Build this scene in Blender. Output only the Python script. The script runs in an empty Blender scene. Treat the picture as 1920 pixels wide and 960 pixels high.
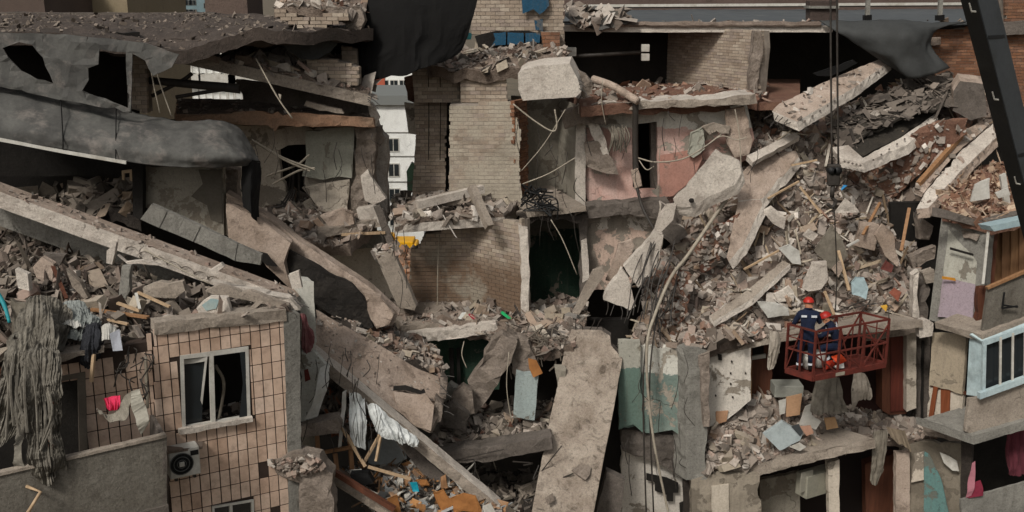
import bpy, bmesh, math, random
import numpy as np
from mathutils import Vector, Matrix, noise, Euler
from mathutils.geometry import delaunay_2d_cdt
random.seed(7); RNG = np.random.default_rng(7)
SC = bpy.context.scene
COL = SC.collection
# ------------------------------------------------------------------ camera, world, sun, exposure
FPX = 2000.0
TH = math.atan(500 / FPX)
CAM = Vector((0, 0, 28.0))
cam_data = bpy.data.cameras.new('camera')
cam = bpy.data.objects.new('camera', cam_data)
COL.objects.link(cam)
cam.location = CAM
cam.rotation_euler = (math.pi / 2 - TH, 0, 0)
cam_data.sensor_width = 36
cam_data.lens = 36 * FPX / 1920
cam_data.clip_start = 0.1
cam_data.clip_end = 6000
SC.camera = cam
SUN_EL, SUN_AZ = math.radians(44), math.radians(-150)      # azimuth from +Y, clockwise positive: behind the camera, left
world = bpy.data.worlds.new('World'); SC.world = world; world.use_nodes = True
wn = world.node_tree; bg = wn.nodes['Background']
sky = wn.nodes.new('ShaderNodeTexSky'); sky.sky_type = 'NISHITA'; sky.sun_disc = False
sky.sun_elevation = SUN_EL; sky.sun_rotation = SUN_AZ
sky.air_density = 1.6; sky.dust_density = 6.0; sky.ozone_density = 1.0
hs = wn.nodes.new('ShaderNodeHueSaturation'); hs.inputs['Saturation'].default_value = 0.22
wn.links.new(sky.outputs[0], hs.inputs['Color']); wn.links.new(hs.outputs[0], bg.inputs[0])
bg.inputs[1].default_value = 0.052
sl = bpy.data.lights.new('sun', 'SUN'); sl.energy = 1.5; sl.angle = math.radians(10); sl.color = (1.0, 0.955, 0.89)
so = bpy.data.objects.new('sun', sl); COL.objects.link(so)
sd = Vector((math.sin(SUN_AZ) * math.cos(SUN_EL), math.cos(SUN_AZ) * math.cos(SUN_EL), math.sin(SUN_EL)))
so.rotation_euler = sd.to_track_quat('Z', 'Y').to_euler(); so.location = (0, 0, 60)
SC.view_settings.view_transform = 'Standard'; SC.view_settings.look = 'None'
SC.view_settings.exposure = 0.66; SC.view_settings.gamma = 1.0
# ------------------------------------------------------------------ pixel -> point on a real plane
def ray(px, py):
    a = (px - 960) / FPX; k = (480 - py) / FPX
    return Vector((a, math.cos(TH) + k * math.sin(TH), -math.sin(TH) + k * math.cos(TH)))
AF = math.radians(29)
U = Vector((math.cos(AF), math.sin(AF), 0)); V = Vector((-math.sin(AF), math.cos(AF), 0)); ZV = Vector((0, 0, 1))
def hit(px, py, pt, n):
    r = ray(px, py); return CAM + r * ((pt - CAM).dot(n) / r.dot(n))
def P(px, py, d):
    if isinstance(d, tuple):
        if d[0] == 'Z': return hit(px, py, Vector((0, 0, d[1])), ZV)
        if d[0] == 'F': return hit(px, py, F0 + V * d[1], V)
        if d[0] == 'R': return hit(px, py, R0 + VR * d[1], VR)
        return hit(px, py, d[0], d[1])
    r = ray(px, py); return CAM + r * (d / r.y)
F0 = P(400, 730, 18.0)
AR = math.radians(36)
UR = Vector((math.cos(AR), math.sin(AR), 0)); VR = Vector((-math.sin(AR), math.cos(AR), 0))
R0 = P(1840, 640, 24.3)
L1, L2, L3, L4, L5 = 25.3, 22.55, 19.8, 17.05, 14.3
# ------------------------------------------------------------------ object bookkeeping
WL = {}
def tag(o, label=None, cat=None, group=None, kind=None):
    if label: o['label'] = label
    if cat: o['category'] = cat
    if group: o['group'] = group
    if kind: o['kind'] = kind
    return o
def thing(name, loc, label, cat, group=None):
    o = bpy.data.objects.new(name, None); COL.objects.link(o); o.location = loc
    o.empty_display_size = .2; WL[o] = Vector(loc)
    return tag(o, label, cat, group)
def build(name, vs, fs, mats, parent=None, mi=None, col=None, smooth=False):
    """link one mesh object whose origin sits at its own base"""
    vs = np.asarray([tuple(v) for v in vs], dtype=np.float64) if not isinstance(vs, np.ndarray) else vs
    o0 = Vector(((vs[:, 0].min() + vs[:, 0].max()) / 2, (vs[:, 1].min() + vs[:, 1].max()) / 2, vs[:, 2].min()))
    me = bpy.data.meshes.new(name)
    loc = vs - np.array(o0)
    if isinstance(fs, np.ndarray):
        nf = len(fs); k = fs.shape[1]
        me.vertices.add(len(loc)); me.vertices.foreach_set('co', loc.astype(np.float32).ravel())
        me.loops.add(nf * k); me.loops.foreach_set('vertex_index', fs.astype(np.int32).ravel())
        me.polygons.add(nf); me.polygons.foreach_set('loop_start', np.arange(0, nf * k, k, dtype=np.int32))
        me.polygons.foreach_set('loop_total', np.full(nf, k, dtype=np.int32))
        me.update(calc_edges=True)
    else:
        me.from_pydata([tuple(v) for v in loc], [], [tuple(f) for f in fs]); me.update()
    if not isinstance(mats, (list, tuple)): mats = [mats]
    for m in mats: me.materials.append(m)
    if mi is not None: me.polygons.foreach_set('material_index', np.asarray(mi, dtype=np.int32))
    if col is not None:
        at = me.color_attributes.new('col', 'FLOAT_COLOR', 'POINT')
        c4 = np.ones((len(loc), 4), dtype=np.float32); c4[:, :3] = col
        at.data.foreach_set('color', c4.ravel())
    me.polygons.foreach_set('use_smooth', np.full(len(me.polygons), bool(smooth)))
    me.validate()
    o = bpy.data.objects.new(name, me); COL.objects.link(o); WL[o] = o0.copy()
    if parent: o.parent = parent; o.location = o0 - WL[parent]
    else: o.location = o0
    return o
def place(name, me, loc, rot, parent=None, scale=(1, 1, 1)):
    o = bpy.data.objects.new(name, me); COL.objects.link(o); WL[o] = Vector(loc)
    o.rotation_euler = rot; o.scale = scale
    if parent: o.parent = parent; o.location = Vector(loc) - WL[parent]
    else: o.location = loc
    return o
# ------------------------------------------------------------------ materials
def lin(c):
    if isinstance(c, str):
        c = [int(c[i:i + 2], 16) / 255 for i in (0, 2, 4)]
        c = [x / 12.92 if x <= .04045 else ((x + .055) / 1.055) ** 2.4 for x in c]
    return (c[0], c[1], c[2], 1.0)
class NT:
    def __init__(s, name):
        s.m = bpy.data.materials.new(name); s.m.use_nodes = True; s.t = s.m.node_tree
        s.b = s.t.nodes['Principled BSDF']; s.pos = s.n('ShaderNodeNewGeometry').outputs['Position']
    def n(s, typ, **kw):
        nd = s.t.nodes.new(typ)
        for k, v in kw.items(): setattr(nd, k, v)
        return nd
    def l(s, a, b): s.t.links.new(a, b)
    def noise(s, sc, det=6, rough=.6, vec=None, dist=0):
        nd = s.n('ShaderNodeTexNoise'); nd.inputs['Scale'].default_value = sc; nd.inputs['Detail'].default_value = det
        nd.inputs['Roughness'].default_value = rough; nd.inputs['Distortion'].default_value = dist
        s.l(vec or s.pos, nd.inputs['Vector']); return nd.outputs['Fac']
    def ramp(s, fac, stops):
        r = s.n('ShaderNodeValToRGB'); e = r.color_ramp.elements
        while len(e) < len(stops): e.new(.5)
        for k, (p, c) in enumerate(stops): e[k].position = p; e[k].color = lin(c) if not isinstance(c, float) else (c, c, c, 1)
        s.l(fac, r.inputs[0]); return r.outputs[0]
    def mix(s, fac, a, b, mode='MIX'):
        m = s.n('ShaderNodeMix', data_type='RGBA', blend_type=mode)
        for v, i in ((fac, 0), (a, 6), (b, 7)):
            if hasattr(v, 'is_linked') or hasattr(v, 'links'): s.l(v, m.inputs[i])
            elif i == 0: m.inputs[0].default_value = v
            else: m.inputs[i].default_value = lin(v) if not isinstance(v, float) else (v, v, v, 1)
        return m.outputs[2]
    def math(s, op, a, b=0.0):
        m = s.n('ShaderNodeMath', operation=op)
        for v, i in ((a, 0), (b, 1)):
            if hasattr(v, 'is_linked'): s.l(v, m.inputs[i])
            else: m.inputs[i].default_value = v
        return m.outputs[0]
    def crack(s, sc, w=.009, lo=.6):
        nz = s.n('ShaderNodeTexNoise'); nz.inputs['Scale'].default_value = 2.5; nz.inputs['Detail'].default_value = 6; s.l(s.pos, nz.inputs['Vector'])
        m = s.n('ShaderNodeVectorMath', operation='MULTIPLY_ADD'); s.l(nz.outputs['Color'], m.inputs[0]); m.inputs[1].default_value = (.5, .5, .5); s.l(s.pos, m.inputs[2])
        v = s.n('ShaderNodeTexVoronoi', feature='DISTANCE_TO_EDGE'); v.inputs['Scale'].default_value = sc; s.l(m.outputs[0], v.inputs['Vector'])
        line = s.ramp(v.outputs['Distance'], [(0.0, 1.0), (w, 0.0)])
        return s.math('MULTIPLY', line, s.ramp(s.noise(.7, 4, .6), [(lo, 0.0), (lo + .08, 1.0)]))
    def scaled(s, v):
        m = s.n('ShaderNodeVectorMath', operation='MULTIPLY'); s.l(s.pos, m.inputs[0]); m.inputs[1].default_value = v
        return m.outputs[0]
    def sep(s, k):
        x = s.n('ShaderNodeSeparateXYZ'); s.l(s.pos, x.inputs[0]); return x.outputs[k]
    def fin(s, col, rough=.9, bump=None, bs=.4, bd=.02, metal=0.0):
        if isinstance(col, (str, tuple)): s.b.inputs['Base Color'].default_value = lin(col)
        else: s.l(col, s.b.inputs['Base Color'])
        s.b.inputs['Roughness'].default_value = rough; s.b.inputs['Metallic'].default_value = metal
        s.b.inputs['Specular IOR Level'].default_value = .3
        if bump is not None:
            b = s.n('ShaderNodeBump'); b.inputs['Strength'].default_value = bs; b.inputs['Distance'].default_value = bd
            s.l(bump, b.inputs['Height']); s.l(b.outputs[0], s.b.inputs['Normal'])
        return s.m
def m_conc(name, c1, c2, c3, sc=.9, bs=.6, dirt=.5, streak=0.0):
    """weathered cast material: two tones in big clouds, pits, dirt stains c3"""
    t = NT(name)
    a = t.noise(sc, 8, .65); big = t.ramp(a, [(.36, c1), (.64, c2)])
    st = t.noise(sc * 2.3, 10, .72, dist=.6)
    msk = t.ramp(st, [(.52, 0.0), (.66, float(dirt))])
    col = t.mix(msk, big, c3)
    if streak:
        sv = t.noise(1.0, 6, .7, vec=t.scaled((7, 7, .35)))
        col = t.mix(t.ramp(sv, [(.5, 0.0), (.72, float(streak))]), col, c3)
    f = t.noise(22, 6, .7); fine = t.ramp(f, [(.28, .55), (.5, 1.0), (.8, 1.25)])
    col = t.mix(.8, col, fine, 'MULTIPLY')
    gr = t.ramp(t.noise(75, 3, .6), [(.35, .72), (.5, 1.0), (.68, 1.2)]); col = t.mix(.7, col, gr, 'MULTIPLY')
    vor = t.n('ShaderNodeTexVoronoi'); vor.inputs['Scale'].default_value = 9; t.l(t.pos, vor.inputs['Vector'])
    pit = t.ramp(vor.outputs['Distance'], [(.03, 0.0), (.2, 1.0)])
    pm = t.math('MULTIPLY', t.math('SUBTRACT', 1.0, pit), t.ramp(t.noise(2.1, 4, .6), [(.5, 0.0), (.62, 1.0)]))
    col = t.mix(t.math('MULTIPLY', pm, .75), col, t.mix(.5, c3, '2a2520'))
    cr = t.crack(1.0)
    col = t.mix(t.math('MULTIPLY', cr, .85), col, '2b2621')
    h = t.math('ADD', t.math('MULTIPLY', t.noise(5, 10, .75), 1.6), t.math('MULTIPLY', pit, .18))
    h = t.math('SUBTRACT', h, cr)
    return t.fin(col, .93, h, bs, .05)
def m_paint(name, top, low=None, zs=None, bare='8f8678', peel=.5, sc=1.1, soft=.12, low2=None):
    """paint on plaster with worn patches; optional second paint below height zs"""
    t = NT(name)
    v = t.noise(.8, 5, .6)
    c = t.mix(t.ramp(v, [(.35, 0.0), (.7, .45)]), top, bare)
    if low:
        z = t.math('ADD', t.sep(2), t.math('MULTIPLY', t.math('SUBTRACT', t.noise(1.6, 6, .7), .5), soft * 4))
        f = t.math('GREATER_THAN', z, zs)
        cl = t.mix(t.ramp(t.noise(1.4, 6, .65), [(.4, 0.0), (.7, 1.0)]), low, low2 or low)
        c = t.mix(f, cl, c)
    p = t.noise(sc, 12, .68, dist=.4)
    pm = t.ramp(p, [(.60 - peel * .16, 0.0), (.615 - peel * .16, 1.0)])
    pc = t.mix(t.noise(3, 8, .7), bare, '6f675b')
    c = t.mix(pm, c, pc)
    fine = t.ramp(t.noise(18, 6, .75), [(.3, .7), (.55, 1.0), (.8, 1.12)])
    c = t.mix(.8, c, fine, 'MULTIPLY')
    sv = t.noise(1.0, 6, .7, vec=t.scaled((5, 5, .3)))
    c = t.mix(t.ramp(sv, [(.52, 0.0), (.75, .4)]), c, '5d554a')
    cr = t.crack(.8, .008, .57)
    c = t.mix(t.math('MULTIPLY', cr, .8), c, '3a342d')
    sp = t.ramp(t.noise(34, 3, .6), [(.62, 0.0), (.68, .55)]); c = t.mix(sp, c, '5a5248')
    h = t.math('SUBTRACT', t.noise(7, 8, .7), t.math('MULTIPLY', pm, .45))
    return t.fin(c, .85, t.math('SUBTRACT', h, cr), .55, .03)
def m_rnd(name, cols, rough=.92, fs=14, bs=.5, attr=False, stain=None):
    """one tone per piece: by object for separate pieces, by the 'col' attribute for joined ones"""
    t = NT(name)
    if attr:
        a = t.n('ShaderNodeVertexColor', layer_name='col'); c = a.outputs['Color']
    else:
        oi = t.n('ShaderNodeObjectInfo')
        c = t.ramp(oi.outputs['Random'], [((k + .5) / len(cols), x) for k, x in enumerate(cols)])
    c = t.mix(.75, c, t.ramp(t.noise(fs, 6, .7), [(.25, .5), (.5, 1.0), (.8, 1.25)]), 'MULTIPLY')
    c = t.mix(t.ramp(t.noise(1.3, 8, .7), [(.5, 0.0), (.72, .5)]), c, stain or '4b4138')
    if stain is None:      # settled dust on the upward faces
        g = t.n('ShaderNodeNewGeometry'); x = t.n('ShaderNodeSeparateXYZ'); t.l(g.outputs['Normal'], x.inputs[0])
        up = t.ramp(x.outputs[2], [(.2, 0.0), (.8, .55)])
        c = t.mix(t.math('MULTIPLY', up, t.ramp(t.noise(.9, 6, .65), [(.35, .25), (.6, 1.0)])), c, '93877b')
    return t.fin(c, rough, t.noise(16, 8, .75), bs, .03)
def m_brick(name, tan, low=None, zs=None, white=None, amt=.5):
    """brick faces: per-piece tone x large wear; optional worn whitewash and soot-brown lower zone"""
    t = NT(name)
    oi = t.n('ShaderNodeObjectInfo'); a = t.n('ShaderNodeVertexColor', layer_name='col')
    ax = t.n('ShaderNodeSeparateColor'); t.l(a.outputs['Color'], ax.inputs[0])
    r = t.math('FRACT', t.math('ADD', oi.outputs['Random'], ax.outputs[0]))
    c = t.ramp(r, [((k + .5) / len(tan), x) for k, x in enumerate(tan)])
    if low:
        z = t.math('ADD', t.sep(2), t.math('MULTIPLY', t.math('SUBTRACT', t.noise(1.3, 6, .7), .5), 1.3))
        c = t.mix(t.ramp(t.math('SUBTRACT', z, zs - .3), [(.0, .9), (.6, 0.0)]), c, low)
    if white:
        c = t.mix(t.ramp(t.noise(.9, 8, .65), [(.62 - amt * .3, 0.0), (.72 - amt * .3, .85)]), c, white)
    c = t.mix(.8, c, t.ramp(t.noise(20, 6, .7), [(.25, .6), (.5, 1.0), (.8, 1.2)]), 'MULTIPLY')
    c = t.mix(t.ramp(t.noise(1.1, 8, .72), [(.5, 0.0), (.75, .55)]), c, '4f463b')
    return t.fin(c, .93, t.noise(24, 6, .7), .4, .02)
def m_flat(name, c1, c2=None, rough=.7, sc=2.5, bs=.25, metal=0.0, stain=None):
    t = NT(name)
    c = t.mix(t.ramp(t.noise(sc, 8, .65), [(.35, 0.0), (.68, 1.0)]), c1, c2 or c1)
    c = t.mix(.6, c, t.ramp(t.noise(18, 6, .7), [(.25, .65), (.55, 1.0), (.8, 1.15)]), 'MULTIPLY')
    if stain: c = t.mix(t.ramp(t.noise(1.7, 9, .72), [(.52, 0.0), (.68, .75)]), c, stain)
    return t.fin(c, rough, t.noise(11, 7, .7), bs, .02, metal)
def m_wood(name, c1, c2, rough=.7):
    t = NT(name)
    w = t.noise(1.0, 6, .6, vec=t.scaled((16, 16, 1.2)))
    return t.fin(t.mix(t.ramp(w, [(.35, 0.0), (.65, 1.0)]), c1, c2), rough, w, .2, .01)

CONC = m_conc('concrete_weathered', '9b9083', '82776b', '544a40')
CONC_L = m_conc('concrete_pale', 'c6bdb1', 'aca297', '6b5f53', dirt=.4)
CONC_D = m_conc('concrete_dark', '69615a', '554e47', '35302b')
CONC_T = m_conc('concrete_tan', 'af9e90', '907f70', '54463b', dirt=.6)
CONC_G = m_conc('concrete_grey', '85827a', '726f68', '4d4943', streak=.35)
CONC_P = m_conc('balcony_concrete', '6f6a61', '605a51', '433c34', streak=.55)
TARRED = m_conc('tarred_face', '2c2824', '1f1c19', '3d3832', sc=2.5, bs=.9)
SLOPE = m_conc('rubble_bed_dust', '6f635a', '564b43', '3a312b', sc=1.4, bs=1.0)
SOFT = m_conc('broken_concrete', '8d8176', '73685d', '483f37', sc=2.2, bs=.9)
DIRT = m_conc('rubble_dust', '85776b', '695b50', '4a3e36', sc=1.6, bs=1.0)
DIRT_R = m_conc('red_brown_dust', '7d5f4e', '6a4a3d', '503a31', sc=1.2, bs=1.0)
DIRT_D = m_conc('dark_dust', '413a34', '342e29', '221d1a', sc=1.8, bs=1.0)
ORANGE = m_conc('orange_clay_dust', '8e6c54', '74604f', '53463b', sc=.8, bs=.7)
SHADE_D = m_conc('room_shade_plaster', '221f1b', '1a1714', '110f0d', sc=1.2, bs=.4)  # near-black colour paints the rooms' shade; dark posts and holes share it
ROOFD = m_conc('dusty_roof', '514740', '413933', '2f2925', sc=1.3, bs=.8)
MORTAR = m_flat('mortar', '857b70', '6b6258', .95)
MORTAR_W = m_flat('limewashed_mortar', '9c9388', '877d72', .95)
MORTAR_T = m_flat('dark_tile_bed', '3b2f28', '2c231d', .95)
BITU = m_flat('bitumen_membrane', '575652', '3c3b39', .85, 1.6, .5, stain='77706a')
BITU_D = m_flat('black_membrane', '100f0e', '0c0b0a', 1.0, .8, .3)
BITU_M = m_flat('slate_membrane', '3d3e3d', '323332', .75, 1.0, .4)
PLAST = m_paint('grey_plaster', '8f897c', bare='756c60', peel=.35)
PLAST_G = m_paint('green_grey_plaster', '9c9c8f', bare='8a8578', peel=.05)
CREAM = m_paint('cream_plaster', 'bdb2a2', bare='8d8376', peel=.25)
PINK = m_paint('white_and_pink_paint', 'd0ccc1', 'c2a59a', L2 + 2.0, 'b3aa9d', .2, low2='b88d7f', soft=.12)
PINKW = m_paint('peeling_pink_paint', 'cbc2b5', 'bda595', 21.9, '9d9285', .7, sc=1.8)
GREENW = m_paint('white_over_green_paint', 'c4c2b8', '62726a', L4 + 2.0, 'b0a798', .2, low2='7d8a81', soft=.16)
GREEND = m_paint('grey_over_dark_green_paint', '6f6c61', '22382b', L3 + 1.75, '5b564c', .15, low2='1d3025', soft=.03)
GREEN2 = m_paint('dark_green_paint', '22392c', bare='2b3a30', peel=0)
WHITEW = m_paint('dirty_white_plaster', 'ccc5ba', bare='9a9082', peel=.12)
SILIC = ['94867a', 'a39584', '897a6b', '9a8b7b', 'a89b8b']
BR_TAN = m_brick('silicate_brick', SILIC)
BR_WHITE = m_brick('whitewashed_brick', SILIC, white='a39a8a', amt=.75)
BR_LOW = m_brick('pale_over_brown_brick', SILIC, low='64503f', zs=L3 + 1.55, white='8b8375', amt=.35)
BR_RED = m_brick('red_brick', ['6e4c39', '7d573f', '634433', '8c664e', '735443'])
TILE = m_rnd('peach_tile', ['c6ae9b', 'bfa591', 'ccb5a3', 'b99e8a', 'c8b09d', 'b29783'], .55, 6, .12, stain='7d6450')
CHUNK = m_rnd('concrete_chunk', ['9a8f7e', '857a6a', 'a89d8b', '756a5b', 'b3a999', '8f7b68', '9a8370'])
RUBB = m_rnd('rubble_mix', None, attr=True)
WHITEP = m_flat('white_plastic', 'bdbab2', 'aba79d', .5, 3, .1, stain='8a8377')
WHITEC = m_flat('white_cloth', 'b9b7b0', 'a3a097', .95, 3, .3)
GREYC = m_flat('dusty_grey_cloth', '777064', '5d564c', .98, 4, .5, stain='8b8477')
DARKC = m_flat('dark_cloth', '2f3034', '25262a', .98, 4, .4)
WOOD = m_wood('raw_wood', '94704f', '7c5a3d')
WOODD = m_wood('brown_wood', '5a3524', '47291c')
WOODP = m_wood('pale_wood', 'b39a7c', '9c8468')
RUST = m_flat('rust_red_paint', '652a20', '4c2119', .8, 6, .4, stain='321d17')
IRON = m_flat('dark_iron', '3a3530', '2c2824', .6, 6, .3)
CABLE = m_flat('pale_cable', '9d9484', '857c6e', .6, 6, .2)
BLACK = m_flat('black_rubber', '161616', '101010', .6)
NAVY = m_flat('navy_workwear', '162038', '10182b', .9, 6, .4)
REFL = m_flat('reflective_tape', 'c9ccd0', 'b5b8bc', .4)
HELM = m_flat('red_helmet', 'b02a20', '94221a', .45, 3, .05)
SKIN = m_flat('skin', 'a87558', '986850', .6)
BOOM = m_flat('crane_paint_shaded', '1f2022', '181919', .5, 1.5, .15, stain='2a2a29')  # darker copy of the boom paint, its shaded side put into the colour
BOOM_LIT = m_flat('crane_paint_lit', '474a4c', '3d4042', .55, 1.2, .15, stain='34342f')  # lighter copy of the same paint for the lit side
def glass_mat():
    t = NT('dark_window_glass'); t.b.inputs['Transmission Weight'].default_value = .0
    return t.fin('24282a', .06)
GLASS = glass_mat()
def plain(name, c, rough=.8): return m_flat(name, c, c, rough, 3, .15)
# ------------------------------------------------------------------ geometry builders
def pts3(outline, d):
    return [p if isinstance(p, Vector) else P(p[0], p[1], p[2] if len(p) > 2 else d) for p in outline]
def newell(ps):
    n = Vector((0, 0, 0))
    for i, a in enumerate(ps):
        b = ps[(i + 1) % len(ps)]
        n += Vector(((a.y - b.y) * (a.z + b.z), (a.z - b.z) * (a.x + b.x), (a.x - b.x) * (a.y + b.y)))
    return n.normalized()
def inside(p, poly):
    x, y = p; r = False; j = len(poly) - 1
    for i in range(len(poly)):
        xi, yi = poly[i]; xj, yj = poly[j]
        if (yi > y) != (yj > y) and x < (xj - xi) * (y - yi) / (yj - yi + 1e-12) + xi: r = not r
        j = i
    return r
def rough_loop(lp, seg, rough, rnd):
    out = []
    n = len(lp)
    cen = sum((Vector(q) for q in lp), Vector((0, 0))) / n
    for i in range(n):
        a, b = Vector(lp[i]), Vector(lp[(i + 1) % n]); L = (b - a).length
        if L < 1e-5: continue
        k = max(1, min(60, int(L / seg))); nrm = Vector((-(b - a).y, (b - a).x)) / L
        ph = rnd.random() * 100
        for j in range(k):
            f = j / k; amp = rough * (.35 if j == 0 else 1)
            chip = -rnd.uniform(.5, 2.2) if rnd.random() < .16 else 0
            out.append(a.lerp(b, f) + nrm * amp * (.55 * noise.noise((ph + f * L * 1.7, 0, 0)) + rnd.uniform(-.35, .35)) + (cen - a.lerp(b, f)).normalized() * -chip * amp)
    return out
def plate(name, outline, th, mat, d=None, holes=(), parent=None, g=.3, relief=.012, rough=.025, seg=.16, ext=None,
          side=None, keep=False):
    """a slab, wall or panel: flat outline with its own thickness, chipped edges and an uneven face"""
    rnd = random.Random(hash((name, round(outline[0][0], 1), round(outline[0][1], 1))) & 0xffff if not isinstance(outline[0], Vector) else 5)
    ps = pts3(outline, d); n = newell(ps); c = sum(ps, Vector()) / len(ps)
    if n.dot(CAM - c) < 0: n = -n
    def onp(p, q):
        if isinstance(q, Vector): return q - n * (q - c).dot(n)
        r = ray(q[0], q[1]); k = r.dot(n)
        if abs(k) < .06: return p - n * (p - c).dot(n)
        return CAM + r * ((c - CAM).dot(n) / k)
    ps = [onp(p, q) for p, q in zip(ps, outline)]
    e1 = (ps[1] - ps[0]); e1 = (e1 - n * e1.dot(n)).normalized(); e2 = n.cross(e1)
    to2 = lambda p: Vector(((p - c).dot(e1), (p - c).dot(e2)))
    o2 = rough_loop([to2(p) for p in ps], seg, rough, rnd)
    hl = [rough_loop([to2(hit(q[0], q[1], c, n)) if not isinstance(q, Vector) else to2(q) for q in h], seg, rough * .6, rnd) for h in holes]
    verts = list(o2); edges = [(i, (i + 1) % len(o2)) for i in range(len(o2))]
    for h in hl:
        s = len(verts); verts += h; edges += [(s + i, s + (i + 1) % len(h)) for i in range(len(h))]
    xs = [p.x for p in o2]; ys = [p.y for p in o2]
    w, hh = max(xs) - min(xs), max(ys) - min(ys)
    gg = max(g, math.sqrt(w * hh / 900))
    nb = len(verts)
    if relief > 0:
        y = min(ys) + gg * .5
        while y < max(ys):
            x = min(xs) + gg * .5
            while x < max(xs):
                q = (x + rnd.uniform(-.3, .3) * gg, y + rnd.uniform(-.3, .3) * gg)
                if inside(q, o2) and not any(inside(q, h) for h in hl): verts.append(Vector(q))
                x += gg
            y += gg
    r = delaunay_2d_cdt(verts, edges, [], 1, 1e-6)
    v2, tris = r[0], [f for f in r[2] if len(f) == 3]
    if hl: tris = [f for f in tris if not any(inside((v2[f[0]] + v2[f[1]] + v2[f[2]]) / 3, h) for h in hl)]
    N = len(v2)
    ext = ext if ext is not None else -n * th
    bset = set()
    ec = {}
    for f in tris:
        for i in range(3):
            a, b = f[i], f[(i + 1) % 3]; ec.setdefault((min(a, b), max(a, b)), []).append((a, b))
    bedge = [v[0] for v in ec.values() if len(v) == 1]
    for a, b in bedge: bset.add(a); bset.add(b)
    front = []
    for i, q in enumerate(v2):
        p = c + e1 * q.x + e2 * q.y
        if i not in bset and relief > 0:
            nz = noise.fractal(p * 1.3, 1, 2, 4) * 1.2 + noise.noise(p * 5) * .6
            p = p + n * relief * nz
        front.append(p)
    back = [c + e1 * q.x + e2 * q.y + ext for q in v2]
    vs = front + back
    fs = [tuple(f) for f in tris] + [(f[2] + N, f[1] + N, f[0] + N) for f in tris]
    mi = [0] * len(tris) + [1 if side else 0] * len(tris)
    mid = {}
    L = ext.length
    layers = 0 if L < .06 or rough == 0 else 2
    for a in bset:
        ids = [a]
        for k in range(layers):
            f = (k + 1) / (layers + 1)
            p = front[a].lerp(back[a], f)
            p = p + (e1 * noise.noise(p * 6) + e2 * noise.noise(p * 6 + Vector((9, 3, 1)))) * min(rough * .9, .08) + Vector((rnd.uniform(-1, 1), rnd.uniform(-1, 1), rnd.uniform(-1, 1))) * min(rough, L * .12) * .4
            ids.append(len(vs)); vs.append(p)
        ids.append(a + N); mid[a] = ids
    for a, b in bedge:
        A, B = mid[a], mid[b]
        for k in range(len(A) - 1):
            fs.append((B[k], A[k], A[k + 1], B[k + 1])); mi.append(1 if side else 0)
    o = build(name, vs, fs, [mat, side] if side else [mat], parent, mi)
    if keep: return o, (np.array([tuple(p) for p in front]), np.array(tris), n)
    return o
def box(name, c, ax, ay, az, mat, parent=None, bev=0.0):
    """oriented box from its centre and three half-axes"""
    vs = [c + ax * i + ay * j + az * k for i in (-1, 1) for j in (-1, 1) for k in (-1, 1)]
    fs = [(0, 1, 3, 2), (4, 6, 7, 5), (0, 4, 5, 1), (2, 3, 7, 6), (0, 2, 6, 4), (1, 5, 7, 3)]
    o = build(name, vs, fs, mat, parent)
    bm = bmesh.new(); bm.from_mesh(o.data)
    if bev: bmesh.ops.bevel(bm, geom=bm.edges[:], offset=bev, segments=1, affect='EDGES')
    bmesh.ops.recalc_face_normals(bm, faces=bm.faces[:]); bm.to_mesh(o.data); bm.free()
    return o
def bar(name, a, b, w, h, mat, parent=None, up=ZV, bev=0.0):
    """square bar from a to b"""
    d = b - a; L = d.length; d.normalize(); s = d.cross(up)
    if s.length < 1e-3: s = d.cross(Vector((1, 0, 0)))
    s.normalize(); t = s.cross(d)
    return box(name, (a + b) / 2, d * L / 2, s * w / 2, t * h / 2, mat, parent, bev)
def catmull(pts, k):
    pts = [Vector(p) for p in pts]
    if len(pts) < 3 or k < 2: return pts
    e = [pts[0] * 2 - pts[1]] + pts + [pts[-1] * 2 - pts[-2]]
    out = []
    for i in range(1, len(e) - 2):
        p0, p1, p2, p3 = e[i - 1:i + 3]
        for j in range(k):
            t = j / k
            out.append(.5 * ((2 * p1) + (p2 - p0) * t + (2 * p0 - 5 * p1 + 4 * p2 - p3) * t * t + (3 * p1 - p0 - 3 * p2 + p3) * t ** 3))
    out.append(pts[-1]); return out
def tube_arrays(pts, r, sides=6, wob=0, r2=None):
    vs, fs = [], []
    n = len(pts); prev = None
    for i, p in enumerate(pts):
        d = (pts[min(i + 1, n - 1)] - pts[max(i - 1, 0)])
        d = d.normalized() if d.length > 1e-9 else ZV
        s = prev if prev is not None else (d.cross(ZV) if abs(d.z) < .9 else d.cross(Vector((1, 0, 0))))
        s = (s - d * s.dot(d)).normalized(); prev = s; t = d.cross(s)
        rr = r + ((r2 - r) * i / max(1, n - 1) if r2 is not None else 0)
        for k in range(sides):
            a = 2 * math.pi * k / sides
            vs.append(p + (s * math.cos(a) + t * math.sin(a)) * rr)
    for i in range(n - 1):
        for k in range(sides):
            k2 = (k + 1) % sides
            fs.append((i * sides + k, i * sides + k2, (i + 1) * sides + k2, (i + 1) * sides + k))
    fs.append(tuple(range(sides))[::-1]); fs.append(tuple((n - 1) * sides + k for k in range(sides)))
    return vs, fs
def tube(name, ctrl, r, mat, d=None, parent=None, k=6, sides=6, r2=None):
    pts = catmull(pts3(ctrl, d), k)
    vs, fs = tube_arrays(pts, r, sides, r2=r2)
    return build(name, vs, fs, mat, parent, smooth=sides > 5)
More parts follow.
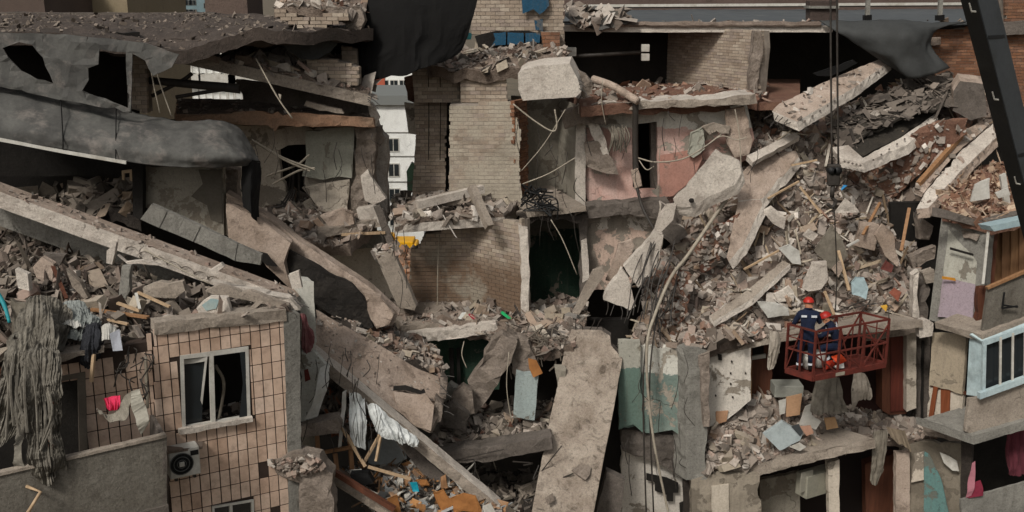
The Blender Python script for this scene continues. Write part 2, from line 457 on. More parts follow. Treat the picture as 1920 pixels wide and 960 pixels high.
def tubes(name, lines, r, mat, parent=None, k=5, sides=5):
    """a tangle of bent rods or cables nobody could count"""
    vs, fs = [], []
    for c in lines:
        v, f = tube_arrays(catmull(c, k), r * random.uniform(.7, 1.3), sides)
        s = len(vs); vs += v; fs += [tuple(i + s for i in q) for q in f]
    return build(name, vs, fs, mat, parent)
def grid_up(rows, d, nu, nv):
    """control grid of pixel points -> dense grid of 3D points"""
    R = [catmull(pts3(r, d), max(1, nu // (len(r) - 1))) for r in rows]
    m = min(len(r) for r in R); R = [r[:m] for r in R]
    C = [catmull([r[i] for r in R], max(1, nv // max(1, len(rows) - 1))) for i in range(m)]
    return [[C[i][j] for i in range(m)] for j in range(len(C[0]))]
def patch(name, rows, mat, d=None, nu=40, nv=30, disp=.1, fq=1.2, th=.25, parent=None, folds=None, smooth=False, kind=None, fr=5, edge=.0, tat=0):
    """an uneven sheet (rubble bed, cloth, membrane) over a control grid, with real thickness"""
    G = grid_up(rows, d, nu, nv)
    nj, ni = len(G), len(G[0])
    ref = CAM
    out = []
    nr = []
    for j in range(nj):
        for i in range(ni):
            du = G[j][min(i + 1, ni - 1)] - G[j][max(i - 1, 0)]; dv = G[min(j + 1, nj - 1)][i] - G[max(j - 1, 0)][i]
            n = du.cross(dv)
            n = n.normalized() if n.length > 1e-9 else ZV
            if n.dot(ref - G[j][i]) < 0: n = -n
            p = G[j][i]
            a = disp * (noise.fractal(p * fq, .9, 2.1, fr) * 1.1)
            if folds: a += folds[0] * 2.2 * (1 - 2 * abs(noise.noise(Vector((i / ni * folds[1] * 2.4 + .9 * noise.noise(p * 1.5), j / nj * (.8 + folds[2] * .5), len(name) + folds[1]))))) * (.35 + .65 * min(1, j / nj * 1.6))
            q = p + n * a
            if edge and (j == nj - 1 or i in (0, ni - 1)):
                q = q + dv.normalized() * edge * noise.noise(p * 4) * 2
            out.append(q); nr.append(n)
    N = len(out)
    tri = []
    for j in range(nj - 1):
        for i in range(ni - 1):
            a = j * ni + i
            if tat and noise.noise(out[a] * 3.1) + .35 * noise.noise(out[a] * 9) + .28 * math.sin(i * 2.3 + 3 * noise.noise(out[a])) * (j / nj) > .78 - tat * (j / nj): continue
            tri.append((a, a + 1, a + ni + 1, a + ni))
    # orient towards the camera
    a, b, c_ = out[tri[0][0]], out[tri[0][1]], out[tri[0][3]]
    if (b - a).cross(c_ - a).dot(CAM - a) < 0: tri = [t[::-1] for t in tri]
    vs = out + [p - n * th for p, n in zip(out, nr)]
    fs = list(tri) + [tuple(i + N for i in t[::-1]) for t in tri]
    rim = () if tat else [j * ni for j in range(nj)], [j * ni + ni - 1 for j in range(nj)], list(range(ni)), [(nj - 1) * ni + i for i in range(ni)]
    for rm in rim:
        for a, b in zip(rm[:-1], rm[1:]): fs.append((a, b, b + N, a + N))
    o = build(name, vs, fs, mat, parent, smooth=smooth)
    bm = bmesh.new(); bm.from_mesh(o.data); bmesh.ops.recalc_face_normals(bm, faces=bm.faces[:]); bm.to_mesh(o.data); bm.free()
    if kind: o['kind'] = kind
    T = np.array([(t[0], t[1], t[2]) for t in tri] + [(t[0], t[2], t[3]) for t in tri])
    return o, (np.array([tuple(p) for p in out]), T, None)
def proj(p):
    d = Vector(p) - CAM; f = Vector((0, math.cos(TH), -math.sin(TH))); u = Vector((0, math.sin(TH), math.cos(TH)))
    z = d.dot(f); return (960 + FPX * d.x / z, 480 - FPX * d.dot(u) / z)
# chunk templates: broken lumps with flat fracture faces
def lump(seed, flat=1.0):
    r = random.Random(seed); bm = bmesh.new()
    ay, az = r.uniform(.5, .95), r.uniform(.45, .9)
    for _ in range(9):
        v = Vector((r.choice((-1, 1)) * r.uniform(.35, 1), r.choice((-1, 1)) * r.uniform(.35, 1), r.choice((-1, 1)) * r.uniform(.35, 1)))
        bm.verts.new((v.x, v.y * ay, v.z * az * flat))
    bmesh.ops.convex_hull(bm, input=bm.verts[:])
    for v in [v for v in bm.verts if not v.link_faces]: bm.verts.remove(v)
    bmesh.ops.triangulate(bm, faces=bm.faces[:])
    bm.verts.index_update()
    vs = np.array([tuple(v.co) for v in bm.verts]); fs = np.array([[v.index for v in f.verts] for f in bm.faces])
    bm.free(); return vs, fs
def boxy(seed, a, b, c, jit=.12):
    r = random.Random(seed)
    vs = np.array([(i * a + r.uniform(-jit, jit) * a, j * b + r.uniform(-jit, jit) * b, k * c + r.uniform(-jit, jit) * c) for i in (-1, 1) for j in (-1, 1) for k in (-1, 1)])
    q = [(0, 1, 3, 2), (4, 6, 7, 5), (0, 4, 5, 1), (2, 3, 7, 6), (0, 2, 6, 4), (1, 5, 7, 3)]
    return vs, np.array([t for f in q for t in ((f[0], f[1], f[2]), (f[0], f[2], f[3]))])
T_LUMP = [lump(i) for i in range(14)] + [lump(50 + i, .45) for i in range(10)]
T_SLAB = [boxy(i, 1, .75, .22, .28) for i in range(8)] + [lump(80 + i, .22) for i in range(8)]
T_BRICK = [boxy(30 + i, 1, .62, .5, .2) for i in range(10)]
T_STICK = [boxy(60 + i, 1, .07, .035, .2) for i in range(5)]
T_SHEET = [boxy(90 + i, 1, .7, .02, .18) for i in range(6)]
TK = {'lump': T_LUMP, 'slab': T_SLAB, 'brick': T_BRICK, 'stick': T_STICK, 'sheet': T_SHEET}
def as_mesh(name, t, mat):
    me = bpy.data.meshes.new(name); me.from_pydata(t[0].tolist(), [], t[1].tolist()); me.materials.append(mat); me.update(); return me
LUMPM = [as_mesh('concrete_chunk', t, CHUNK) for t in T_LUMP[:3] + T_BRICK + T_SLAB]
PAL = ['978c82', '80766c', 'a69b90', '685e55', 'b7aea3', '8a7a6e', '957f73', '75675d']
PAL_R = PAL[:5] + ['735747', '80604f', '624839', '957c66']
PAL_P = ['a69b90', 'bbb1a6', '978c82', 'cbc3b9', '80766c', '85766a', 'ab978a', '5f554c']
PAL_D = ['4d463e', '5d554b', '3a342e', '6f665a', '7f766a', '453a33']
PAL_MIX = PAL + ['544840', '3a3531', 'a8a198', '6c6a66', '766657']
def sample(surf, n, rng):
    v, t, _ = surf
    a, b, c = v[t[:, 0]], v[t[:, 1]], v[t[:, 2]]
    ar = np.linalg.norm(np.cross(b - a, c - a), axis=1); ar = ar / ar.sum()
    i = rng.choice(len(t), n, p=ar); r1 = np.sqrt(rng.random(n)); r2 = rng.random(n)
    p = a[i] * (1 - r1)[:, None] + b[i] * (r1 * (1 - r2))[:, None] + c[i] * (r1 * r2)[:, None]
    nn = np.cross(b - a, c - a)[i]; nn /= np.linalg.norm(nn, axis=1)[:, None] + 1e-9
    tocam = np.array(CAM) - p
    nn[(nn * tocam).sum(1) < 0] *= -1
    return p, nn
def rotmats(n, rng, lay=None, lie=.5):
    """random orientations; lie<1 keeps flat pieces nearly parallel to the bed"""
    if lay is None: lay = np.tile([0, 0, 1.0], (n, 1))
    z = lay + rng.normal(0, lie, (n, 3)); z /= np.linalg.norm(z, axis=1)[:, None]
    h = rng.normal(0, 1, (n, 3)); x = np.cross(h, z); x /= np.linalg.norm(x, axis=1)[:, None]
    y = np.cross(z, x); return np.stack([x, y, z], axis=2)
def scatter(name, surf, n, s0, s1, pal, seed=1, mix=(('lump', .3), ('slab', .28), ('brick', .27), ('stick', .05), ('sheet', .1)),
            label=None, cat='rubble', nbig=0, big=None, parent=None, lift=.25, lie=.7, power=2.2, biglabel=None, biggroup=None, mask=None):
    """loose debris on a bed: the biggest nbig pieces are things of their own, the rest one joined mass"""
    rng = np.random.default_rng(seed); R = random.Random(seed)
    p, nn = sample(surf, n, rng)
    if mask is not None:
        k = np.array([mask(q) for q in p]); p, nn = p[k], nn[k]; n = len(p)
    sz = s0 + (s1 - s0) * rng.random(n) ** power
    M = rotmats(n, rng, nn, lie)
    cols = np.array([lin(c)[:3] for c in pal]); cc = cols[rng.integers(0, len(pal), n)] * rng.uniform(.6, 1.15, (n, 1))
    names = [m[0] for m in mix]; w = np.array([m[1] for m in mix]); w = w / w.sum()
    kk = rng.choice(len(names), n, p=w)
    order = np.argsort(-sz)
    cand = [i for i in order if names[kk[i]] in ('lump', 'slab', 'brick')][:nbig]
    bigs = set(cand)
    VS, FS, CS = [], [], []; off = 0
    for i in range(n):
        if i in bigs: continue
        t = TK[names[kk[i]]]; tv, tf = t[R.randrange(len(t))]
        s = sz[i] * (2.6 if names[kk[i]] == 'stick' else 1.35 if names[kk[i]] == 'sheet' else 1)
        sc = np.array([s * rng.uniform(.8, 1.25), s * rng.uniform(.7, 1.1), s * rng.uniform(.7, 1.1)]) * .5
        v = (tv * sc) @ M[i].T + p[i] + nn[i] * sz[i] * lift * rng.uniform(-.4, 1)
        VS.append(v); FS.append(tf + off); off += len(v); CS.append(np.tile(cc[i], (len(v), 1)))
    o = build(name, np.concatenate(VS), np.concatenate(FS), RUBB, parent, col=np.concatenate(CS).astype(np.float32))
    o['kind'] = 'stuff'
    if label: tag(o, label, cat)
    for i in cand:
        me = LUMPM[R.randrange(len(LUMPM))]
        e = Matrix([list(r) for r in M[i]]).to_euler(); s = sz[i] * .5
        q = p[i] + nn[i] * sz[i] * .22
        b = place('concrete_chunk', me, Vector(q), e, None, (s * rng.uniform(.9, 1.3), s * rng.uniform(.7, 1.1), s * rng.uniform(.8, 1.1)))
        tag(b, biglabel, 'rubble', biggroup)
    return o
def uvframe(pt, du): # a vertical plane: along du, up
    return pt, du.normalized(), ZV
BRM = {}
def brick_mesh(mat, L, H, T):
    k = (mat.name, L, H, T)
    if k not in BRM:
        BRM[k] = []
        for s in range(4):
            v, f = boxy(s + 7, L / 2, T / 2, H / 2, .012 if H > .2 else .035)
            BRM[k].append((v, f, as_mesh('brick', (v, f), mat)))
    return BRM[k]
def masonry(root, outline, d, mat, L=.25, H=.088, T=.12, m=.012, limit=300, nm='brick', rag=.0, holes=(), miss=.0, du=None, bond=True, back=.3, proud=.0, backmat=None, bed=.004):
    """pieces laid in courses on a plane, each one its own object, with a recessed backing wall"""
    ps = pts3(outline, d); n = newell(ps); n.z = 0; n.normalize(); c = sum(ps, Vector()) / len(ps)
    if n.dot(CAM - c) < 0: n = -n
    e1 = ZV.cross(n).normalized()
    ps = [hit(q[0], q[1], c, n) if not isinstance(q, Vector) else q for q in outline]
    f2 = lambda p: Vector(((p - c).dot(e1), (p - c).z))
    poly = [f2(p) for p in ps]; hp = [[f2(hit(q[0], q[1], c, n)) for q in h] for h in holes]
    rnd = random.Random(int(abs(c.x * 100)) + len(outline))
    ms = brick_mesh(mat, L, H, T); rz = math.atan2(e1.y, e1.x)
    cells = []
    z0, z1 = min(p.y for p in poly), max(p.y for p in poly)
    def span(z):
        xs = []
        for i, p in enumerate(poly):
            q = poly[(i + 1) % len(poly)]
            if (p.y > z) != (q.y > z): xs.append(p.x + (q.x - p.x) * (z - p.y) / (q.y - p.y))
        return (min(xs), max(xs)) if len(xs) > 1 else None
    hb = [(min(q.x for q in h), max(q.x for q in h), min(q.y for q in h), max(q.y for q in h)) for h in hp]
    r = 0; z = z0 + H / 2; xa = min(p.x for p in poly)
    while z < z1:
        sp = span(z)
        if sp:
            l_, r_ = sp[0] + rnd.uniform(-rag, rag * .6), sp[1] + rnd.uniform(-rag * .6, rag)
            x = xa - (L / 2 if (r % 2 and bond) else 0)
            while x < r_:
                a_, b_ = max(x, l_), min(x + L, r_)
                xc = (a_ + b_) / 2
                zc, fz = z, 1.0
                for (hx0, hx1, hz0, hz1) in hb:
                    if b_ <= hx0 or a_ >= hx1 or zc + H * fz / 2 <= hz0 or zc - H * fz / 2 >= hz1: continue
                    zl, zh = zc - H * fz / 2, zc + H * fz / 2
                    opt = sorted([((hx0 - a_) * (zh - zl), (a_, hx0, zl, zh)), ((b_ - hx1) * (zh - zl), (hx1, b_, zl, zh)), ((hz0 - zl) * (b_ - a_), (a_, b_, zl, hz0)), ((zh - hz1) * (b_ - a_), (a_, b_, hz1, zh))], key=lambda t: -t[0])[0]
                    if opt[0] <= 0: a_ = b_; break
                    a_, b_, zl, zh = opt[1]; zc, fz = (zl + zh) / 2, (zh - zl) / H
                xc = (a_ + b_) / 2
                if b_ - a_ > L * .2 and fz > .12 and rnd.random() > miss: cells.append((xc, zc, (b_ - a_) / L, fz))
                x += L + m
        z += H + m; r += 1
    rnd.shuffle(cells)
    VS, FS, CS, off = [], [], [], 0
    Rm = np.array(Matrix.Rotation(rz, 3, 'Z'))
    for i, (x, z, fx, fz) in enumerate(cells):
        pr = rnd.uniform(-.003, .004) + proud
        q = c + e1 * x + ZV * z + n * (pr - T / 2 + .01)
        tv, tf, me = ms[rnd.randrange(4)]
        if i < limit:
            o = place(nm, me, q, (rnd.uniform(-.006, .006), rnd.uniform(-.008, .008) * (.3 if H > .2 else 1), rz), root, (fx, 1, fz))
        else:
            v = (tv * np.array([fx, 1, fz])) @ Rm.T + np.array(q); VS.append(v); FS.append(tf + off); off += len(v)
            CS.append(np.tile([rnd.random(), 0, 0], (len(v), 1)))
    if VS:
        o = build(nm + '_courses', np.concatenate(VS), np.concatenate(FS), mat, root, col=np.concatenate(CS).astype(np.float32)); o['kind'] = 'stuff'
    bo = [p - n * bed for p in ps]
    if back:
        plate('mortar_bed' if nm == 'brick' else 'backing', bo, back, backmat or MORTAR, parent=root, relief=.0, rough=.03, seg=.3,
          holes=[[hit(q[0], q[1], c - n * bed, n) for q in h] for h in holes])
    return c, n, e1
# ================================================================== SETTING
def ground():
    v, f = [], []
    N = 14
    xs = [-1600 + 3200 * i / N for i in range(N + 1)]; ys = [-60 + 3300 * (i / N) ** 1.6 for i in range(N + 1)]
    for y in ys:
        for x in xs: v.append((x, y, 0))
    for j in range(N):
        for i in range(N):
            a = j * (N + 1) + i; f.append((a, a + 1, a + N + 2, a + N + 1))
    o = build('ground', v, f, m_conc('yard_soil', '6b6152', '575044', '453f36', sc=.15)); o['kind'] = 'structure'
ground()
# ------------------------------------------------------------------ far buildings
def far_block(px0, px1, ptop, Y, label, wall, ncol, frow0, dz, ww, wh, x_off=.0, depth=14, name='apartment_block', rot=0.0, rows=6, frame=WHITEP, xstep=None, roofband=None, vis=None, cat='building'):
    a, b = P(px0, ptop, Y), P(px1, ptop, Y)
    t = thing(name, (a.x / 2 + b.x / 2, Y + depth / 2, 0), label, cat)
    w = b.x - a.x; H = a.z
    box('wall', Vector(((a.x + b.x) / 2, Y + depth / 2, H / 2)), Vector((w / 2, 0, 0)), Vector((0, depth / 2, 0)), Vector((0, 0, H / 2)), wall, t)
    if roofband: box('roof', Vector(((a.x + b.x) / 2, Y + depth / 2, H + .5)), Vector((w / 2 + .4, 0, 0)), Vector((0, depth / 2 + .5, 0)), Vector((0, 0, .5)), roofband, t)
    me = None
    st = xstep or w / ncol
    for r in range(rows):
        zc = H - frow0 - r * dz
        for k in range(ncol):
            xc = a.x + st * (k + .5) + x_off
            if xc > b.x - ww / 2 or xc < a.x + ww / 2: continue
            f = box('window', Vector((xc, Y - .03, zc)), Vector((ww / 2, 0, 0)), Vector((0, .05, 0)), Vector((0, 0, wh / 2)), frame, t)
            for sx in (-1, 1):
                box('pane', Vector((xc + sx * ww * .235, Y - .09, zc)), Vector((ww * .2, 0, 0)), Vector((0, .012, 0)), Vector((0, 0, wh * .43)), GLASS, f)
    return t, a, b
W_WHITE = m_conc('white_facade', 'e2e2dd', 'd6d6d0', '8f8c84', sc=.25, dirt=.3)
W_GREY = m_conc('grey_facade', '77756f', '6b6963', '5a5852', sc=.2, dirt=.3)
W_BEIGE = m_conc('beige_facade', '8f826b', '83765f', '6d614f', sc=.2, dirt=.3)
W_BROWN = m_conc('brown_facade', '5d4f47', '51453e', '413832', sc=.15, dirt=.3)
W_BLUE = m_conc('blue_grey_facade', '6f8286', '64767b', '51605f', sc=.2, dirt=.3)
ROOFG = plain('grey_roof_sheet', '6f716e')
t, a, b = far_block(686, 790, 196, 115, 'white panel apartment block seen through the gap left of the brick shaft', W_WHITE, 2, 4.35, 2.75, 1.25, 1.5, roofband=ROOFG, rows=6, xstep=1.75, x_off=.2, depth=12)
# panel seams of the white block
for zz in (a.z - 3.0, a.z - 5.6, a.z - 8.4): box('panel_seam', Vector(((a.x + b.x) / 2, 114.97, zz)), Vector(((b.x - a.x) / 2, 0, 0)), Vector((0, .04, 0)), Vector((0, 0, .05)), W_GREY, t)
t, a, b = far_block(640, 800, 120, 170, 'tall white block with a red panel strip behind the white block', W_WHITE, 9, 3.4, 2.9, 1.3, 1.9, rows=4, depth=14)
c = P(713, 165, 169.9); box('red_panel', Vector((c.x, 169.9, c.z)), Vector((.75, 0, 0)), Vector((0, .1, 0)), Vector((0, 0, 8)), plain('red_panel', 'a4543f'), t)
t, a, b = far_block(236, 500, 70, 112, 'white apartment block with glazed balconies behind the broken roof', W_WHITE, 15, 1.6, 2.8, 1.3, 1.5, rows=5, depth=13)
for r in range(3):
    for k, xx in enumerate((345, 410, 465)):
        c = P(xx, 98 + r * 50, 111.6)
        q = box('balcony', Vector((c.x, 111.5, c.z)), Vector((1.9, 0, 0)), Vector((0, .55, 0)), Vector((0, 0, .5)), WHITEP, t)
        for s in range(6): box('mullion', Vector((c.x - 1.8 + s * .72, 111, c.z + 1.2)), Vector((.05, 0, 0)), Vector((0, .05, 0)), Vector((0, 0, .7)), WHITEP, q)
far_block(-40, 76, -60, 70, 'brown block at the far left edge behind the roof', W_BROWN, 4, 40, 3, 1.2, 1.4, rows=1)
far_block(77, 232, -70, 78, 'plain beige block behind the left roof parapet', W_BEIGE, 4, 40, 3, 1, 1, rows=1)
far_block(234, 317, -70, 200, 'grey tower block with rows of small dark windows', W_GREY, 9, 5.9, 1.15, .55, .55, rows=14, frame=GLASS)
far_block(319, 372, -40, 190, 'blue grey stepped office block beside the grey tower', W_BLUE, 6, 4, 1.6, 1.1, .9, rows=6, frame=W_GREY)
far_block(373, 399, -12, 186, 'low blue grey wing right of the stepped office block', W_BLUE, 3, 2, 1.6, 1, .9, rows=3, frame=W_GREY)
hc = P(428, 30, 39)
tag(box('roof_hut', Vector((hc.x, 40, 28.2)), Vector((.75, 0, 0)), Vector((0, 1.2, 0)), Vector((0, 0, 1.5)), W_BROWN), 'brown brick roof hut at the back of the left roof', 'hut')
far_block(1055, 1990, -60, 66, 'long purple brown block along the top edge behind the flat roof', m_conc('mauve_brick_facade', '5f504a', '54463f', '443a35', sc=.4), 20, 30, 3, 1, 1, rows=1)
# excavator beyond the gap
def excavator():
    c = P(757, 470, 100)
    t = thing('excavator', (c.x, 100, 0), 'yellow excavator beyond the gap under the fallen floor slab', 'excavator')
    Y = m_flat('yellow_machine_paint', 'd9a010', 'c8920e', .5, 2, .1)
    z = 2.2
    X = Vector((1, 0, 0)); YV = Vector((0, 1, 0))
    for s in (-1.1, 1.1): box('track', Vector((c.x, 100 + s, .5)), X * 2.1, YV * .35, ZV * .5, BLACK, t, .2)
    cz = c.z
    box('undercarriage', Vector((c.x, 100, cz * .5 + .2)), X * 1.2, YV * 1.0, ZV * (cz * .5 - .5 if cz > 1.4 else .3), BLACK, t, .05)
    body = box('body', Vector((c.x + .1, 100, cz + .62)), X * .95, YV * 1.2, ZV * .55, Y, t, .08)
    box('counterweight', Vector((c.x + 1.15, 100, cz + .5)), X * .25, YV * 1.15, ZV * .4, Y, t, .12)
    cb = box('cab', Vector((c.x - 1.3, 99.6, cz + .95)), X * .5, YV * .6, ZV * .85, Y, t, .06)
    box('cab_window', Vector((c.x - 1.3, 98.98, cz + 1.2)), X * .4, YV * .02, ZV * .45, GLASS, cb)
    bar('boom', Vector((c.x - 1.2, 100.4, cz + .6)), Vector((c.x - 4, 100.4, cz + 2.6)), .45, .5, Y, t)
    bar('boom', Vector((c.x - 4, 100.4, cz + 2.6)), Vector((c.x - 5.6, 100.4, cz + .4)), .35, .4, Y, t)
    # dark lettering on the engine cover
    for k, segs in enumerate(([((-.16, .2), (.16, .2)), ((0, .2), (0, -.2))], [((-.14, .18), (.14, .18)), ((-.14, -.18), (.14, -.18)), ((-.14, .18), (-.14, -.18)), ((.14, .18), (.14, -.18))])):
        for (x0, z0), (x1, z1) in segs:
            bar('letter', Vector((c.x - .5 + k * .55 + x0, 98.78, cz + .65 + z0)), Vector((c.x - .5 + k * .55 + x1, 98.78, cz + .65 + z1)), .06, .09, BLACK, body)
excavator()
# yard heap of bricks seen through the gap
o, S = patch('brick_heap', [[(640, 478, 97), (760, 466, 97), (860, 478, 97)], [(640, 520, 90), (770, 500, 88), (860, 520, 90)], [(640, 580, 80), (770, 580, 78), (860, 580, 80)]], ORANGE, disp=.5, fq=.5, th=1.5, nu=24, nv=24)
tag(o, 'orange brown heap of bricks and earth below the yellow excavator', 'rubble', kind='stuff')
scatter('yard_bricks', S, 500, .3, 1.2, ['9c6a48', '7f5a40', 'a9825f', '6b5a4c'], 3, label='loose bricks and boards strewn on the heap below the excavator')

# ================================================================== SHELL OF THE RUIN (dark rear rooms)
def wall_back(name, outline, mat, label, d=None, th=.25, **k):
    o = plate(name, outline, th, mat, d, relief=.01, **k); return tag(o, label, 'wall')
wall_back('rear_wall', [(-120, 225), (680, 225), (680, 1040), (-120, 1040)], SHADE_D, 'dark rear wall of the rooms behind the left rubble', ('F', 9.5))
wall_back('rear_wall', [(-120, 60), (262, 60), (262, 330), (-120, 330)], SHADE_D, 'dark rear attic wall behind the sagging roof membrane', ('F', 8.0))
wall_back('rear_wall', [(815, 370), (1000, 370), (1110, 200), (1300, 190), (1900, 190), (1900, 1040), (650, 1040), (690, 640), (815, 600)], SHADE_D, 'dark rear wall behind the middle and right rooms', ('F', 9.0))
wall_back('rear_wall', [(1040, 40), (1990, 40), (1990, 215), (1040, 190)], SHADE_D, 'dark rear wall at the back of the attic openings', ('F', 8.0))

# ================================================================== TOP LEFT: roof, membrane
Z0 = 27.1
o, S = patch('broken_roof', [[(-70, 27, 37), (200, 27, 37), (400, 27, 37), (560, 34, 36), (700, 40, 36)], [(-70, 42, 29), (200, 42, 29), (400, 46, 29), (560, 48, 29), (700, 50, 30)],
      [(-70, 66, 22.4), (120, 64, 22.6), (300, 92, 22.8), (370, 84, 23.0), (430, 66, 23.4), (560, 60, 24), (700, 60, 26)]], ROOFD, nu=60, nv=24, disp=.14, fq=.9, th=.28)
tag(o, 'flat left roof slab covered in dust and small debris', 'roof')
scatter('roof_debris', S, 3600, .02, .16, ['5d534a', '4d443c', '6c6157', '3f3832', '766b60'], 11, power=3.5, label='small debris scattered over the flat left roof')
o = plate('roof_parapet', [(-60, 23), (250, 24), (402, 24), (402, 32), (-60, 34)], .3, CONC_D, 36.5, rough=.01); tag(o, 'low dark parapet along the back of the left roof', 'parapet')
o = plate('roof_membrane', [(-70, 60), (120, 64), (270, 80), (335, 102), (322, 126), (287, 142), (272, 114), (248, 100), (246, 212), (-70, 150)], .03, BITU, 22.2,
          holes=[[(5, 90), (35, 78), (60, 84), (80, 108), (100, 157), (70, 149), (40, 133), (15, 108)], [(186, 92), (236, 98), (240, 203), (212, 192), (154, 170), (166, 150), (165, 128), (184, 120)]], relief=.06, rough=.03, g=.15)
tag(o, 'torn grey roofing membrane hanging from the roof edge with two dark holes', 'roofing felt')
o, S = patch('membrane_roll', [[(-70, 116, 23.6), (100, 158, 23.4), (200, 195, 23.2), (300, 221, 23), (390, 227, 23), (445, 243, 23.2), (478, 282, 23.4)],
     [(-70, 160, 22.4), (100, 198, 22.3), (200, 228, 22.2), (300, 247, 22.1), (390, 255, 22.1), (450, 268, 22.4), (486, 294, 22.8)],
     [(-70, 222, 21.6), (100, 246, 21.6), (200, 268, 21.6), (300, 283, 21.6), (390, 290, 21.6), (455, 294, 21.9), (491, 303, 22.5)],
     [(-70, 252, 21.55), (100, 276, 21.55), (200, 297, 21.55), (300, 311, 21.6), (390, 314, 21.7), (455, 311, 22), (491, 309, 22.5)]], BITU, nu=120, nv=44, disp=.07, fq=1.2, th=.05, smooth=True, folds=(.008, 4, 1))
tag(o, 'long grey roofing membrane sheet curling over the roof edge', 'roofing felt')
RL = o
for k, (x0, y0, x1, y1) in enumerate([(218, 201, 217, 299), (112, 166, 118, 280)]):
    tube('lap_seam', [(x0, y0, 23.0), ((x0 + x1) / 2, (y0 + y1) / 2 - 20, 22.02), (x1, (y0 + 2 * y1) / 3 + 18, 21.5), (x1, y1, 21.5)], .012, BITU_D, parent=RL)
plate('metal_flashing', [(-70, 246), (15, 262), (120, 282), (236, 302), (236, 308), (120, 288), (15, 268), (-70, 253)], .05, WHITEP, 21.48, parent=RL, relief=0, rough=.004)
o, _ = patch('membrane_flap', [[(452, 298, 22.3), (472, 300, 22.1), (491, 302, 22.5)], [(454, 350, 22.3), (470, 352, 22.0), (489, 352, 22.5)], [(455, 388, 22.3), (472, 404, 22.1), (487, 417, 22.5)]], BITU_D, nu=12, nv=14, disp=.05, th=.03)
tag(o, 'black membrane flap hanging from the end of the curled sheet', 'roofing felt')
# brick pier behind the membrane
t = thing('brick_pier', P(260, 210, 24.5), 'narrow brown brick pier behind the torn membrane', 'pier')
masonry(t, [(246, 100), (276, 108), (276, 212), (246, 204)], 24.4, BR_TAN, back=.4)
# rods and a dark fallen beam before the far block
for k, (pp, lab) in enumerate([([(272, 150), (448, 166)], 'dark bent steel beam lying across the gap under the left roof'), ([(285, 180), (340, 152), (360, 138)], 'dark rod leaning up against the bent steel beam'), ([(330, 182), (420, 168), (450, 172)], 'thin dark rod under the bent steel beam')]):
    o = tube('steel_beam', [(x, y, 24.6) for x, y in pp], .09 if k == 0 else .05, IRON, r2=.12 if k == 0 else None); tag(o, lab, 'beam')
for k, (x0, y0, x1, y1) in enumerate([(278, 95, 300, 212), (283, 98, 322, 218)]):
    o = tube('loose_cable', [(x0, y0, 22.9), ((x0 + x1) / 2 - 2, (y0 + y1) / 2, 22.9), (x1, y1, 22.9)], .014, CABLE)
    tag(o, ['pale cable hanging left of its twin below the roof corner', 'pale cable hanging right of its twin below the roof corner'][k], 'cable')
# ------------------------------------------------------------------ room under the curled sheet
o = plate('plaster_wall', [(264, 312), (418, 314), (420, 442), (330, 420), (266, 385)], .2, PLAST, 22.9, relief=.008, rough=.01)
tag(o, 'plain grey plaster wall under the curled membrane', 'wall')
plate('dark_patch', [(372, 318), (416, 318), (417, 418), (395, 412), (388, 385), (358, 368), (380, 345)], .012, PLAST_D if 'PLAST_D' in globals() else m_flat('bare_dark_plaster', '5c564c', '534d44', .9, 2, .3), 22.87, parent=o, relief=.004, rough=.02)
o = plate('timber_post', [(247, 305), (267, 308), (268, 415), (249, 405)], .2, SHADE_D, 22.6, rough=.01); tag(o, 'dark post left of the plain plaster wall', 'post')
o = plate('window_frame', [(228, 320), (248, 318), (248, 358), (228, 360)], .06, WOODP, 24.2, holes=[[(233, 325), (243, 324), (243, 352), (233, 354)]], relief=0, rough=.005); tag(o, 'pale broken window frame in the dark opening under the membrane', 'frame')
o, S = patch('rubble_heap', [[(-60, 390, 25), (100, 360, 25), (200, 345, 25), (262, 350, 24.5)], [(-60, 430, 23.4), (100, 420, 23.2), (200, 400, 23), (262, 408, 22.8)]], DIRT_D, nu=30, nv=10, disp=.2, th=.3)
tag(o, 'dark heap of debris in the room under the curled membrane', 'rubble', kind='stuff')
scatter('dark_debris', S, 500, .08, .5, PAL_D + ['7f6d5a'], 5, label='loose dark debris in the room under the curled membrane')
# strip of grey parapet panels
t = thing('parapet_strip', P(370, 450, 21.4), 'slanting strip of grey cast panels fallen below the plaster wall', 'parapet')
pa = [(284, 383), (313, 396), (344, 409), (376, 424), (408, 440), (445, 458), (490, 478)]
pb = [(263, 411), (298, 427), (331, 440), (362, 453), (395, 468), (440, 489), (488, 497)]
for i in range(6):
    plate('panel', [pa[i], pa[i + 1], pb[i + 1], pb[i]], .14, CONC_G, 21.2 + .02 * (i % 2), parent=t, relief=.006, rough=.01)
# ------------------------------------------------------------------ long tilted floor slabs on the left
def slab(name, outline, th, mat, label, cat='slab', side=None, rub=0, pal=PAL, s=(.04, .2), **k):
    o, S = plate(name, outline, th, mat, keep=True, side=side, **k)
    if label: tag(o, label, cat)
    if rub: scatter('slab_grit', S, rub, s[0], s[1], pal, len(outline) * 7 + int(rub), parent=o, lie=.5)
    return o
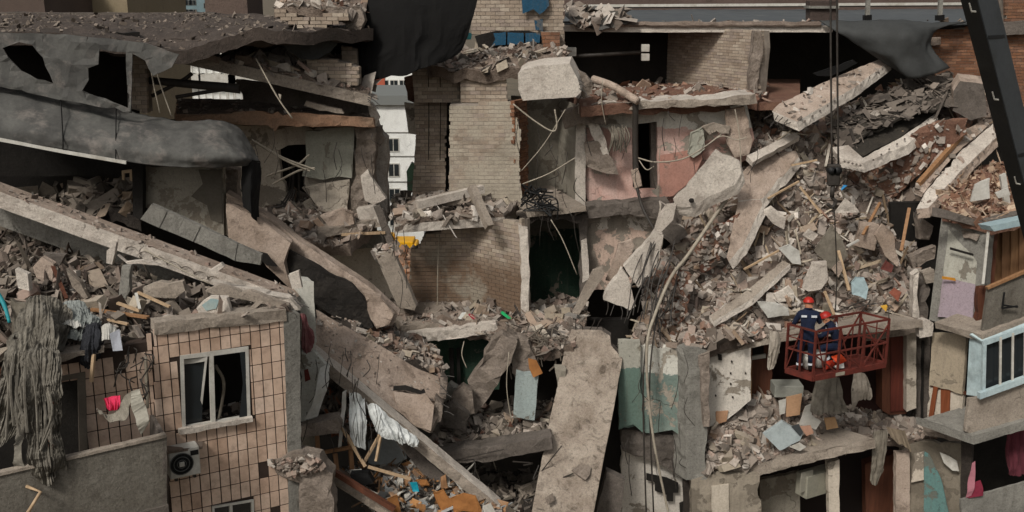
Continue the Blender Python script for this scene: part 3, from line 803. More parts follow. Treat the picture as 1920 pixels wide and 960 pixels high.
# 3D by hand: the long slab runs down to the right, its front edge faces the camera
def prism4(name, a, b, c, d, dn, mat, label=None, cat='slab', side=None, parent=None, rub=0, rough=.03, relief=.02, pal=PAL, s=(.05, .22), seg=.16):
    """slab from the four 3D corners of its top face and a downward thickness vector"""
    o, S = plate(name, [a, b, c, d], dn.length, mat, ext=dn, side=side, parent=parent, rough=rough, relief=relief, keep=True, seg=seg, g=.22)
    if label: tag(o, label, cat)
    if rub: scatter('slab_grit', S, rub, s[0], s[1], pal, int(rub) % 97 + 3, parent=o, lie=.5)
    return o
fa, fb = P(-60, 338, 19.6), P(556, 562, 19.9)
dirv = (fb - fa).normalized(); dnv = -(ZV - dirv * dirv.z).normalized()
wid = Vector((-.25, 1, 0)); wid = (wid - dirv * wid.dot(dirv)).normalized()
o = prism4('fallen_floor_slab', fa, fb, fb + wid * .75, fa + wid * .75 , dnv * .3, CONC_T, 'long hollow core floor slab sloping down across the left side', side=CONC_L, rub=170, rough=.02, s=(.03, .13))
HOL = plain('hollow_shadowed_concrete', '3b352d')
L = (fb - fa).length
# broken hollow cores along the exposed edge: shallow scoops with a rim
for k in range(11):
    f = .50 + k * .042
    c = fa.lerp(fb, f) + dnv * .17 - wid * .012
    vs, fs = [], []
    for i in range(13):
        a = math.pi * i / 12
        vs.append(c + dirv * math.cos(a) * .105 - dnv * (math.sin(a) * .075 - .04) - wid * .0)
        vs.append(c + dirv * math.cos(a) * .13 - dnv * (math.sin(a) * .1 - .04) - wid * .035)
    for i in range(12): fs.append((2 * i, 2 * i + 1, 2 * i + 3, 2 * i + 2))
    build('core_rim', vs, fs, CONC_L, o)
fa2, fb2 = P(-60, 362, 20.6), P(560, 588, 20.4)
d2 = (fb2 - fa2).normalized(); dn2 = -(ZV - d2 * d2.z).normalized()
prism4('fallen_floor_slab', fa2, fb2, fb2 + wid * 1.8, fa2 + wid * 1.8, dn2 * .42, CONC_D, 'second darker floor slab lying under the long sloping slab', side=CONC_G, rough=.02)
o = plate('broken_slab_end', [(396, 528), (420, 532), (545, 560), (562, 582), (535, 582), (440, 552), (400, 538)], .3, CONC_L, 19.6, rough=.06, relief=.05, g=.12); tag(o, 'crumbling pale end of the long slab above the tiled corner', 'slab')
for k, (pts, lab) in enumerate([([(200, 470), (218, 455), (210, 497), (199, 493)], 'short concrete stub hanging under the long slab'), ([(392, 508), (415, 494), (420, 500), (400, 516)], 'pale splinter of concrete stuck on the slab edge'), ([(540, 516), (560, 508), (566, 540), (548, 542)], 'small upright concrete piece at the end of the long slab'), ([(218, 478), (235, 492), (268, 488), (300, 498), (260, 494), (240, 496)], 'thin pale flake hanging from the second slab')]):
    o = plate('concrete_fragment', pts, .12, CONC_L, 19.3, rough=.02); tag(o, lab, 'fragment')
# ------------------------------------------------------------------ rubble floor above the tiled wall
o, S = patch('rubble_bed', [[(-70, 400, 23.5), (60, 410, 23.5), (180, 440, 23.2), (340, 500, 22.3), (450, 545, 21), (545, 575, 20)],
     [(-70, 480, 20.5), (60, 480, 20.6), (180, 500, 20.6), (340, 548, 20.2), (450, 570, 19.8), (545, 585, 19.4)],
     [(-70, 560, 18.2), (60, 565, 18.4), (180, 560, 18.8), (340, 585, 19), (450, 590, 19), (545, 592, 19)],
     [(-70, 662, 16.2), (60, 662, 16.8), (180, 655, 17.2), (300, 618, 17.9), (450, 600, 18.4), (545, 592, 18.8)]], DIRT_D, nu=60, nv=40, disp=.28, fq=1.0, th=.3)
tag(o, 'grey rubble bed piled on the floor above the tiled wall', 'rubble', kind='stuff')
scatter('left_rubble', S, 6500, .04, .4, PAL_MIX[:9] + PAL_D + PAL_D, 21, mix=(('lump', .42), ('slab', .25), ('brick', .1), ('stick', .15), ('sheet', .08)), label='mixed grey rubble and splinters on the floor above the tiled wall', nbig=40,
        biglabel='broken grey chunk lying in the rubble above the tiled wall', biggroup='chunks in the rubble above the tiled wall', power=3.2)
scatter('left_grit', S, 12000, .016, .07, PAL_MIX + PAL_D, 22, mix=(('brick', .6), ('slab', .4)), label='fine crumbs between the chunks above the tiled wall', lift=.1)
def sheetp(name, pts, th, mat, label, cat, d, **k): return tag(plate(name, pts, th, mat, d, **k), label, cat)
for pts, d, m, lab in [([(265, 540), (300, 528), (342, 528), (347, 545), (330, 560), (270, 556)], 18.8, CONC, 'flat grey concrete slab piece right of the rubble centre'),
        ([(368, 578), (392, 556), (425, 558), (433, 585), (400, 606), (378, 598)], 18.3, CONC_L, 'pale blocky chunk with worn blue paint on top of the tiled wall'),
        ([(125, 508), (150, 530), (165, 558), (158, 560), (135, 538)], 18.5, CONC, 'thin tilted grey panel in the left rubble'),
        ([(60, 500), (78, 482), (100, 495), (98, 525), (72, 530)], 18.9, CONC_T, 'brownish broken panel in the left rubble'),
        ([(80, 475), (122, 478), (112, 500), (92, 492)], 19.3, CONC_D, 'dark flat panel sticking out of the left rubble'),
        ([(28, 505), (52, 515), (55, 545), (34, 540)], 18.2, CONC_L, 'pale square chunk near the left edge of the rubble'),
        ([(222, 555), (228, 500), (246, 498), (244, 545), (235, 560)], 18.7, CONC_G, 'grey upright curved panel in the rubble'),
        ([(382, 545), (410, 535), (470, 545), (540, 572), (548, 583), (450, 560), (400, 552)], 18.9, CONC, 'long flat concrete plate lying on the tiled wall corner')]:
    sheetp('concrete_fragment', pts, .14, m, lab, 'fragment', d, rough=.03, relief=.02, g=.12)
blue = plate('paint_patch', [(375, 572), (395, 560), (412, 562), (405, 578), (385, 585)], .008, m_flat('worn_blue_paint', '7f9a9e', '8f9c98', .8, 3, .2), 18.27, parent=[x for x in bpy.data.objects if x.get('label', '').startswith('pale blocky chunk')][0], relief=.004, rough=.04)
for a, b, w, lab, m in [((170, 580, 18.4), (278, 595, 18.0), .10, 'long splintered brown board in the left rubble', WOOD), ((220, 568, 18.3), (262, 583, 18.2), .07, 'short pale board beside the splintered brown board', WOODP), ((255, 550, 18.5), (262, 580, 18.2), .05, 'small white stick standing in the rubble', WHITEP), ((258, 548, 18.6), (318, 575, 18.4), .06, 'grey lath leaning out of the rubble', WOODP), ((95, 490, 19), (125, 560, 18.4), .06, 'dark lath in the left rubble', WOODD), ((198, 598, 18), (240, 608, 17.8), .05, 'thin pale lath near the tiled wall', WOODP)]:
    tag(bar('board', P(*a), P(*b), w, .035, m), lab, 'board')
# ------------------------------------------------------------------ tiled wall with window
TW = thing('tiled_wall', P(420, 960, ('F', 0)), 'peach tiled outer wall with a broken white window', 'wall')
win = [(338, 667), (466, 650), (470, 786), (342, 808)]
win2 = [(398, 950), (476, 937), (478, 1010), (400, 1010)]
masonry(TW, [(288, 622), (536, 596), (545, 1000), (318, 1000), (318, 850), (292, 830)], ('F', 0), TILE, .16, .30, .03, .02, 300, 'tile', holes=[win, win2], bond=False, back=.3, miss=.004, backmat=MORTAR_T)
masonry(TW, [(108, 676), (284, 640), (292, 850), (164, 872), (160, 705), (110, 715)], ('F', .03), TILE, .16, .30, .03, .02, 300, 'tile', bond=False, back=.3, miss=.02, backmat=MORTAR_T)
plate('concrete_band', [(290, 606), (440, 588), (536, 580), (538, 602), (440, 612), (290, 628)], .35, CONC, ('F', -.05), parent=TW, rough=.03, relief=.03, g=.12)
cs = plate('corner_strip', [(532, 585), (562, 588), (566, 1000), (543, 1000)], .35, CONC_G, ('F', -.02), parent=TW, rough=.02, relief=.02)
def window(root, c4, dpl, nm='window', split=.45, sash=True):
    a, b, c, d = [P(x, y, dpl) for x, y in c4]
    n = V
    out = []
    w = plate(nm, [a, b, c, d], .09, WHITEP, parent=root, relief=0, rough=0, holes=[[a.lerp(c, .05).lerp(a.lerp(b, .05), .0) * 1.0, a.lerp(b, split - .03) + (d - a) * .06, d.lerp(c, split - .03) + (a - d) * .05, d.lerp(c, .05) + (a - d) * .05],
               [a.lerp(b, split + .03) + (d - a) * .06, a.lerp(b, .95) + (d - a) * .06, d.lerp(c, .95) + (a - d) * .05, d.lerp(c, split + .03) + (a - d) * .05]])
    return w, a, b, c, d
w, a, b, c, d = window(TW, win, ('F', -.03))
plate('window_sill', [P(336, 806, ('F', -.12)), P(474, 783, ('F', -.12)), P(476, 791, ('F', -.12)), P(337, 815, ('F', -.12))], .16, CONC_L, parent=TW, rough=.03, relief=.01)
# open sash tilted inward, its pane gone except for jagged shards in the right half
ha, hb = a.lerp(b, .40) + (d - a) * .08, d.lerp(c, .40) + (a - d) * .08
sw = -(b - a).normalized() * .52 + V * .28
q0, q1 = ha + sw * .0, hb + sw * .45
plate('open_sash', [a.lerp(b, .03) + (d - a) * .09 + V * .05, a.lerp(b, .40) + (d - a) * .06 + V * .05, hb + sw * .28, hb + sw * 1.0], .05, WHITEP, parent=w, relief=0, rough=0,
      holes=[[a.lerp(b, .05) + (d - a) * .15 + V * .05, a.lerp(b, .36) + (d - a) * .12 + V * .05, hb + sw * .34 + (a - d) * .06, hb + sw * .9 + (a - d) * .06]])
plate('pane', [a.lerp(b, .05) + (d - a) * .1 + V * .1, a.lerp(b, .36) + (d - a) * .1 + V * .1, d.lerp(c, .30) + (a - d) * .06 + V * .1, d.lerp(c, .05) + (a - d) * .06 + V * .1], .008, GLASS, parent=w, relief=0, rough=0)
plate('glass_shard', [a.lerp(b, .87) + (d - a) * .06, a.lerp(b, .95) + (d - a) * .06, d.lerp(c, .95) + (a - d) * .05, d.lerp(c, .83) + (a - d) * .05, (a.lerp(b, .9) + d.lerp(c, .9)) / 2], .006, GLASS, parent=w, relief=0, rough=.01)
o = tube('torn_curtain', [P(404, 685, ('F', .2)), P(420, 720, ('F', .25)), P(410, 790, ('F', .25))], .03, GREYC); tag(o, 'torn grey curtain strip hanging inside the white window', 'curtain')
window(TW, win2, ('F', -.03))
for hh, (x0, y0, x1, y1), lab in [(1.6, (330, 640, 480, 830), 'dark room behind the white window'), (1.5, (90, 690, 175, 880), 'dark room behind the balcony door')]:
    o = plate('room_wall', [(x0, y0), (x1, y0 - 20), (x1 + 6, y1), (x0 + 6, y1 + 15)], .1, SHADE_D, ('F', 2.2)); tag(o, lab, 'wall')
o, S = patch('room_debris', [[(340, 770, 20.2), (470, 745, 21)], [(342, 806, 18.3), (470, 786, 19)]], DIRT_D, nu=12, nv=8, disp=.1, th=.1); tag(o, 'debris heaped inside behind the white window', 'rubble', kind='stuff')
scatter('window_debris', S, 120, .05, .25, PAL_MIX, 4, label='loose bits of debris behind the window sill')
# balcony
BAL = thing('balcony', P(150, 960, ('F', -1.1)), 'grey concrete balcony below the hanging rags', 'balcony')
plate('front_panel', [(-70, 905), (40, 884), (160, 856), (300, 820), (311, 818), (313, 945), (-70, 1050)], .09, CONC_P, ('F', -1.15), parent=BAL, rough=.008, relief=.006)
pA, pB, pC, pD = P(312, 819, ('F', -1.15)), P(312, 946, ('F', -1.15)), None, None
plate('side_panel', [pA + U * .01, pB + U * .01, pB + U * .01 + V * 1.1, pA + U * .01 + V * 1.1], .07, CONC_D, parent=BAL, rough=.005, relief=0, ext=-U * .07)
plate('balcony_floor', [P(-70, 1052, ('F', -1.2)), P(316, 947, ('F', -1.2)), P(316, 947, ('F', -1.2)) + V * 1.2, P(-70, 1052, ('F', -1.2)) + V * 1.2], .15, CONC_D, parent=BAL, ext=Vector((0, 0, -.15)), rough=.01)
plate('coping_rail', [P(-70, 903, ('F', -1.18)), P(312, 815, ('F', -1.18)), P(313, 820, ('F', -1.18)), P(-70, 909, ('F', -1.18))], .13, CONC, parent=BAL, rough=.005, relief=0)
o = plate('balcony_door', [(102, 708), (160, 698), (166, 872), (106, 884)], .09, m_flat('grey_brown_frame', '6b6257', '5c544a', .7), ('F', -.02), holes=[[(108, 716), (146, 709), (150, 866), (112, 874)]], relief=0, rough=.004); tag(o, 'dark balcony doorway with a grey brown frame', 'door frame')
o = plate('lintel', [(100, 668), (195, 648), (195, 660), (100, 683)], .5, CONC, ('F', -.25), rough=.03); tag(o, 'concrete lintel edge above the balcony door', 'lintel')
o = plate('balcony_window', [(-60, 690), (70, 690), (100, 700), (100, 890), (-60, 900)], .08, WOODD, ('F', .0), holes=[[(-50, 735), (58, 735), (92, 738), (92, 880), (-50, 890)]], relief=0, rough=.01); tag(o, 'dark brown window frame behind the hanging rags', 'window')
# air conditioner
AC = thing('air_conditioner', P(345, 900, ('F', -.1)), 'white air conditioner unit with a round dark fan grille', 'air conditioner')
ca = [P(317, 846, ('F', -.32)), P(375, 837, ('F', -.32)), P(376, 889, ('F', -.32)), P(318, 900, ('F', -.32))]
cc = sum(ca, Vector()) / 4; hx = (ca[1] - ca[0]).length / 2; hz = (ca[0].z - ca[3].z) / 2
box('case', cc + V * .14, U * hx, V * .14, ZV * hz, WHITEP, AC, .02)
fc = cc - U * hx * .22 - V * .004
vs = [fc]; fs = []
for i in range(28): vs.append(fc + (U * math.cos(i * math.pi / 14) + ZV * math.sin(i * math.pi / 14)) * hz * .74)
for i in range(28): fs.append((0, 1 + i, 1 + (i + 1) % 28))
build('fan_disc', vs, fs, BLACK, AC)
for r in (.28, .5, .74):
    pts = [fc - V * .02 + (U * math.cos(i * math.pi / 12) + ZV * math.sin(i * math.pi / 12)) * hz * r for i in range(25)]
    tube('grille_ring', pts, .008, m_flat('grey_grille', '5a5a58'), parent=AC, k=1, sides=5)
for k in range(8):
    a = k * math.pi / 8; dv = (U * math.cos(a) + ZV * math.sin(a)) * hz * .74
    bar('grille_spoke', fc - V * .02 - dv, fc - V * .02 + dv, .008, .008, BLACK, AC)
box('fan_hub', fc - V * .03, U * .045, V * .015, ZV * .045, WHITEP, AC, .01)
box('badge', cc + U * hx * .66 + ZV * hz * .6 - V * .004, U * .07, V * .006, ZV * .045, BLACK, AC)
for s in (-.6, .6): bar('bracket', cc + U * hx * s - ZV * (hz + .03) + V * .02, cc + U * hx * s - ZV * (hz + .03) + V * .4, .05, .05, IRON, AC)
o, S = patch('debris_strip', [[(312, 836, 17.5), (380, 828, 17.9)], [(312, 850, 17.2), (380, 840, 17.6)]], DIRT, nu=12, nv=5, disp=.05, th=.05); tag(o, 'crumbs and dust lying on top of the air conditioner', 'rubble', kind='stuff')
# pipe, bracket and vine of wire in the balcony corner
o = tube('drain_pipe', [(273, 668, ('F', -.15)), (275, 720, ('F', -.15)), (277, 765, ('F', -.15))], .028, CABLE); tag(o, 'pale thin pipe standing in the balcony corner', 'pipe')
ln = []
for k in range(16):
    x, y = random.uniform(235, 285), random.uniform(640, 720)
    ln.append([P(x, y, 17.2), P(x + random.uniform(-18, 18), y + random.uniform(5, 30), 17.0), P(x + random.uniform(-25, 20), y + random.uniform(10, 60), 17.1)])
o = tubes('wire_tangle', ln, .012, IRON); tag(o, 'tangle of thin wires hanging in the balcony corner', 'wire', kind='stuff')
# ================================================================== MIDDLE LEFT: sloping roof beam, room, fallen slabs
def stand(name, pts, d, th, mat, label, cat='wall', **k): return tag(plate(name, pts, th, mat, d, **k), label, cat)
# sloping slab A with a rubble bed behind its edge
ea, eb, ec = P(338, 98, 24.0), P(425, 106, 24.2), P(692, 180, 25.4)
AW = Vector((-.35, 1, .02)) * 2.2
o = prism4('roof_slab', P(338, 96, 24.0), P(694, 178, 25.4), P(694, 178, 25.4) + AW, P(338, 96, 24.0) + AW, Vector((.02, -.02, -.27)), CONC_D, 'sloping roof slab with a rubble covered edge left of the gap', side=CONC, rub=260, rough=.03, s=(.08, .3))
o, S = patch('rubble_bed', [[(440, 62, 27), (540, 90, 27), (700, 118, 28)], [(420, 92, 25.2), (540, 122, 25.6), (690, 166, 26)], [(440, 112, 24.5), (560, 142, 24.9), (690, 178, 25.5)]], DIRT, nu=30, nv=14, disp=.14, fq=1.5, th=.2)
tag(o, 'rubble bed on top of the sloping roof slab', 'rubble', kind='stuff')
scatter('slab_rubble', S, 650, .08, .45, PAL, 31, label='broken bricks and chunks on the sloping roof slab', nbig=14, biglabel='broken brick lump on the sloping roof slab left of the gap', biggroup='lumps on the sloping roof slab', power=2.5)
t = thing('brick_chunk', P(622, 150, 25.6), 'brick wall chunk with rough courses lying on the sloping roof slab', 'brickwork')
masonry(t, [(576, 113), (604, 110), (650, 118), (672, 128), (672, 160), (640, 155), (600, 140), (575, 134)], 25.3, BR_TAN, L=.25, H=.075, T=.3, rag=.03, back=.5)
t = thing('brick_chunk', P(582, 50, 25.8), 'big pale brick wall block tipped on the left roof edge', 'brickwork')
plate('core', [(514, 12), (560, 2), (640, 14), (652, 26), (652, 36), (580, 60), (514, 30)], .9, SOFT, 25.4, parent=t, rough=.05, relief=.04, g=.1)
masonry(t, [(514, 14), (580, 34), (581, 60), (516, 32)], 25.2, BR_TAN, L=.25, H=.075, T=.1, back=0)
masonry(t, [(582, 32), (650, 20), (652, 36), (582, 60)], 25.2, BR_TAN, L=.25, H=.075, T=.1, back=0, rag=.03)
o, S = patch('rubble_bed', [[(520, -8, 26.6), (600, -12, 27), (690, 0, 27)], [(514, 12, 25.3), (600, 18, 25.3), (680, 40, 26)]], DIRT, nu=16, nv=8, disp=.12, th=.2); tag(o, 'small bed of crumbs on the tipped brick block', 'rubble', kind='stuff')
scatter('brick_crumbs', S, 160, .06, .3, PAL_R, 8, label='broken brick crumbs on the tipped brick block')
stand('broken_end', [(640, 22), (676, 10), (684, 38), (672, 62), (655, 70), (648, 48)], 25.8, .4, SOFT, 'rough broken concrete end right of the tipped brick block', 'fragment', rough=.06, relief=.05, g=.1)
stand('slab_end', [(478, 62), (516, 60), (520, 78), (480, 82)], 24.6, 1.5, CONC, 'pale slab end sticking out under the tipped brick block', 'slab')
o, _ = patch('hanging_felt', [[(518, 54, 25.0), (580, 62, 24.9), (640, 52, 25.3)], [(530, 84, 25.0), (580, 92, 25.0), (635, 80, 25.3)], [(560, 108, 25.1), (590, 112, 25.1), (622, 100, 25.3)]], BITU_M, nu=14, nv=12, disp=.08, th=.03); tag(o, 'grey felt sheet hanging below the tipped brick block', 'roofing felt')
t = thing('brick_pier', P(655, 125, 26), 'short brick stub standing behind the brick wall chunk', 'pier')
masonry(t, [(640, 86), (668, 92), (670, 126), (642, 122)], 26.2, BR_TAN, back=.3)
wall_back('attic_wall', [(478, 70), (660, 70), (660, 132), (478, 108)], SHADE_D, 'dark attic wall behind the hanging felt sheet', 28.0)
# black membrane curtain
o, _ = patch('membrane_curtain', [[(652, -25, 27.2), (700, -20, 27), (780, -12, 27), (900, -16, 27.5)], [(668, 40, 27), (710, 50, 26.5), (790, 45, 26.6), (886, 35, 27.2)], [(648, 95, 26.8), (710, 100, 26.3), (790, 95, 26.4), (868, 88, 27)], [(662, 140, 26.7), (700, 148, 26.2), (790, 132, 26.2), (845, 108, 26.8)]], BITU_D, nu=40, nv=30, disp=.05, fq=.8, th=.04, folds=(.03, 4, .6), edge=.06)
tag(o, 'big black roofing membrane hanging like a curtain above the gap', 'roofing felt')
stand('roof_edge', [(655, -14), (690, -6), (765, -12), (765, -2), (690, 9), (660, 4)], 27.3, .4, CONC, 'pale roof edge above the black membrane curtain', 'roof', rough=.02)
# orange dusty floor slab and dark room above it
oa, ob = P(330, 214, 25.6), P(704, 220, 26.0)
BWD = Vector((-.3, 1, 0)).normalized()
o = prism4('floor_slab', oa, ob, ob + BWD * 4, oa + BWD * 4, Vector((0, -.03, -.24)), DIRT, 'orange dusted upper floor slab under the sloping roof slab', side=ORANGE, rough=.06, relief=.05, rub=200)
stand('dust_lip', [(340, 222), (400, 214), (480, 208), (560, 212), (640, 217), (700, 222), (704, 238), (640, 236), (560, 238), (522, 236), (515, 246), (500, 236), (420, 232), (345, 232)], 25.2, .08, ORANGE, 'band of orange clay along the edge of the upper floor', 'floor', rough=.05, relief=.05, g=.1)
stand('sagging_slab', [(440, 150), (520, 158), (692, 196), (706, 215), (650, 214), (560, 200), (455, 188)], 26.5, .25, CONC_D, 'dark sagging slab under the sloping roof slab', 'slab', rough=.03)  # dark concrete puts the underside's shadow into the colour
stand('broken_rib', [(575, 190), (640, 205), (645, 213), (600, 208), (570, 198)], 25.3, .15, CONC, 'grey broken rib hanging above the orange floor edge', 'fragment', rough=.03)
# room with grey walls
wr = stand('plaster_wall', [(420, 234), (576, 238), (700, 236), (705, 460), (560, 470), (420, 440)], 26.6, .25, CREAM, 'cream plastered room wall with a ragged dark opening', holes=[[(522, 282), (540, 272), (580, 270), (576, 300), (570, 340), (582, 372), (560, 385), (540, 370), (526, 335)]], rough=.04, relief=.03, g=.16)
wall_back('rear_wall', [(500, 255), (610, 255), (610, 400), (500, 400)], SHADE_D, 'dark space behind the ragged opening of the cream wall', 28.4)
stand('hanging_wall_piece', [(572, 246), (664, 236), (664, 262), (660, 334), (636, 332), (606, 338), (566, 330), (574, 300)], 26.3, .14, PLAST_G, 'grey green wall panel hanging beside the ragged opening', 'panel', rough=.02, relief=.01)
stand('hanging_wall_piece', [(566, 352), (600, 344), (656, 336), (654, 372), (650, 410), (600, 392)], 26.3, .12, CREAM, 'cream lower wall panel below the grey green one', 'panel', rough=.02)
stand('torn_wall', [(664, 240), (688, 234), (700, 240), (706, 280), (700, 330), (706, 352), (690, 372), (686, 418), (662, 420), (658, 350), (668, 330)], 26.2, .4, SOFT, 'torn rubbly wall edge left of the gap', rough=.07, relief=.09, g=.09)
stand('wall_end', [(686, 200), (700, 208), (708, 236), (727, 258), (728, 300), (724, 330), (728, 420), (706, 420), (704, 300), (690, 240)], 27.3, .5, CONC_L, 'pale ragged wall end standing at the edge of the gap', rough=.05, relief=.04, g=.1)
for pts, d, th, m, lab in [([(676, 330), (690, 318), (712, 355), (724, 372), (700, 385), (684, 376)], 26.0, .2, CONC_L, 'pale broken block wedged in the torn wall edge'),
      ([(668, 392), (700, 385), (718, 395), (716, 418), (672, 424)], 25.8, .25, CONC_L, 'pale slab piece lying under the torn wall edge'),
      ([(700, 388), (712, 384), (740, 455), (738, 470), (728, 462)], 25.6, .08, CONC_D, 'dark leaning strip at the edge of the gap'),
      ([(700, 240), (716, 236), (722, 262), (712, 275), (702, 262)], 26.5, .2, SOFT, 'rough lump at the top of the torn wall edge'),
      ([(688, 186), (700, 194), (712, 220), (704, 236), (692, 214)], 26.0, .15, CONC_L, 'pale sliver leaning on the end of the sloping roof slab'),
      ([(600, 405), (640, 392), (660, 400), (664, 420), (620, 430)], 25.4, .2, CONC_T, 'tan slab piece in the room rubble')]:
    stand('concrete_fragment', pts, d, th, m, lab, 'fragment', rough=.035, relief=.03, g=.1)
t = tag(tubes('wire_tangle', [[P(470 + random.uniform(-3, 8), 262 + i * 2, 25.5), P(530, 295 + i * 3, 25.4), P(588 + random.uniform(-8, 8), 318 + i * 3, 25.5)] for i in range(2)] + [[P(500, 330, 25.6), P(555, 310, 25.6), P(580, 290, 25.7)], [P(512, 345, 25.6), P(560, 320, 25.5), P(590, 315, 25.5)]], .022, CABLE), 'pale laths and cables crossing the ragged opening', 'wire', kind='stuff')
tag(tubes('wire_tangle', [[P(540 + i * 5, 300, 27.1), P(545 + i * 5 + random.uniform(-6, 6), 340, 26.9), P(530 + i * 8, 390, 26.6)] for i in range(5)] + [[P(500 + i * 9, 395 - i * 6, 26.4), P(525 + i * 6, 385, 26.4), P(545 + i * 3, 355, 26.5)] for i in range(4)], .03, IRON), 'dark rods and reed bundles hanging in the ragged opening', 'wire', kind='stuff')
o, S = patch('rubble_heap', [[(505, 385, 27.4), (560, 372, 27.4), (620, 385, 27.2), (700, 405, 27)], [(480, 410, 26), (560, 405, 26), (620, 415, 25.8), (700, 420, 25.8)], [(520, 440, 24.6), (570, 455, 24.6), (620, 462, 25), (650, 455, 25)]], DIRT, nu=26, nv=20, disp=.18, fq=1.6, th=.3)
tag(o, 'grey rubble heap below the ragged opening of the cream wall', 'rubble', kind='stuff')
scatter('room_rubble', S, 900, .05, .38, PAL_P, 33, label='broken grey rubble below the ragged opening', nbig=16, biglabel='grey chunk in the heap below the ragged opening', biggroup='chunks below the ragged opening', power=2.6)
fa3, fb3 = P(596, 432, 25.0), P(724, 408, 25.9)
prism4('floor_slab', fa3, fb3, fb3 + BWD * 2.2, fa3 + BWD * 2.2, Vector((0, -.02, -.2)), CONC, 'grey floor slab edge below the torn wall', side=CONC, rough=.03)
stand('wall_beam', [(596, 452), (720, 436), (722, 462), (640, 470), (606, 480)], 26.4, .3, CONC_G, 'grey beam band over the lower cream wall', 'beam', rough=.03)
stand('plaster_wall', [(590, 476), (650, 466), (724, 462), (740, 560), (720, 640), (600, 560)], 26.9, .25, CREAM, 'lower cream wall left of the leaning grey panel', rough=.03)
tag(bar('roof_batten', P(640, 440, 25.3), P(722, 436, 25.6), .06, .06, WOODP), 'thin pale batten under the grey floor slab edge', 'board')
o = stand('leaning_slab', [(702, 476), (736, 470), (781, 574), (777, 582), (746, 576)], 25.2, .3, CONC, 'grey concrete panel leaning at the edge of the gap', 'panel', rough=.02, ext=(U * .16 + V * .28), side=CONC_L)
scatter('panel_crumbs', (np.array([tuple(P(x, y, 25.3)) for x, y in ((695, 462), (745, 455), (748, 476), (700, 478))]), np.array([[0, 1, 2], [0, 2, 3]]), None), 70, .06, .25, PAL_P, 6, label='pale crumbs on top of the leaning grey panel')
stand('wall_stub', [(742, 560), (776, 556), (776, 620), (745, 630)], 25.6, .3, SOFT, 'rough wall stub below the leaning panel', rough=.05, relief=.05)
# fallen roof piece with black underside
RS = thing('fallen_roof_piece', P(640, 610, 22.5), 'fallen roof piece with a tan broken rim and a black bitumen face', 'slab')
plate('rim', [(424, 362), (470, 386), (520, 418), (560, 452), (620, 490), (690, 536), (748, 588), (736, 610), (715, 614), (682, 562), (600, 508), (545, 470), (470, 430), (426, 398)], .35, CONC_T, 22.9, parent=RS, rough=.02, relief=.03, g=.12)
plate('bitumen_face', [(540, 468), (600, 500), (660, 532), (684, 560), (700, 614), (690, 616), (640, 602), (596, 574), (552, 532), (534, 496)], .1, TARRED, 22.6, parent=RS, rough=.03, relief=.05, g=.12)
plate('broken_end', [(682, 548), (712, 556), (738, 590), (730, 610), (706, 616), (694, 598)], .2, CONC_T, 22.5, parent=RS, rough=.04, relief=.05, g=.1)
stand('fallen_wall_piece', [(424, 382), (478, 404), (546, 456), (532, 492), (548, 545), (500, 500), (476, 468), (426, 446)], 22.4, .3, CONC_T, 'tan fallen wall panel left of the black bitumen face', 'panel', rough=.03, relief=.03)
stand('dark_slot', [(470, 468), (500, 476), (520, 500), (500, 498)], 22.2, .05, SHADE_D, 'dark painted slot on the tan fallen panel', 'roofing felt', relief=0)  # near-black strip paints the shade of a slot
stand('reed_post', [(420, 312), (446, 318), (448, 380), (422, 372)], 23.6, .3, SOFT, 'broken wall bits between the plaster wall and the black flap', 'fragment', rough=.06, relief=.06, g=.1)
# ================================================================== BRICK SHAFT
t = thing('brick_shaft', P(860, 390, 28), 'tall pale brick shaft standing in the middle beside the gap', 'wall')
masonry(t, [(776, 134), (838, 130), (838, 196), (835, 372), (772, 378), (780, 250), (776, 190)], 28.4, BR_TAN, limit=120, back=.6)
masonry(t, [(772, 132), (800, 128), (862, 128), (862, 190), (778, 192)], 27.9, BR_TAN, limit=60, back=.5)
masonry(t, [(862, 128), (948, 124), (952, 192), (864, 192)], 27.4, BR_TAN, limit=60, back=.6)
masonry(t, [(844, 196), (960, 192), (966, 215), (976, 250), (974, 300), (978, 384), (842, 386)], 27.2, BR_WHITE, limit=160, back=.7, backmat=MORTAR_W, rag=.03, bed=-.004)
plate('shadow_gap', [(826, 192), (850, 192), (850, 378), (824, 378)], .1, SHADE_D, 28.7, parent=t, relief=0)
# ragged brick edge facing right
masonry(t, [P(956, 192, 27.2), P(956, 192, 27.2) + V * .0 + Vector((.35, .6, 0)), P(976, 384, 27.2) + Vector((.3, .6, 0)), P(976, 384, 27.2)], None, BR_RED, L=.12, back=0, limit=60, rag=.05)
for x in (803, 825): tube('wall_cable', [(x, 130, 27.7), (x + 1, 220, 28.2), (x, 300, 28.2)], .012, IRON, parent=t)
stand('plaster_scrap', [(758, 192), (780, 196), (780, 252), (766, 250), (762, 222)], 28.6, .15, CREAM, 'beige scrap of torn plaster wall at the left of the shaft', 'wall', rough=.03)
stand('green_scrap', [(762, 322), (772, 304), (782, 312), (784, 358), (764, 362)], 28.6, .12, m_paint('pale_green_paint', '5f8266', bare='6d7a68', peel=.1), 'pale green scrap of torn wall at the left of the shaft', 'wall', rough=.03)
stand('dark_brick_bit', [(758, 146), (776, 140), (776, 192), (764, 190)], 28.8, .2, DIRT_R, 'dark reddish torn bit beside the top of the shaft', 'fragment', rough=.05)
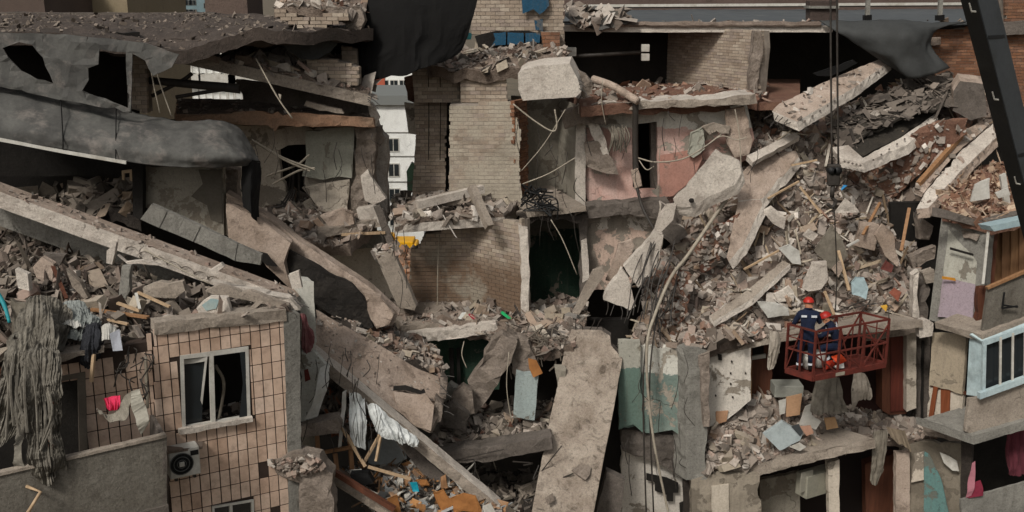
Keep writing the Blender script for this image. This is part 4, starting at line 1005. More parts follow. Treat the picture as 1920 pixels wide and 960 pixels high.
# upper brick wall with blue paint
t = thing('brick_wall', P(960, 90, 29.5), 'upper brick wall with blue painted patches above the shaft', 'wall')
masonry(t, [(884, -30), (1058, -30), (1058, 84), (1000, 92), (990, 60), (930, 58), (884, 66)], 29.6, BR_TAN, limit=150, back=.4)
BLUE = m_paint('bright_blue_paint', '1d4a63', bare='1b3c50', peel=.1)
for pts in ([(976, -20), (1024, -20), (1030, 10), (1012, 28), (1000, 18), (980, 26)], [(1002, 38), (1018, 36), (1018, 58), (1004, 56)], [(925, 62), (948, 60), (948, 84), (922, 86)], [(951, 60), (982, 62), (982, 84), (951, 84)], [(985, 62), (1013, 62), (1012, 80), (985, 82)]):
    plate('blue_patch', pts, .02, BLUE, 29.4, parent=t, rough=.04, relief=.0)
plate('dark_niche', [(890, 68), (930, 58), (990, 58), (1014, 62), (1014, 92), (900, 96)], .08, SHADE_D, 29.48, parent=t, relief=0, rough=.04)
masonry(t, [(1014, 60), (1050, 60), (1050, 92), (1020, 95)], 29.2, BR_RED, limit=40, back=.3)
# rubble on top of shaft
o, S = patch('rubble_bed', [[(838, 98, 30), (940, 86, 30), (1060, 84, 30)], [(800, 124, 27.8), (940, 106, 28), (1060, 104, 28)], [(850, 134, 27.2), (950, 128, 27.2), (1060, 124, 27.2)]], DIRT, nu=26, nv=14, disp=.14, fq=1.6, th=.3)
tag(o, 'rubble bed on top of the brick shaft', 'rubble', kind='stuff')
scatter('shaft_rubble', S, 800, .05, .3, PAL_MIX, 36, label='broken bricks and bits on top of the brick shaft', nbig=16, biglabel='grey chunk on top of the brick shaft', biggroup='chunks on top of the brick shaft', power=2.4)
tag(place('cloth_scrap', as_mesh('cloth_scrap', T_LUMP[2], plain('turquoise_scrap', '3f8d92')), P(878, 68, 27.2), (0, 0, .5), None, (.16, .1, .1)), 'small turquoise scrap on the shaft top', 'scrap')
# hanging pale block and grey room to the right of the shaft
stand('hanging_block', [(971, 138), (982, 130), (1020, 122), (1068, 119), (1084, 150), (1090, 172), (1080, 182), (1022, 186), (980, 189), (972, 168)], 25.6, .9, CONC_L, 'big pale concrete block hanging above the grey room', 'block', rough=.012, relief=.012, ext=Vector((.1, .8, .12)))
stand('crushed_lump', [(1082, 130), (1100, 140), (1112, 158), (1110, 175), (1095, 186), (1082, 160)], 26.2, .5, SOFT, 'crushed grey lump right of the hanging block', 'fragment', rough=.06, relief=.08, g=.1)
wg = stand('plaster_wall', [(958, 180), (1082, 188), (1088, 392), (958, 392)], 29.2, .2, PLAST, 'dim grey plaster wall of the room right of the shaft', rough=.01)
stand('wall_end', [(1080, 196), (1098, 206), (1098, 388), (1078, 380)], 27.2, .25, CONC_L, 'pale narrow wall end left of the pink room', rough=.03, ext=Vector((-.35, 1.8, 0)), side=PLAST)
stand('broken_lintel', [(1052, 210), (1090, 196), (1100, 205), (1140, 208), (1138, 232), (1100, 235), (1060, 240)], 26.8, .3, SOFT, 'broken lintel lumps above the pale wall end', 'fragment', rough=.06, relief=.08, g=.09)
for pp, r, lab in [([(962, 195), (1000, 225), (1035, 246), (1044, 235), (1040, 205)], .022, 'loose pale cable looping under the hanging block'), ([(978, 320), (1020, 270), (1060, 205)], .012, 'thin cable crossing the grey room upward'), ([(980, 345), (1030, 325), (1078, 296)], .016, 'thin cable crossing the grey room near its floor'), ([(1033, 412), (1055, 450), (1082, 515)], .014, 'thin pale cable across the dark green wall')]:
    tag(tube('loose_cable', pp, r, CABLE, 25.8), lab, 'cable')
o, S = patch('rubble_heap', [[(978, 352, 28.6), (1030, 362, 28.6), (1092, 378, 28.4)], [(974, 400, 26.4), (1030, 398, 26.4), (1092, 398, 26.6)]], DIRT_D, nu=16, nv=10, disp=.16, fq=1.6, th=.2)
tag(o, 'dark debris on the floor of the grey room', 'rubble', kind='stuff')
scatter('grey_room_debris', S, 260, .06, .34, PAL_D + PAL[:3], 37, label='tangled dark debris on the floor of the grey room')
tag(tubes('wire_tangle', [[P(random.uniform(975, 1040), random.uniform(345, 390), 26.2), P(random.uniform(970, 1045), random.uniform(345, 405), 26.0), P(random.uniform(975, 1050), random.uniform(360, 412), 26.1)] for k in range(16)], .02, BLACK), 'black wires tangled at the foot of the grey room', 'wire', kind='stuff')
stand('slab_edge', [(985, 396), (1098, 386), (1100, 396), (990, 408)], 26.3, 3.2, CONC, 'thin grey floor edge above the dark green room', 'slab', rough=.02, ext=Vector((-.8, 3, 0)))
# ================================================================== MIDDLE FLOOR SLAB AND LOWER BRICK ROOM
ma, mb = P(738, 426, 25.3), P(946, 402, 26.3)
mw = Vector((-.15, 1, 0)).normalized()
o = prism4('floor_slab', ma, mb, P(990, 384, 28.4), P(758, 372, 28.6), Vector((0, 0, -.22)), CONC, 'grey floor slab bridging between the gap and the brick shaft', side=CONC_L, rough=.02, relief=.03)
o, S = patch('rubble_bed', [[(742, 372, 28.4), (860, 362, 28.5), (985, 378, 28.3)], [(738, 398, 26.4), (850, 386, 26.8), (975, 386, 27.2)], [(740, 424, 25.3), (840, 410, 25.8), (945, 399, 26.3)]], DIRT, nu=30, nv=16, disp=.14, fq=1.8, th=.12)
tag(o, 'rubble bed on the bridging floor slab', 'rubble', kind='stuff')
scatter('slab_rubble', S, 1000, .05, .36, PAL_P + PAL_D[:3], 38, label='broken bits on the bridging floor slab', nbig=18, biglabel='broken chunk on the bridging floor slab', biggroup='chunks on the bridging floor slab', power=2.4)
tag(bar('fallen_pillar', P(782, 384, 25.9), P(905, 354, 26.8), .2, .2, CONC_L), 'pale concrete pillar lying along the bridging floor slab', 'pillar')
tag(bar('fallen_pillar', P(884, 350, 25.9), P(918, 426, 25.2), .18, .18, CONC), 'short grey pillar tipped over the front of the bridging slab', 'pillar')
stand('concrete_fragment', [(806, 382), (830, 362), (862, 372), (880, 370), (878, 380), (820, 388)], 26.4, .2, CONC, 'broken concrete plate beside the lying pillar', 'fragment', rough=.03)
t = thing('brick_wall', P(820, 600, 29), 'brown lower brick wall left of the corner under the bridging slab', 'wall')
masonry(t, [(796, 440), (884, 425), (884, 600), (764, 612), (770, 470), (786, 462)], 26.7, BR_LOW, limit=200, back=.4)
t = thing('brick_wall', P(935, 600, 27.6), 'pale over brown lower brick wall right of the corner under the bridging slab', 'wall')
masonry(t, [P(882, 420, 26.7), P(978, 412, 25.5), P(980, 602, 25.5), P(882, 602, 26.7)], None, BR_LOW, limit=200, back=.3)
stand('wall_end', [(972, 420), (990, 430), (993, 520), (990, 600), (976, 600), (978, 500)], 25.4, .35, CONC_L, 'whitish plastered end of the lower brick wall', rough=.04, relief=.03)
tag(tube('loose_cable', [(824, 440, 26.4), (821, 500, 26.4), (820, 590, 26.4)], .014, CABLE), 'pale cable hanging down the brown brick wall', 'cable')
# dark green room
wall_back('green_wall', [(984, 392), (1092, 392), (1092, 580), (984, 580)], GREEND, 'room wall painted dark green below and grey above', 28.9)
plate('ceiling', [P(985, 398, 26.6), P(1098, 390, 26.8), P(1090, 392, 29), P(985, 396, 29)], .1, SHADE_D, relief=0)['label'] = 'dark ceiling over the green room'
bpy.data.objects['ceiling']['category'] = 'ceiling'
stand('door_jamb', [(1086, 400), (1102, 400), (1100, 540), (1088, 560)], 27.0, .3, CONC_D, 'dark torn jamb right of the green room', 'jamb', rough=.04, relief=.04)
stand('board_strip', [(1090, 452), (1100, 448), (1106, 522), (1092, 530)], 26.7, .08, CONC_L, 'pale board stuck at the jamb of the green room', 'board')
# lower floor edge at 600-640
ra, rb = P(752, 612, 24.6), P(932, 600, 25.2)
prism4('floor_slab', ra, rb, rb + BWD * 3, ra + BWD * 3, Vector((0, 0, -.2)), CONC, 'sagging floor slab below the brown brick walls', side=CONC, rough=.03, rub=260)
stand('slab_underside', [(760, 626), (930, 606), (934, 618), (900, 628), (768, 646)], 24.5, .25, CONC_L, 'whitish broken slab edge hanging below the sagging floor', 'slab', rough=.05, relief=.05, g=.1)
o, S = patch('rubble_bed', [[(770, 588, 26.2), (880, 584, 26.2), (990, 574, 26.8), (1090, 562, 27.6)], [(760, 606, 25.2), (880, 596, 25.4), (990, 600, 25.4), (1100, 600, 25.4)], [(900, 612, 24.6), (960, 640, 24.2), (1010, 655, 24), (1075, 650, 24)]], DIRT, nu=36, nv=16, disp=.18, fq=1.6, th=.2)
tag(o, 'rubble bed on the floor under the brown brick walls', 'rubble', kind='stuff')
scatter('mid_rubble', S, 1300, .05, .36, PAL_MIX, 39, label='mixed rubble on the floor below the brown brick walls', nbig=18, biglabel='rubble chunk on the floor below the brown brick walls', biggroup='chunks below the brown brick walls', power=2.4)
for x, y, c, lab, sc in [(948, 592, '1f9a5a', 'bright green plastic scrap on the rubble below the brick wall', (.18, .1, .05)), (885, 594, '8a2030', 'dark red scrap of cloth on the rubble below the brick wall', (.14, .1, .08)), (865, 592, 'b5b5ae', 'small white scrap beside the dark red cloth', (.16, .1, .08))]:
    tag(place('debris_scrap', as_mesh('debris_scrap', T_SLAB[9], plain('scrap_' + c, c)), P(x, y, 24.9), (.2, .4, x), None, sc), lab, 'scrap')
# ================================================================== PINK ROOM
pw = stand('painted_wall', [(1094, 214), (1140, 206), (1250, 203), (1345, 200), (1400, 196), (1415, 260), (1400, 300), (1330, 330), (1250, 392), (1100, 392), (1096, 300)], 27.4, .25, PINK, 'white and pink painted room wall with a dark doorway', holes=[[(1194, 232), (1232, 228), (1234, 356), (1196, 356)]], rough=.03, relief=.02)
wall_back('rear_wall', [(1170, 200), (1290, 200), (1290, 380), (1170, 380)], SHADE_D, 'dark space behind the doorway of the pink room', 29.2)
stand('door_lining', [(1220, 228), (1233, 228), (1235, 356), (1222, 356)], 27.6, .35, CONC_D, 'grey inner lining of the pink room doorway', 'jamb', rough=.01)
stand('salmon_wall', [(1236, 292), (1300, 280), (1322, 285), (1300, 335), (1262, 368), (1237, 370)], 27.15, .05, m_paint('salmon_paint', 'a8796a', bare='a28377', peel=.2), 'salmon pink wall panel right of the doorway', 'panel', rough=.01, relief=.01)
for pts, d, m, lab in [([(1098, 225), (1118, 222), (1136, 262), (1142, 290), (1130, 290), (1108, 250)], 26.9, CONC_L, 'white curling flake of plaster left of the doorway'),
       ([(1096, 268), (1122, 262), (1150, 300), (1160, 328), (1140, 326), (1100, 312)], 26.9, SOFT, 'grey torn plaster lump left of the doorway'),
       ([(1290, 290), (1296, 250), (1320, 238), (1322, 280), (1300, 296)], 27.0, PLAST_G, 'pale bent sheet metal piece right of the doorway'),
       ([(1316, 238), (1340, 230), (1370, 236), (1366, 250), (1330, 252)], 26.8, CONC, 'broken beam end right of the pink wall'),
       ([(1362, 206), (1396, 200), (1412, 262), (1404, 290), (1378, 296), (1364, 270)], 26.9, CONC_T, 'tan broken wall pier right of the pink room'),
       ([(1184, 320), (1196, 316), (1204, 348), (1190, 356)], 26.5, CONC_T, 'tan lump hanging at the foot of the drain pipe'),
       ([(1262, 378), (1350, 320), (1390, 345), (1380, 360), (1330, 400), (1290, 440), (1262, 428)], 27.3, CONC_D, 'dark rough concrete behind the pale tilted slab')]:
    stand('wall_fragment', pts, d, .18, m, lab, 'fragment', rough=.04, relief=.04, g=.1)
tag(tubes('reed_bundle', [[P(1140 + k * 2.2, 238 + random.uniform(-4, 4), 26.8 - .1 * math.sin(k / 5)), P(1146 + k * 2.0 + random.uniform(-5, 5), 258, 26.65), P(1142 + k * 2.1 + random.uniform(-4, 4), 280 + random.uniform(-6, 6), 26.8)] for k in range(16)], .02, GREYC), 'bundle of grey reeds hanging on the pink wall', 'reeds', kind='stuff')
tag(tube('drain_pipe', [(1192, 182, 26.4), (1191, 260, 26.6), (1192, 350, 26.6)], .075, IRON, sides=8), 'dark drain pipe running down the pink wall', 'pipe')
tag(tube('drain_pipe', [(1112, 148, 27.4), (1150, 162, 26.9), (1196, 190, 26.3)], .1, CONC_T, sides=8), 'tan pipe sloping down over the attic floor edge', 'pipe')
for pp, r, lab in [([(1196, 296, 26.6), (1230, 304, 26.4), (1280, 298, 26.3), (1320, 276, 26.4), (1352, 252, 26.6)], .02, 'thick pale cable sagging across the pink wall'), ([(1236, 300, 26.5), (1240, 276, 26.5), (1262, 272, 26.5), (1280, 292, 26.5)], .01, 'thin cable arching over the salmon panel'), ([(1130, 150, 26.3), (1128, 190, 26.3), (1136, 235, 26.4)], .012, 'thin cable hanging above the reed bundle'), ([(1194, 352, 26.4), (1206, 392, 26.2), (1232, 440, 25.6)], .04, 'dark cable dropping from the foot of the drain pipe'), ([(1198, 300, 26.6), (1212, 318, 26.4), (1226, 312, 26.5)], .014, 'thin cable loop in the dark doorway'), ([(1400, 258, 26.4), (1380, 262, 26.4), (1350, 256, 26.5), (1310, 285, 26.5)], .016, 'thin pale cable in front of the tan wall pier'), ([(1378, 205, 26.6), (1386, 250, 26.5), (1390, 320, 26.3)], .014, 'thin cable hanging over the tan wall pier')]:
    tag(tube('loose_cable', pp, r, CABLE if 'dark cable' not in lab else IRON), lab, 'cable')
stand('floor_edge', [(1098, 384), (1180, 378), (1250, 372), (1262, 392), (1230, 410), (1180, 402), (1104, 410)], 26.8, .4, CONC_D, 'rough grey floor edge below the pink room', 'slab', rough=.06, relief=.06, g=.1)
stand('painted_wall', [(1098, 402), (1180, 398), (1250, 400), (1240, 470), (1180, 540), (1100, 545)], 27.3, .25, PINKW, 'lower wall with peeling white and pink paint', rough=.04, relief=.03)
# diagonal pale slabs
stand('tilted_slab', [(1342, 279), (1385, 300), (1390, 325), (1378, 346), (1330, 368), (1298, 390), (1264, 386), (1262, 372), (1310, 318)], 25.6, .26, CONC_L, 'pale slab tilted against the pink wall', 'slab', rough=.03, relief=.03, ext=Vector((.12, .1, -.25)))
tube('lifting_hole', [P(1296, 376, 25.45), P(1297, 376, 25.5)], .06, SHADE_D, k=1, sides=10, parent=bpy.data.objects['tilted_slab'])
stand('tilted_slab', [(1252, 386), (1268, 384), (1262, 412), (1240, 436), (1228, 436), (1236, 408)], 25.4, .25, CONC_L, 'narrow pale neck between the two tilted slabs', 'slab', rough=.03)
stand('tilted_slab', [(1228, 434), (1244, 440), (1236, 482), (1224, 512), (1196, 540), (1170, 500)], 25.1, .26, CONC_L, 'grey tilted slab below the narrow pale neck', 'slab', rough=.025, relief=.03)
stand('tilted_slab', [(1166, 504), (1178, 520), (1186, 550), (1192, 574), (1180, 582), (1132, 562), (1136, 548)], 24.9, .28, CONC_L, 'lower broken half of the grey tilted slab', 'slab', rough=.03, relief=.03)
for pts, d, m, lab in [([(1160, 458), (1184, 450), (1190, 462), (1150, 528), (1136, 526), (1150, 490)], 25.9, CONC_T, 'tan strip of slab leaning below the peeling wall'),
        ([(1112, 508), (1130, 500), (1134, 514), (1100, 566), (1082, 598), (1070, 594), (1092, 548)], 25.6, CONC, 'long grey strip of slab leaning by the green room'),
        ([(1150, 528), (1180, 490), (1190, 470), (1196, 500), (1150, 560), (1132, 566)], 26.1, IRON, 'painted shade strip between the leaning slabs')]:  # last strip only paints the shade in the gap
    stand('leaning_strip', pts, d, .16, m, lab, 'slab', rough=.025, relief=.02)
# ================================================================== ATTIC ON THE RIGHT
ROOF_R = m_flat('wet_roof_felt', '46494a', '3a3d3e', .5, .6, .2, stain='5a5a56')
o, S = patch('flat_roof', [[(1070, 19, 44), (1300, 18, 44), (1560, 18, 44), (1830, 16, 44)], [(1060, 30, 37), (1300, 30, 37), (1560, 30, 37), (1830, 30, 37)], [(1056, 44, 30.6), (1300, 45, 30.6), (1560, 46, 30.6), (1830, 43, 30.6)]], ROOF_R, nu=40, nv=10, disp=.03, th=.05)
tag(o, 'wet grey felt of the flat right roof', 'roof')
scatter('roof_debris', S, 420, .04, .22, PAL_MIX, 41, label='small debris strewn on the flat right roof', mask=lambda q: q[1] < 32.5)
stand('roof_slab', [(1052, 46), (1250, 47), (1420, 48), (1565, 48), (1560, 61), (1420, 60), (1250, 61), (1056, 59)], 30.5, 7.5, CONC_L, 'long roof slab edge over the dark attic openings', 'roof', rough=.012, ext=Vector((0, 7.5, 0)), side=CONC_D)
t = thing('roof_rail', P(1440, 20, 43), 'pale metal rail along the far edge of the right roof', 'rail')
bar('top_rail', P(1085, 11, 43), P(1805, 7, 43), .12, .1, WHITEP, t); 
bar('lower_rail', P(1085, 15, 43), P(1805, 11, 43), .05, .05, IRON, t)
for x, lab in ((1626, 'left grey roof post behind the slate membrane'), (1762, 'right grey roof post behind the slate membrane')):
    t = thing('roof_post', P(x, 36, 31), lab, 'post')
    bar('post', P(x, 36, 31), P(x + 2, -10, 31), .11, .11, CONC_G, t); bar('foot', P(x, 38, 31), P(x, 28, 31), .2, .2, BITU_D, t)
o = plate('chimney_block', [(1519, 2), (1572, 2), (1572, 40), (1519, 38)], .5, m_conc('brown_vent_block', '4b3f39', '3f3530', '2f2825'), 32.5, rough=.01); tag(o, 'dark brown vent block on the right roof with a pale cap', 'vent')
plate('cap', [(1517, 11), (1574, 11), (1574, 16), (1517, 16)], .6, CONC_G, 32.4, parent=o, rough=.004, relief=0)
# torn felt and lumps at the roof's left corner
o, S = patch('torn_felt', [[(1062, 8, 31), (1110, 14, 31), (1170, 24, 31)], [(1060, 30, 30.6), (1120, 32, 30.5), (1185, 36, 30.5)], [(1080, 48, 30.2), (1120, 52, 30.2), (1170, 48, 30.3)]], BITU, nu=18, nv=10, disp=.16, fq=2, th=.03); tag(o, 'crumpled grey felt at the left corner of the right roof', 'roofing felt')
scatter('felt_bits', S, 110, .06, .4, PAL_P + ['57544e'], 42, mix=(('lump', .4), ('sheet', .6)), label='torn felt bits and crumbs at the roof corner')
o, S = patch('edge_crumbs', [[(1170, 40, 30.5), (1360, 40, 30.6), (1540, 40, 30.6)], [(1170, 47, 30.4), (1360, 47, 30.4), (1540, 47, 30.4)]], DIRT, nu=30, nv=4, disp=.04, fq=3, th=.05); tag(o, 'crumbly broken felt edge along the roof slab', 'roofing felt', kind='stuff')
# attic floor, brick wall, gap
at0, at1 = P(1085, 196, 26.2), P(1420, 184, 27.6)
o, S = patch('attic_floor', [[(1040, 158, 33), (1250, 152, 34), (1440, 150, 34)], [(1075, 178, 28), (1250, 168, 29), (1440, 172, 29)], [(1090, 200, 26.2), (1250, 192, 26.9), (1420, 184, 27.6)]], DIRT_R, nu=36, nv=16, disp=.08, fq=1.6, th=.25); tag(o, 'red brown dusty attic floor', 'floor')
scatter('attic_debris', S, 600, .05, .3, PAL_R, 43, label='broken bits on the red brown attic floor', nbig=10, biglabel='tan chunk on the red brown attic floor', biggroup='chunks on the attic floor', power=2.6)
stand('floor_slab', [(1084, 196), (1180, 190), (1250, 188), (1330, 186), (1416, 176), (1420, 194), (1340, 200), (1250, 203), (1180, 206), (1086, 214)], 26.6, 1.2, CONC, 'rough pale edge of the attic floor above the pink wall', 'slab', rough=.05, relief=.05, g=.1, side=CONC_L)
t = thing('brick_wall', P(1330, 170, 31), 'tan attic brick wall with a ragged right end', 'wall')
bq = [P(1428, 58, 29.3), P(1430, 176, 29.3)]
away = V * 6.2
masonry(t, [P(1424, 58, 29.2) + away, P(1424, 58, 29.2), P(1432, 90, 29.2), P(1424, 130, 29.2), P(1418, 178, 29.2), P(1418, 178, 29.2) + away], None, BR_TAN, L=.25, H=.07, limit=300, back=.3)
stand('wall_end', [(1414, 58), (1428, 60), (1431, 95), (1424, 130), (1420, 172), (1406, 180), (1404, 140), (1410, 95)], 29.1, .3, SOFT, 'ragged brick end of the attic wall', rough=.05, relief=.06, g=.08)
for x, y, w, h, lab in [(1207, 90, .11, .1, 'upper white box on the dark attic pipe'), (1207, 107, .11, .1, 'lower white box on the dark attic pipe'), (1064, 97, .2, .12, 'white box at the left end of the dark attic pipe')]:
    c = P(x + 3, y, 30.5); tag(box('meter_box', c, Vector((w, 0, 0)), Vector((0, .1, 0)), Vector((0, 0, h)), WHITEP, None, .01), lab, 'box')
tag(tube('attic_pipe', [(1068, 106, 30.6), (1205, 98, 31.0)], .06, IRON), 'dark pipe running through the attic opening', 'pipe')
# second opening + slate membrane
o, S = patch('attic_floor', [[(1420, 150, 33), (1500, 148, 33)], [(1412, 195, 27.8), (1500, 190, 27.8)]], DIRT_R, nu=10, nv=8, disp=.06, th=.2); tag(o, 'red floor of the second attic opening', 'floor')
o, _ = patch('slate_membrane', [[(1536, 40, 30.4), (1620, 40, 30.2), (1720, 42, 30.2), (1812, 42, 30.5)], [(1572, 62, 30), (1640, 66, 29.7), (1705, 62, 29.6), (1760, 55, 30)], [(1625, 92, 29.9), (1668, 100, 29.6), (1715, 98, 29.6), (1745, 92, 29.9)], [(1690, 142, 29.8), (1705, 147, 29.6), (1740, 142, 29.6), (1780, 128, 29.8)]], BITU_M, nu=30, nv=26, disp=.06, fq=.9, th=.03, smooth=True, folds=(.05, 2.0, 1.5))
tag(o, 'slate grey membrane hanging from the right roof edge', 'roofing felt')
t = thing('brick_wall', P(1790, 150, 30.5), 'red brick attic wall beside the crane boom', 'wall')
masonry(t, [(1738, 58), (1900, 44), (1905, 190), (1790, 190), (1745, 130)], 31, BR_RED, L=.25, H=.07, limit=220, back=.3)
stand('beam_end', [(1730, 72), (1764, 70), (1764, 84), (1732, 86)], 30.7, .3, CONC_T, 'pale beam end in the red brick wall', 'beam', rough=.02)
t = thing('brick_pier', P(1905, 100, 29), 'red brick pier at the top right corner', 'pier')
masonry(t, [(1884, -20), (1985, -20), (1985, 200), (1886, 200)], 29.5, BR_RED, L=.25, H=.07, limit=150, back=.4)
stand('floor_band', [(1868, 42), (1985, 36), (1985, 62), (1872, 66)], 29.2, .3, CONC_D, 'grey concrete band across the top right brick pier', 'band', rough=.02)
# ================================================================== RIGHT RUBBLE SLOPE
o, RS2 = patch('rubble_slope', [[(x, y, Y + (.45 if y < 590 else .15)) for x, y, Y in r] for r in [[(1400, 195, 29), (1500, 215, 29), (1600, 195, 30), (1700, 150, 31), (1800, 140, 31), (1925, 190, 30.5)],
   [(1285, 385, 27.4), (1400, 285, 27.6), (1500, 285, 27.6), (1600, 290, 28.2), (1720, 250, 29), (1850, 270, 28.6)],
   [(1225, 510, 26), (1350, 445, 26.3), (1480, 410, 26.5), (1590, 410, 27), (1680, 395, 27.6), (1720, 400, 27.6)],
   [(1200, 600, 25), (1330, 575, 25.2), (1470, 530, 25.5), (1590, 530, 26), (1680, 530, 26.4), (1728, 545, 26.5)],
   [(1185, 655, 24.2), (1325, 652, 24.1), (1455, 628, 24.6), (1590, 612, 25.3), (1690, 598, 25.8), (1728, 600, 26)]]], SLOPE, nu=110, nv=80, disp=.26, fq=.9, th=.4)
tag(o, 'great slope of rubble covering the right side of the ruin', 'rubble', kind='stuff')
MIXR = (('lump', .16), ('slab', .30), ('brick', .38), ('stick', .03), ('sheet', .13))
def slope_ok(q):
    x, y = proj(q); r = noise.noise(Vector(q) * 7)
    if noise.noise(Vector(q) * 1.5) + .5 * r < -.28: return False
    if inside((x, y), [(1555, 150), (1960, 60), (1960, 330), (1830, 330), (1590, 285)]): return r > .3
    if inside((x, y), [(1590, 285), (1830, 210), (1830, 330), (1720, 400), (1600, 380)]): return r > .12
    return True
scatter('slope_rubble', RS2, 27000, .035, .36, PAL_P + PAL + ['5a4a3c', '8c6a58'], 51, mix=MIXR, label='pale broken rubble and splinters covering the right slope', nbig=70, biglabel='pale concrete chunk lying loose on the right rubble slope', biggroup='chunks on the right rubble slope', power=3.4, lie=.8, mask=slope_ok)
def onS(rows): return patch('dust', rows, DIRT_R)
# red-brown floor pieces in the slope
for pts, d, lab in [([(1590, 330), (1640, 290), (1760, 225), (1815, 222), (1820, 245), (1750, 300), (1700, 350), (1640, 400), (1600, 380)], 28.1, 'red brown floor sheet lying tilted on the upper slope'), ([(1290, 470), (1340, 425), (1385, 400), (1380, 440), (1340, 500), (1300, 520)], 26.0, 'red brown dusty patch between the tan slab and the pale cable'), ([(1235, 545), (1270, 500), (1300, 520), (1290, 590), (1250, 630), (1225, 620)], 25.1, 'red brown dust tongue below the pale cable')]:
    o, S = plate('floor_sheet', pts, .08, DIRT_R, d, rough=.06, relief=.05, g=.12, keep=True); tag(o, lab, 'floor')
    scatter('grit', S, 260, .04, .26, PAL_R + PAL_P, 52, parent=o, power=2.6)
# slabs on the slope
def slab2(pts, d, th, m, lab, ext=None, side=CONC_L, rub=0, nm='fallen_slab', **k):
    o, S = plate(nm, pts, th, m, d, rough=k.pop('rough', .03), relief=k.pop('relief', .025), ext=ext, side=side, keep=True, g=.14, **k); tag(o, lab, 'slab')
    if rub: scatter('grit', S, rub, .04, .2, PAL_P, rub, parent=o)
    return o
def cores(parent, a, b, n, r=.055):
    for k in range(n):
        p = a.lerp(b, (k + .5) / n); q = (CAM - p).normalized()
        vs, fs = tube_arrays([p - q * .02, p + q * .012], r, 8); build('core_shade_disc', vs, fs, CONC_D, parent)  # dark discs on the face paint the shade inside the core holes
DN = Vector((.06, -.03, -.24))
o = slab2([(1462, 194, 27.6), (1572, 142, 29.2), (1650, 110, 30.4), (1668, 114, 30.2), (1600, 165, 28.6), (1494, 228, 26.9), (1448, 208, 27.0)], None, .24, CONC_T, 'tan hollow core slab leaning up into the second attic opening', DN, rub=70)
cores(o, P(1502, 232, 26.75), P(1660, 124, 30.0), 12, .03)
slab2([(1525, 138), (1600, 112), (1608, 118), (1560, 142), (1532, 142)], 29.0, .06, BITU_D, 'dark felt sheet lying on the leaning tan slab', nm='felt_sheet', side=BITU_D)
CHAR = m_conc('charred_felt', '3b362f', '2e2a25', '4d463c', sc=2.2, bs=1.0)
o, S = patch('charred_felt', [[(1600, 210, 29.6), (1690, 160, 30.2), (1782, 132, 30.6)], [(1560, 240, 28.4), (1680, 200, 29), (1790, 170, 29.6)], [(1575, 280, 27.6), (1700, 215, 28.4), (1790, 195, 29)]], CHAR, nu=26, nv=18, disp=.12, fq=2, th=.06)
tag(o, 'crumpled charred felt heap under the slate membrane', 'roofing felt')
scatter('charred_bits', S, 700, .04, .34, ['26221f', '332e2a', '413a35', '1d1a18', '5f564e'], 53, mix=(('sheet', .6), ('slab', .25), ('stick', .15)), lie=.3, label='charred felt shreds on the dark heap')
o = slab2([(1590, 282, 27.7), (1700, 208, 29), (1757, 196, 29.6), (1752, 212, 29.2), (1690, 255, 28.2), (1620, 292, 27.3)], None, .1, CHAR, 'dark charred slab top lying beside the red floor sheet', nm='charred_slab', side=CHAR)
o = slab2([(1560, 276, 27.4), (1590, 272, 27.5), (1618, 296, 27.1), (1690, 258, 28.1), (1752, 214, 29.1), (1758, 222, 29), (1700, 272, 27.8), (1618, 306, 26.9), (1574, 296, 27.0)], None, .2, CONC_L, 'pale hollow core edge of the charred slab', DN)
cores(o, P(1580, 302, 26.8), P(1617, 311, 26.75), 5, .03); cores(o, P(1630, 305, 26.8), P(1745, 228, 28.7), 8, .028)
slab2([(1620, 225), (1640, 208), (1672, 202), (1660, 215), (1630, 232)], 28.6, .06, CONC_L, 'small pale plate on the charred heap', nm='concrete_fragment')
o = slab2([(1718, 392, 26.6), (1735, 360, 26.9), (1800, 285, 28), (1862, 232, 29), (1868, 258, 28.6), (1800, 322, 27.4), (1740, 390, 26.3)], None, .26, CONC_L, 'long pale slab tilted on the right end of the slope', DN, side=CONC_T, rub=20)
cores(o, P(1752, 372, 26.4), P(1850, 280, 28.2), 9, .026)
o = slab2([(1716, 352, 27), (1770, 270, 28.2), (1840, 225, 29.2), (1852, 236, 29), (1790, 290, 27.9), (1732, 362, 26.9)], None, .16, CONC_T, 'brown dusty slab lying behind the long pale tilted slab', side=CONC_T, rub=60)
o = tag(bar('timber_beam', P(1722, 345, 27), P(1810, 246, 28.6), .12, .12, WOOD), 'brown timber lying along the brown dusty slab', 'beam')
stand('concrete_block', [(1787, 170), (1800, 152), (1845, 158), (1850, 218), (1820, 226), (1787, 208)], 28.8, .7, CONC_D, 'grey concrete block under the red brick wall', 'block', rough=.03, ext=Vector((.2, .7, .15)), side=CONC_T)
slab2([(1400, 292, 26.8), (1490, 248, 27.8), (1500, 256, 27.6), (1412, 304, 26.6)], None, .14, CONC_L, 'pale lath like beam lying at the top left of the slope', rough=.02)
slab2([(1378, 340, 26.6), (1400, 312, 27), (1450, 288, 27.4), (1492, 282, 27.8), (1498, 294, 27.6), (1468, 330, 27), (1430, 372, 26.4), (1384, 376, 26.3)], None, .2, CONC_T, 'tan slab with a notch lying above the red dusty patch', DN)
slab2([(1384, 376, 26.3), (1426, 374, 26.4), (1430, 384, 26.3), (1392, 462, 25.6), (1366, 490, 25.3), (1362, 482, 25.3)], None, .2, CONC_T, 'tan sloping beam slab below the notched slab', Vector((.12, 0, -.2)))
slab2([(1330, 592, 24.8), (1400, 545, 25.2), (1468, 488, 25.8), (1480, 494, 25.8), (1410, 560, 25), (1338, 602, 24.6)], None, .14, CONC, 'long narrow slab lying low across the slope', Vector((.03, -.02, -.14)))
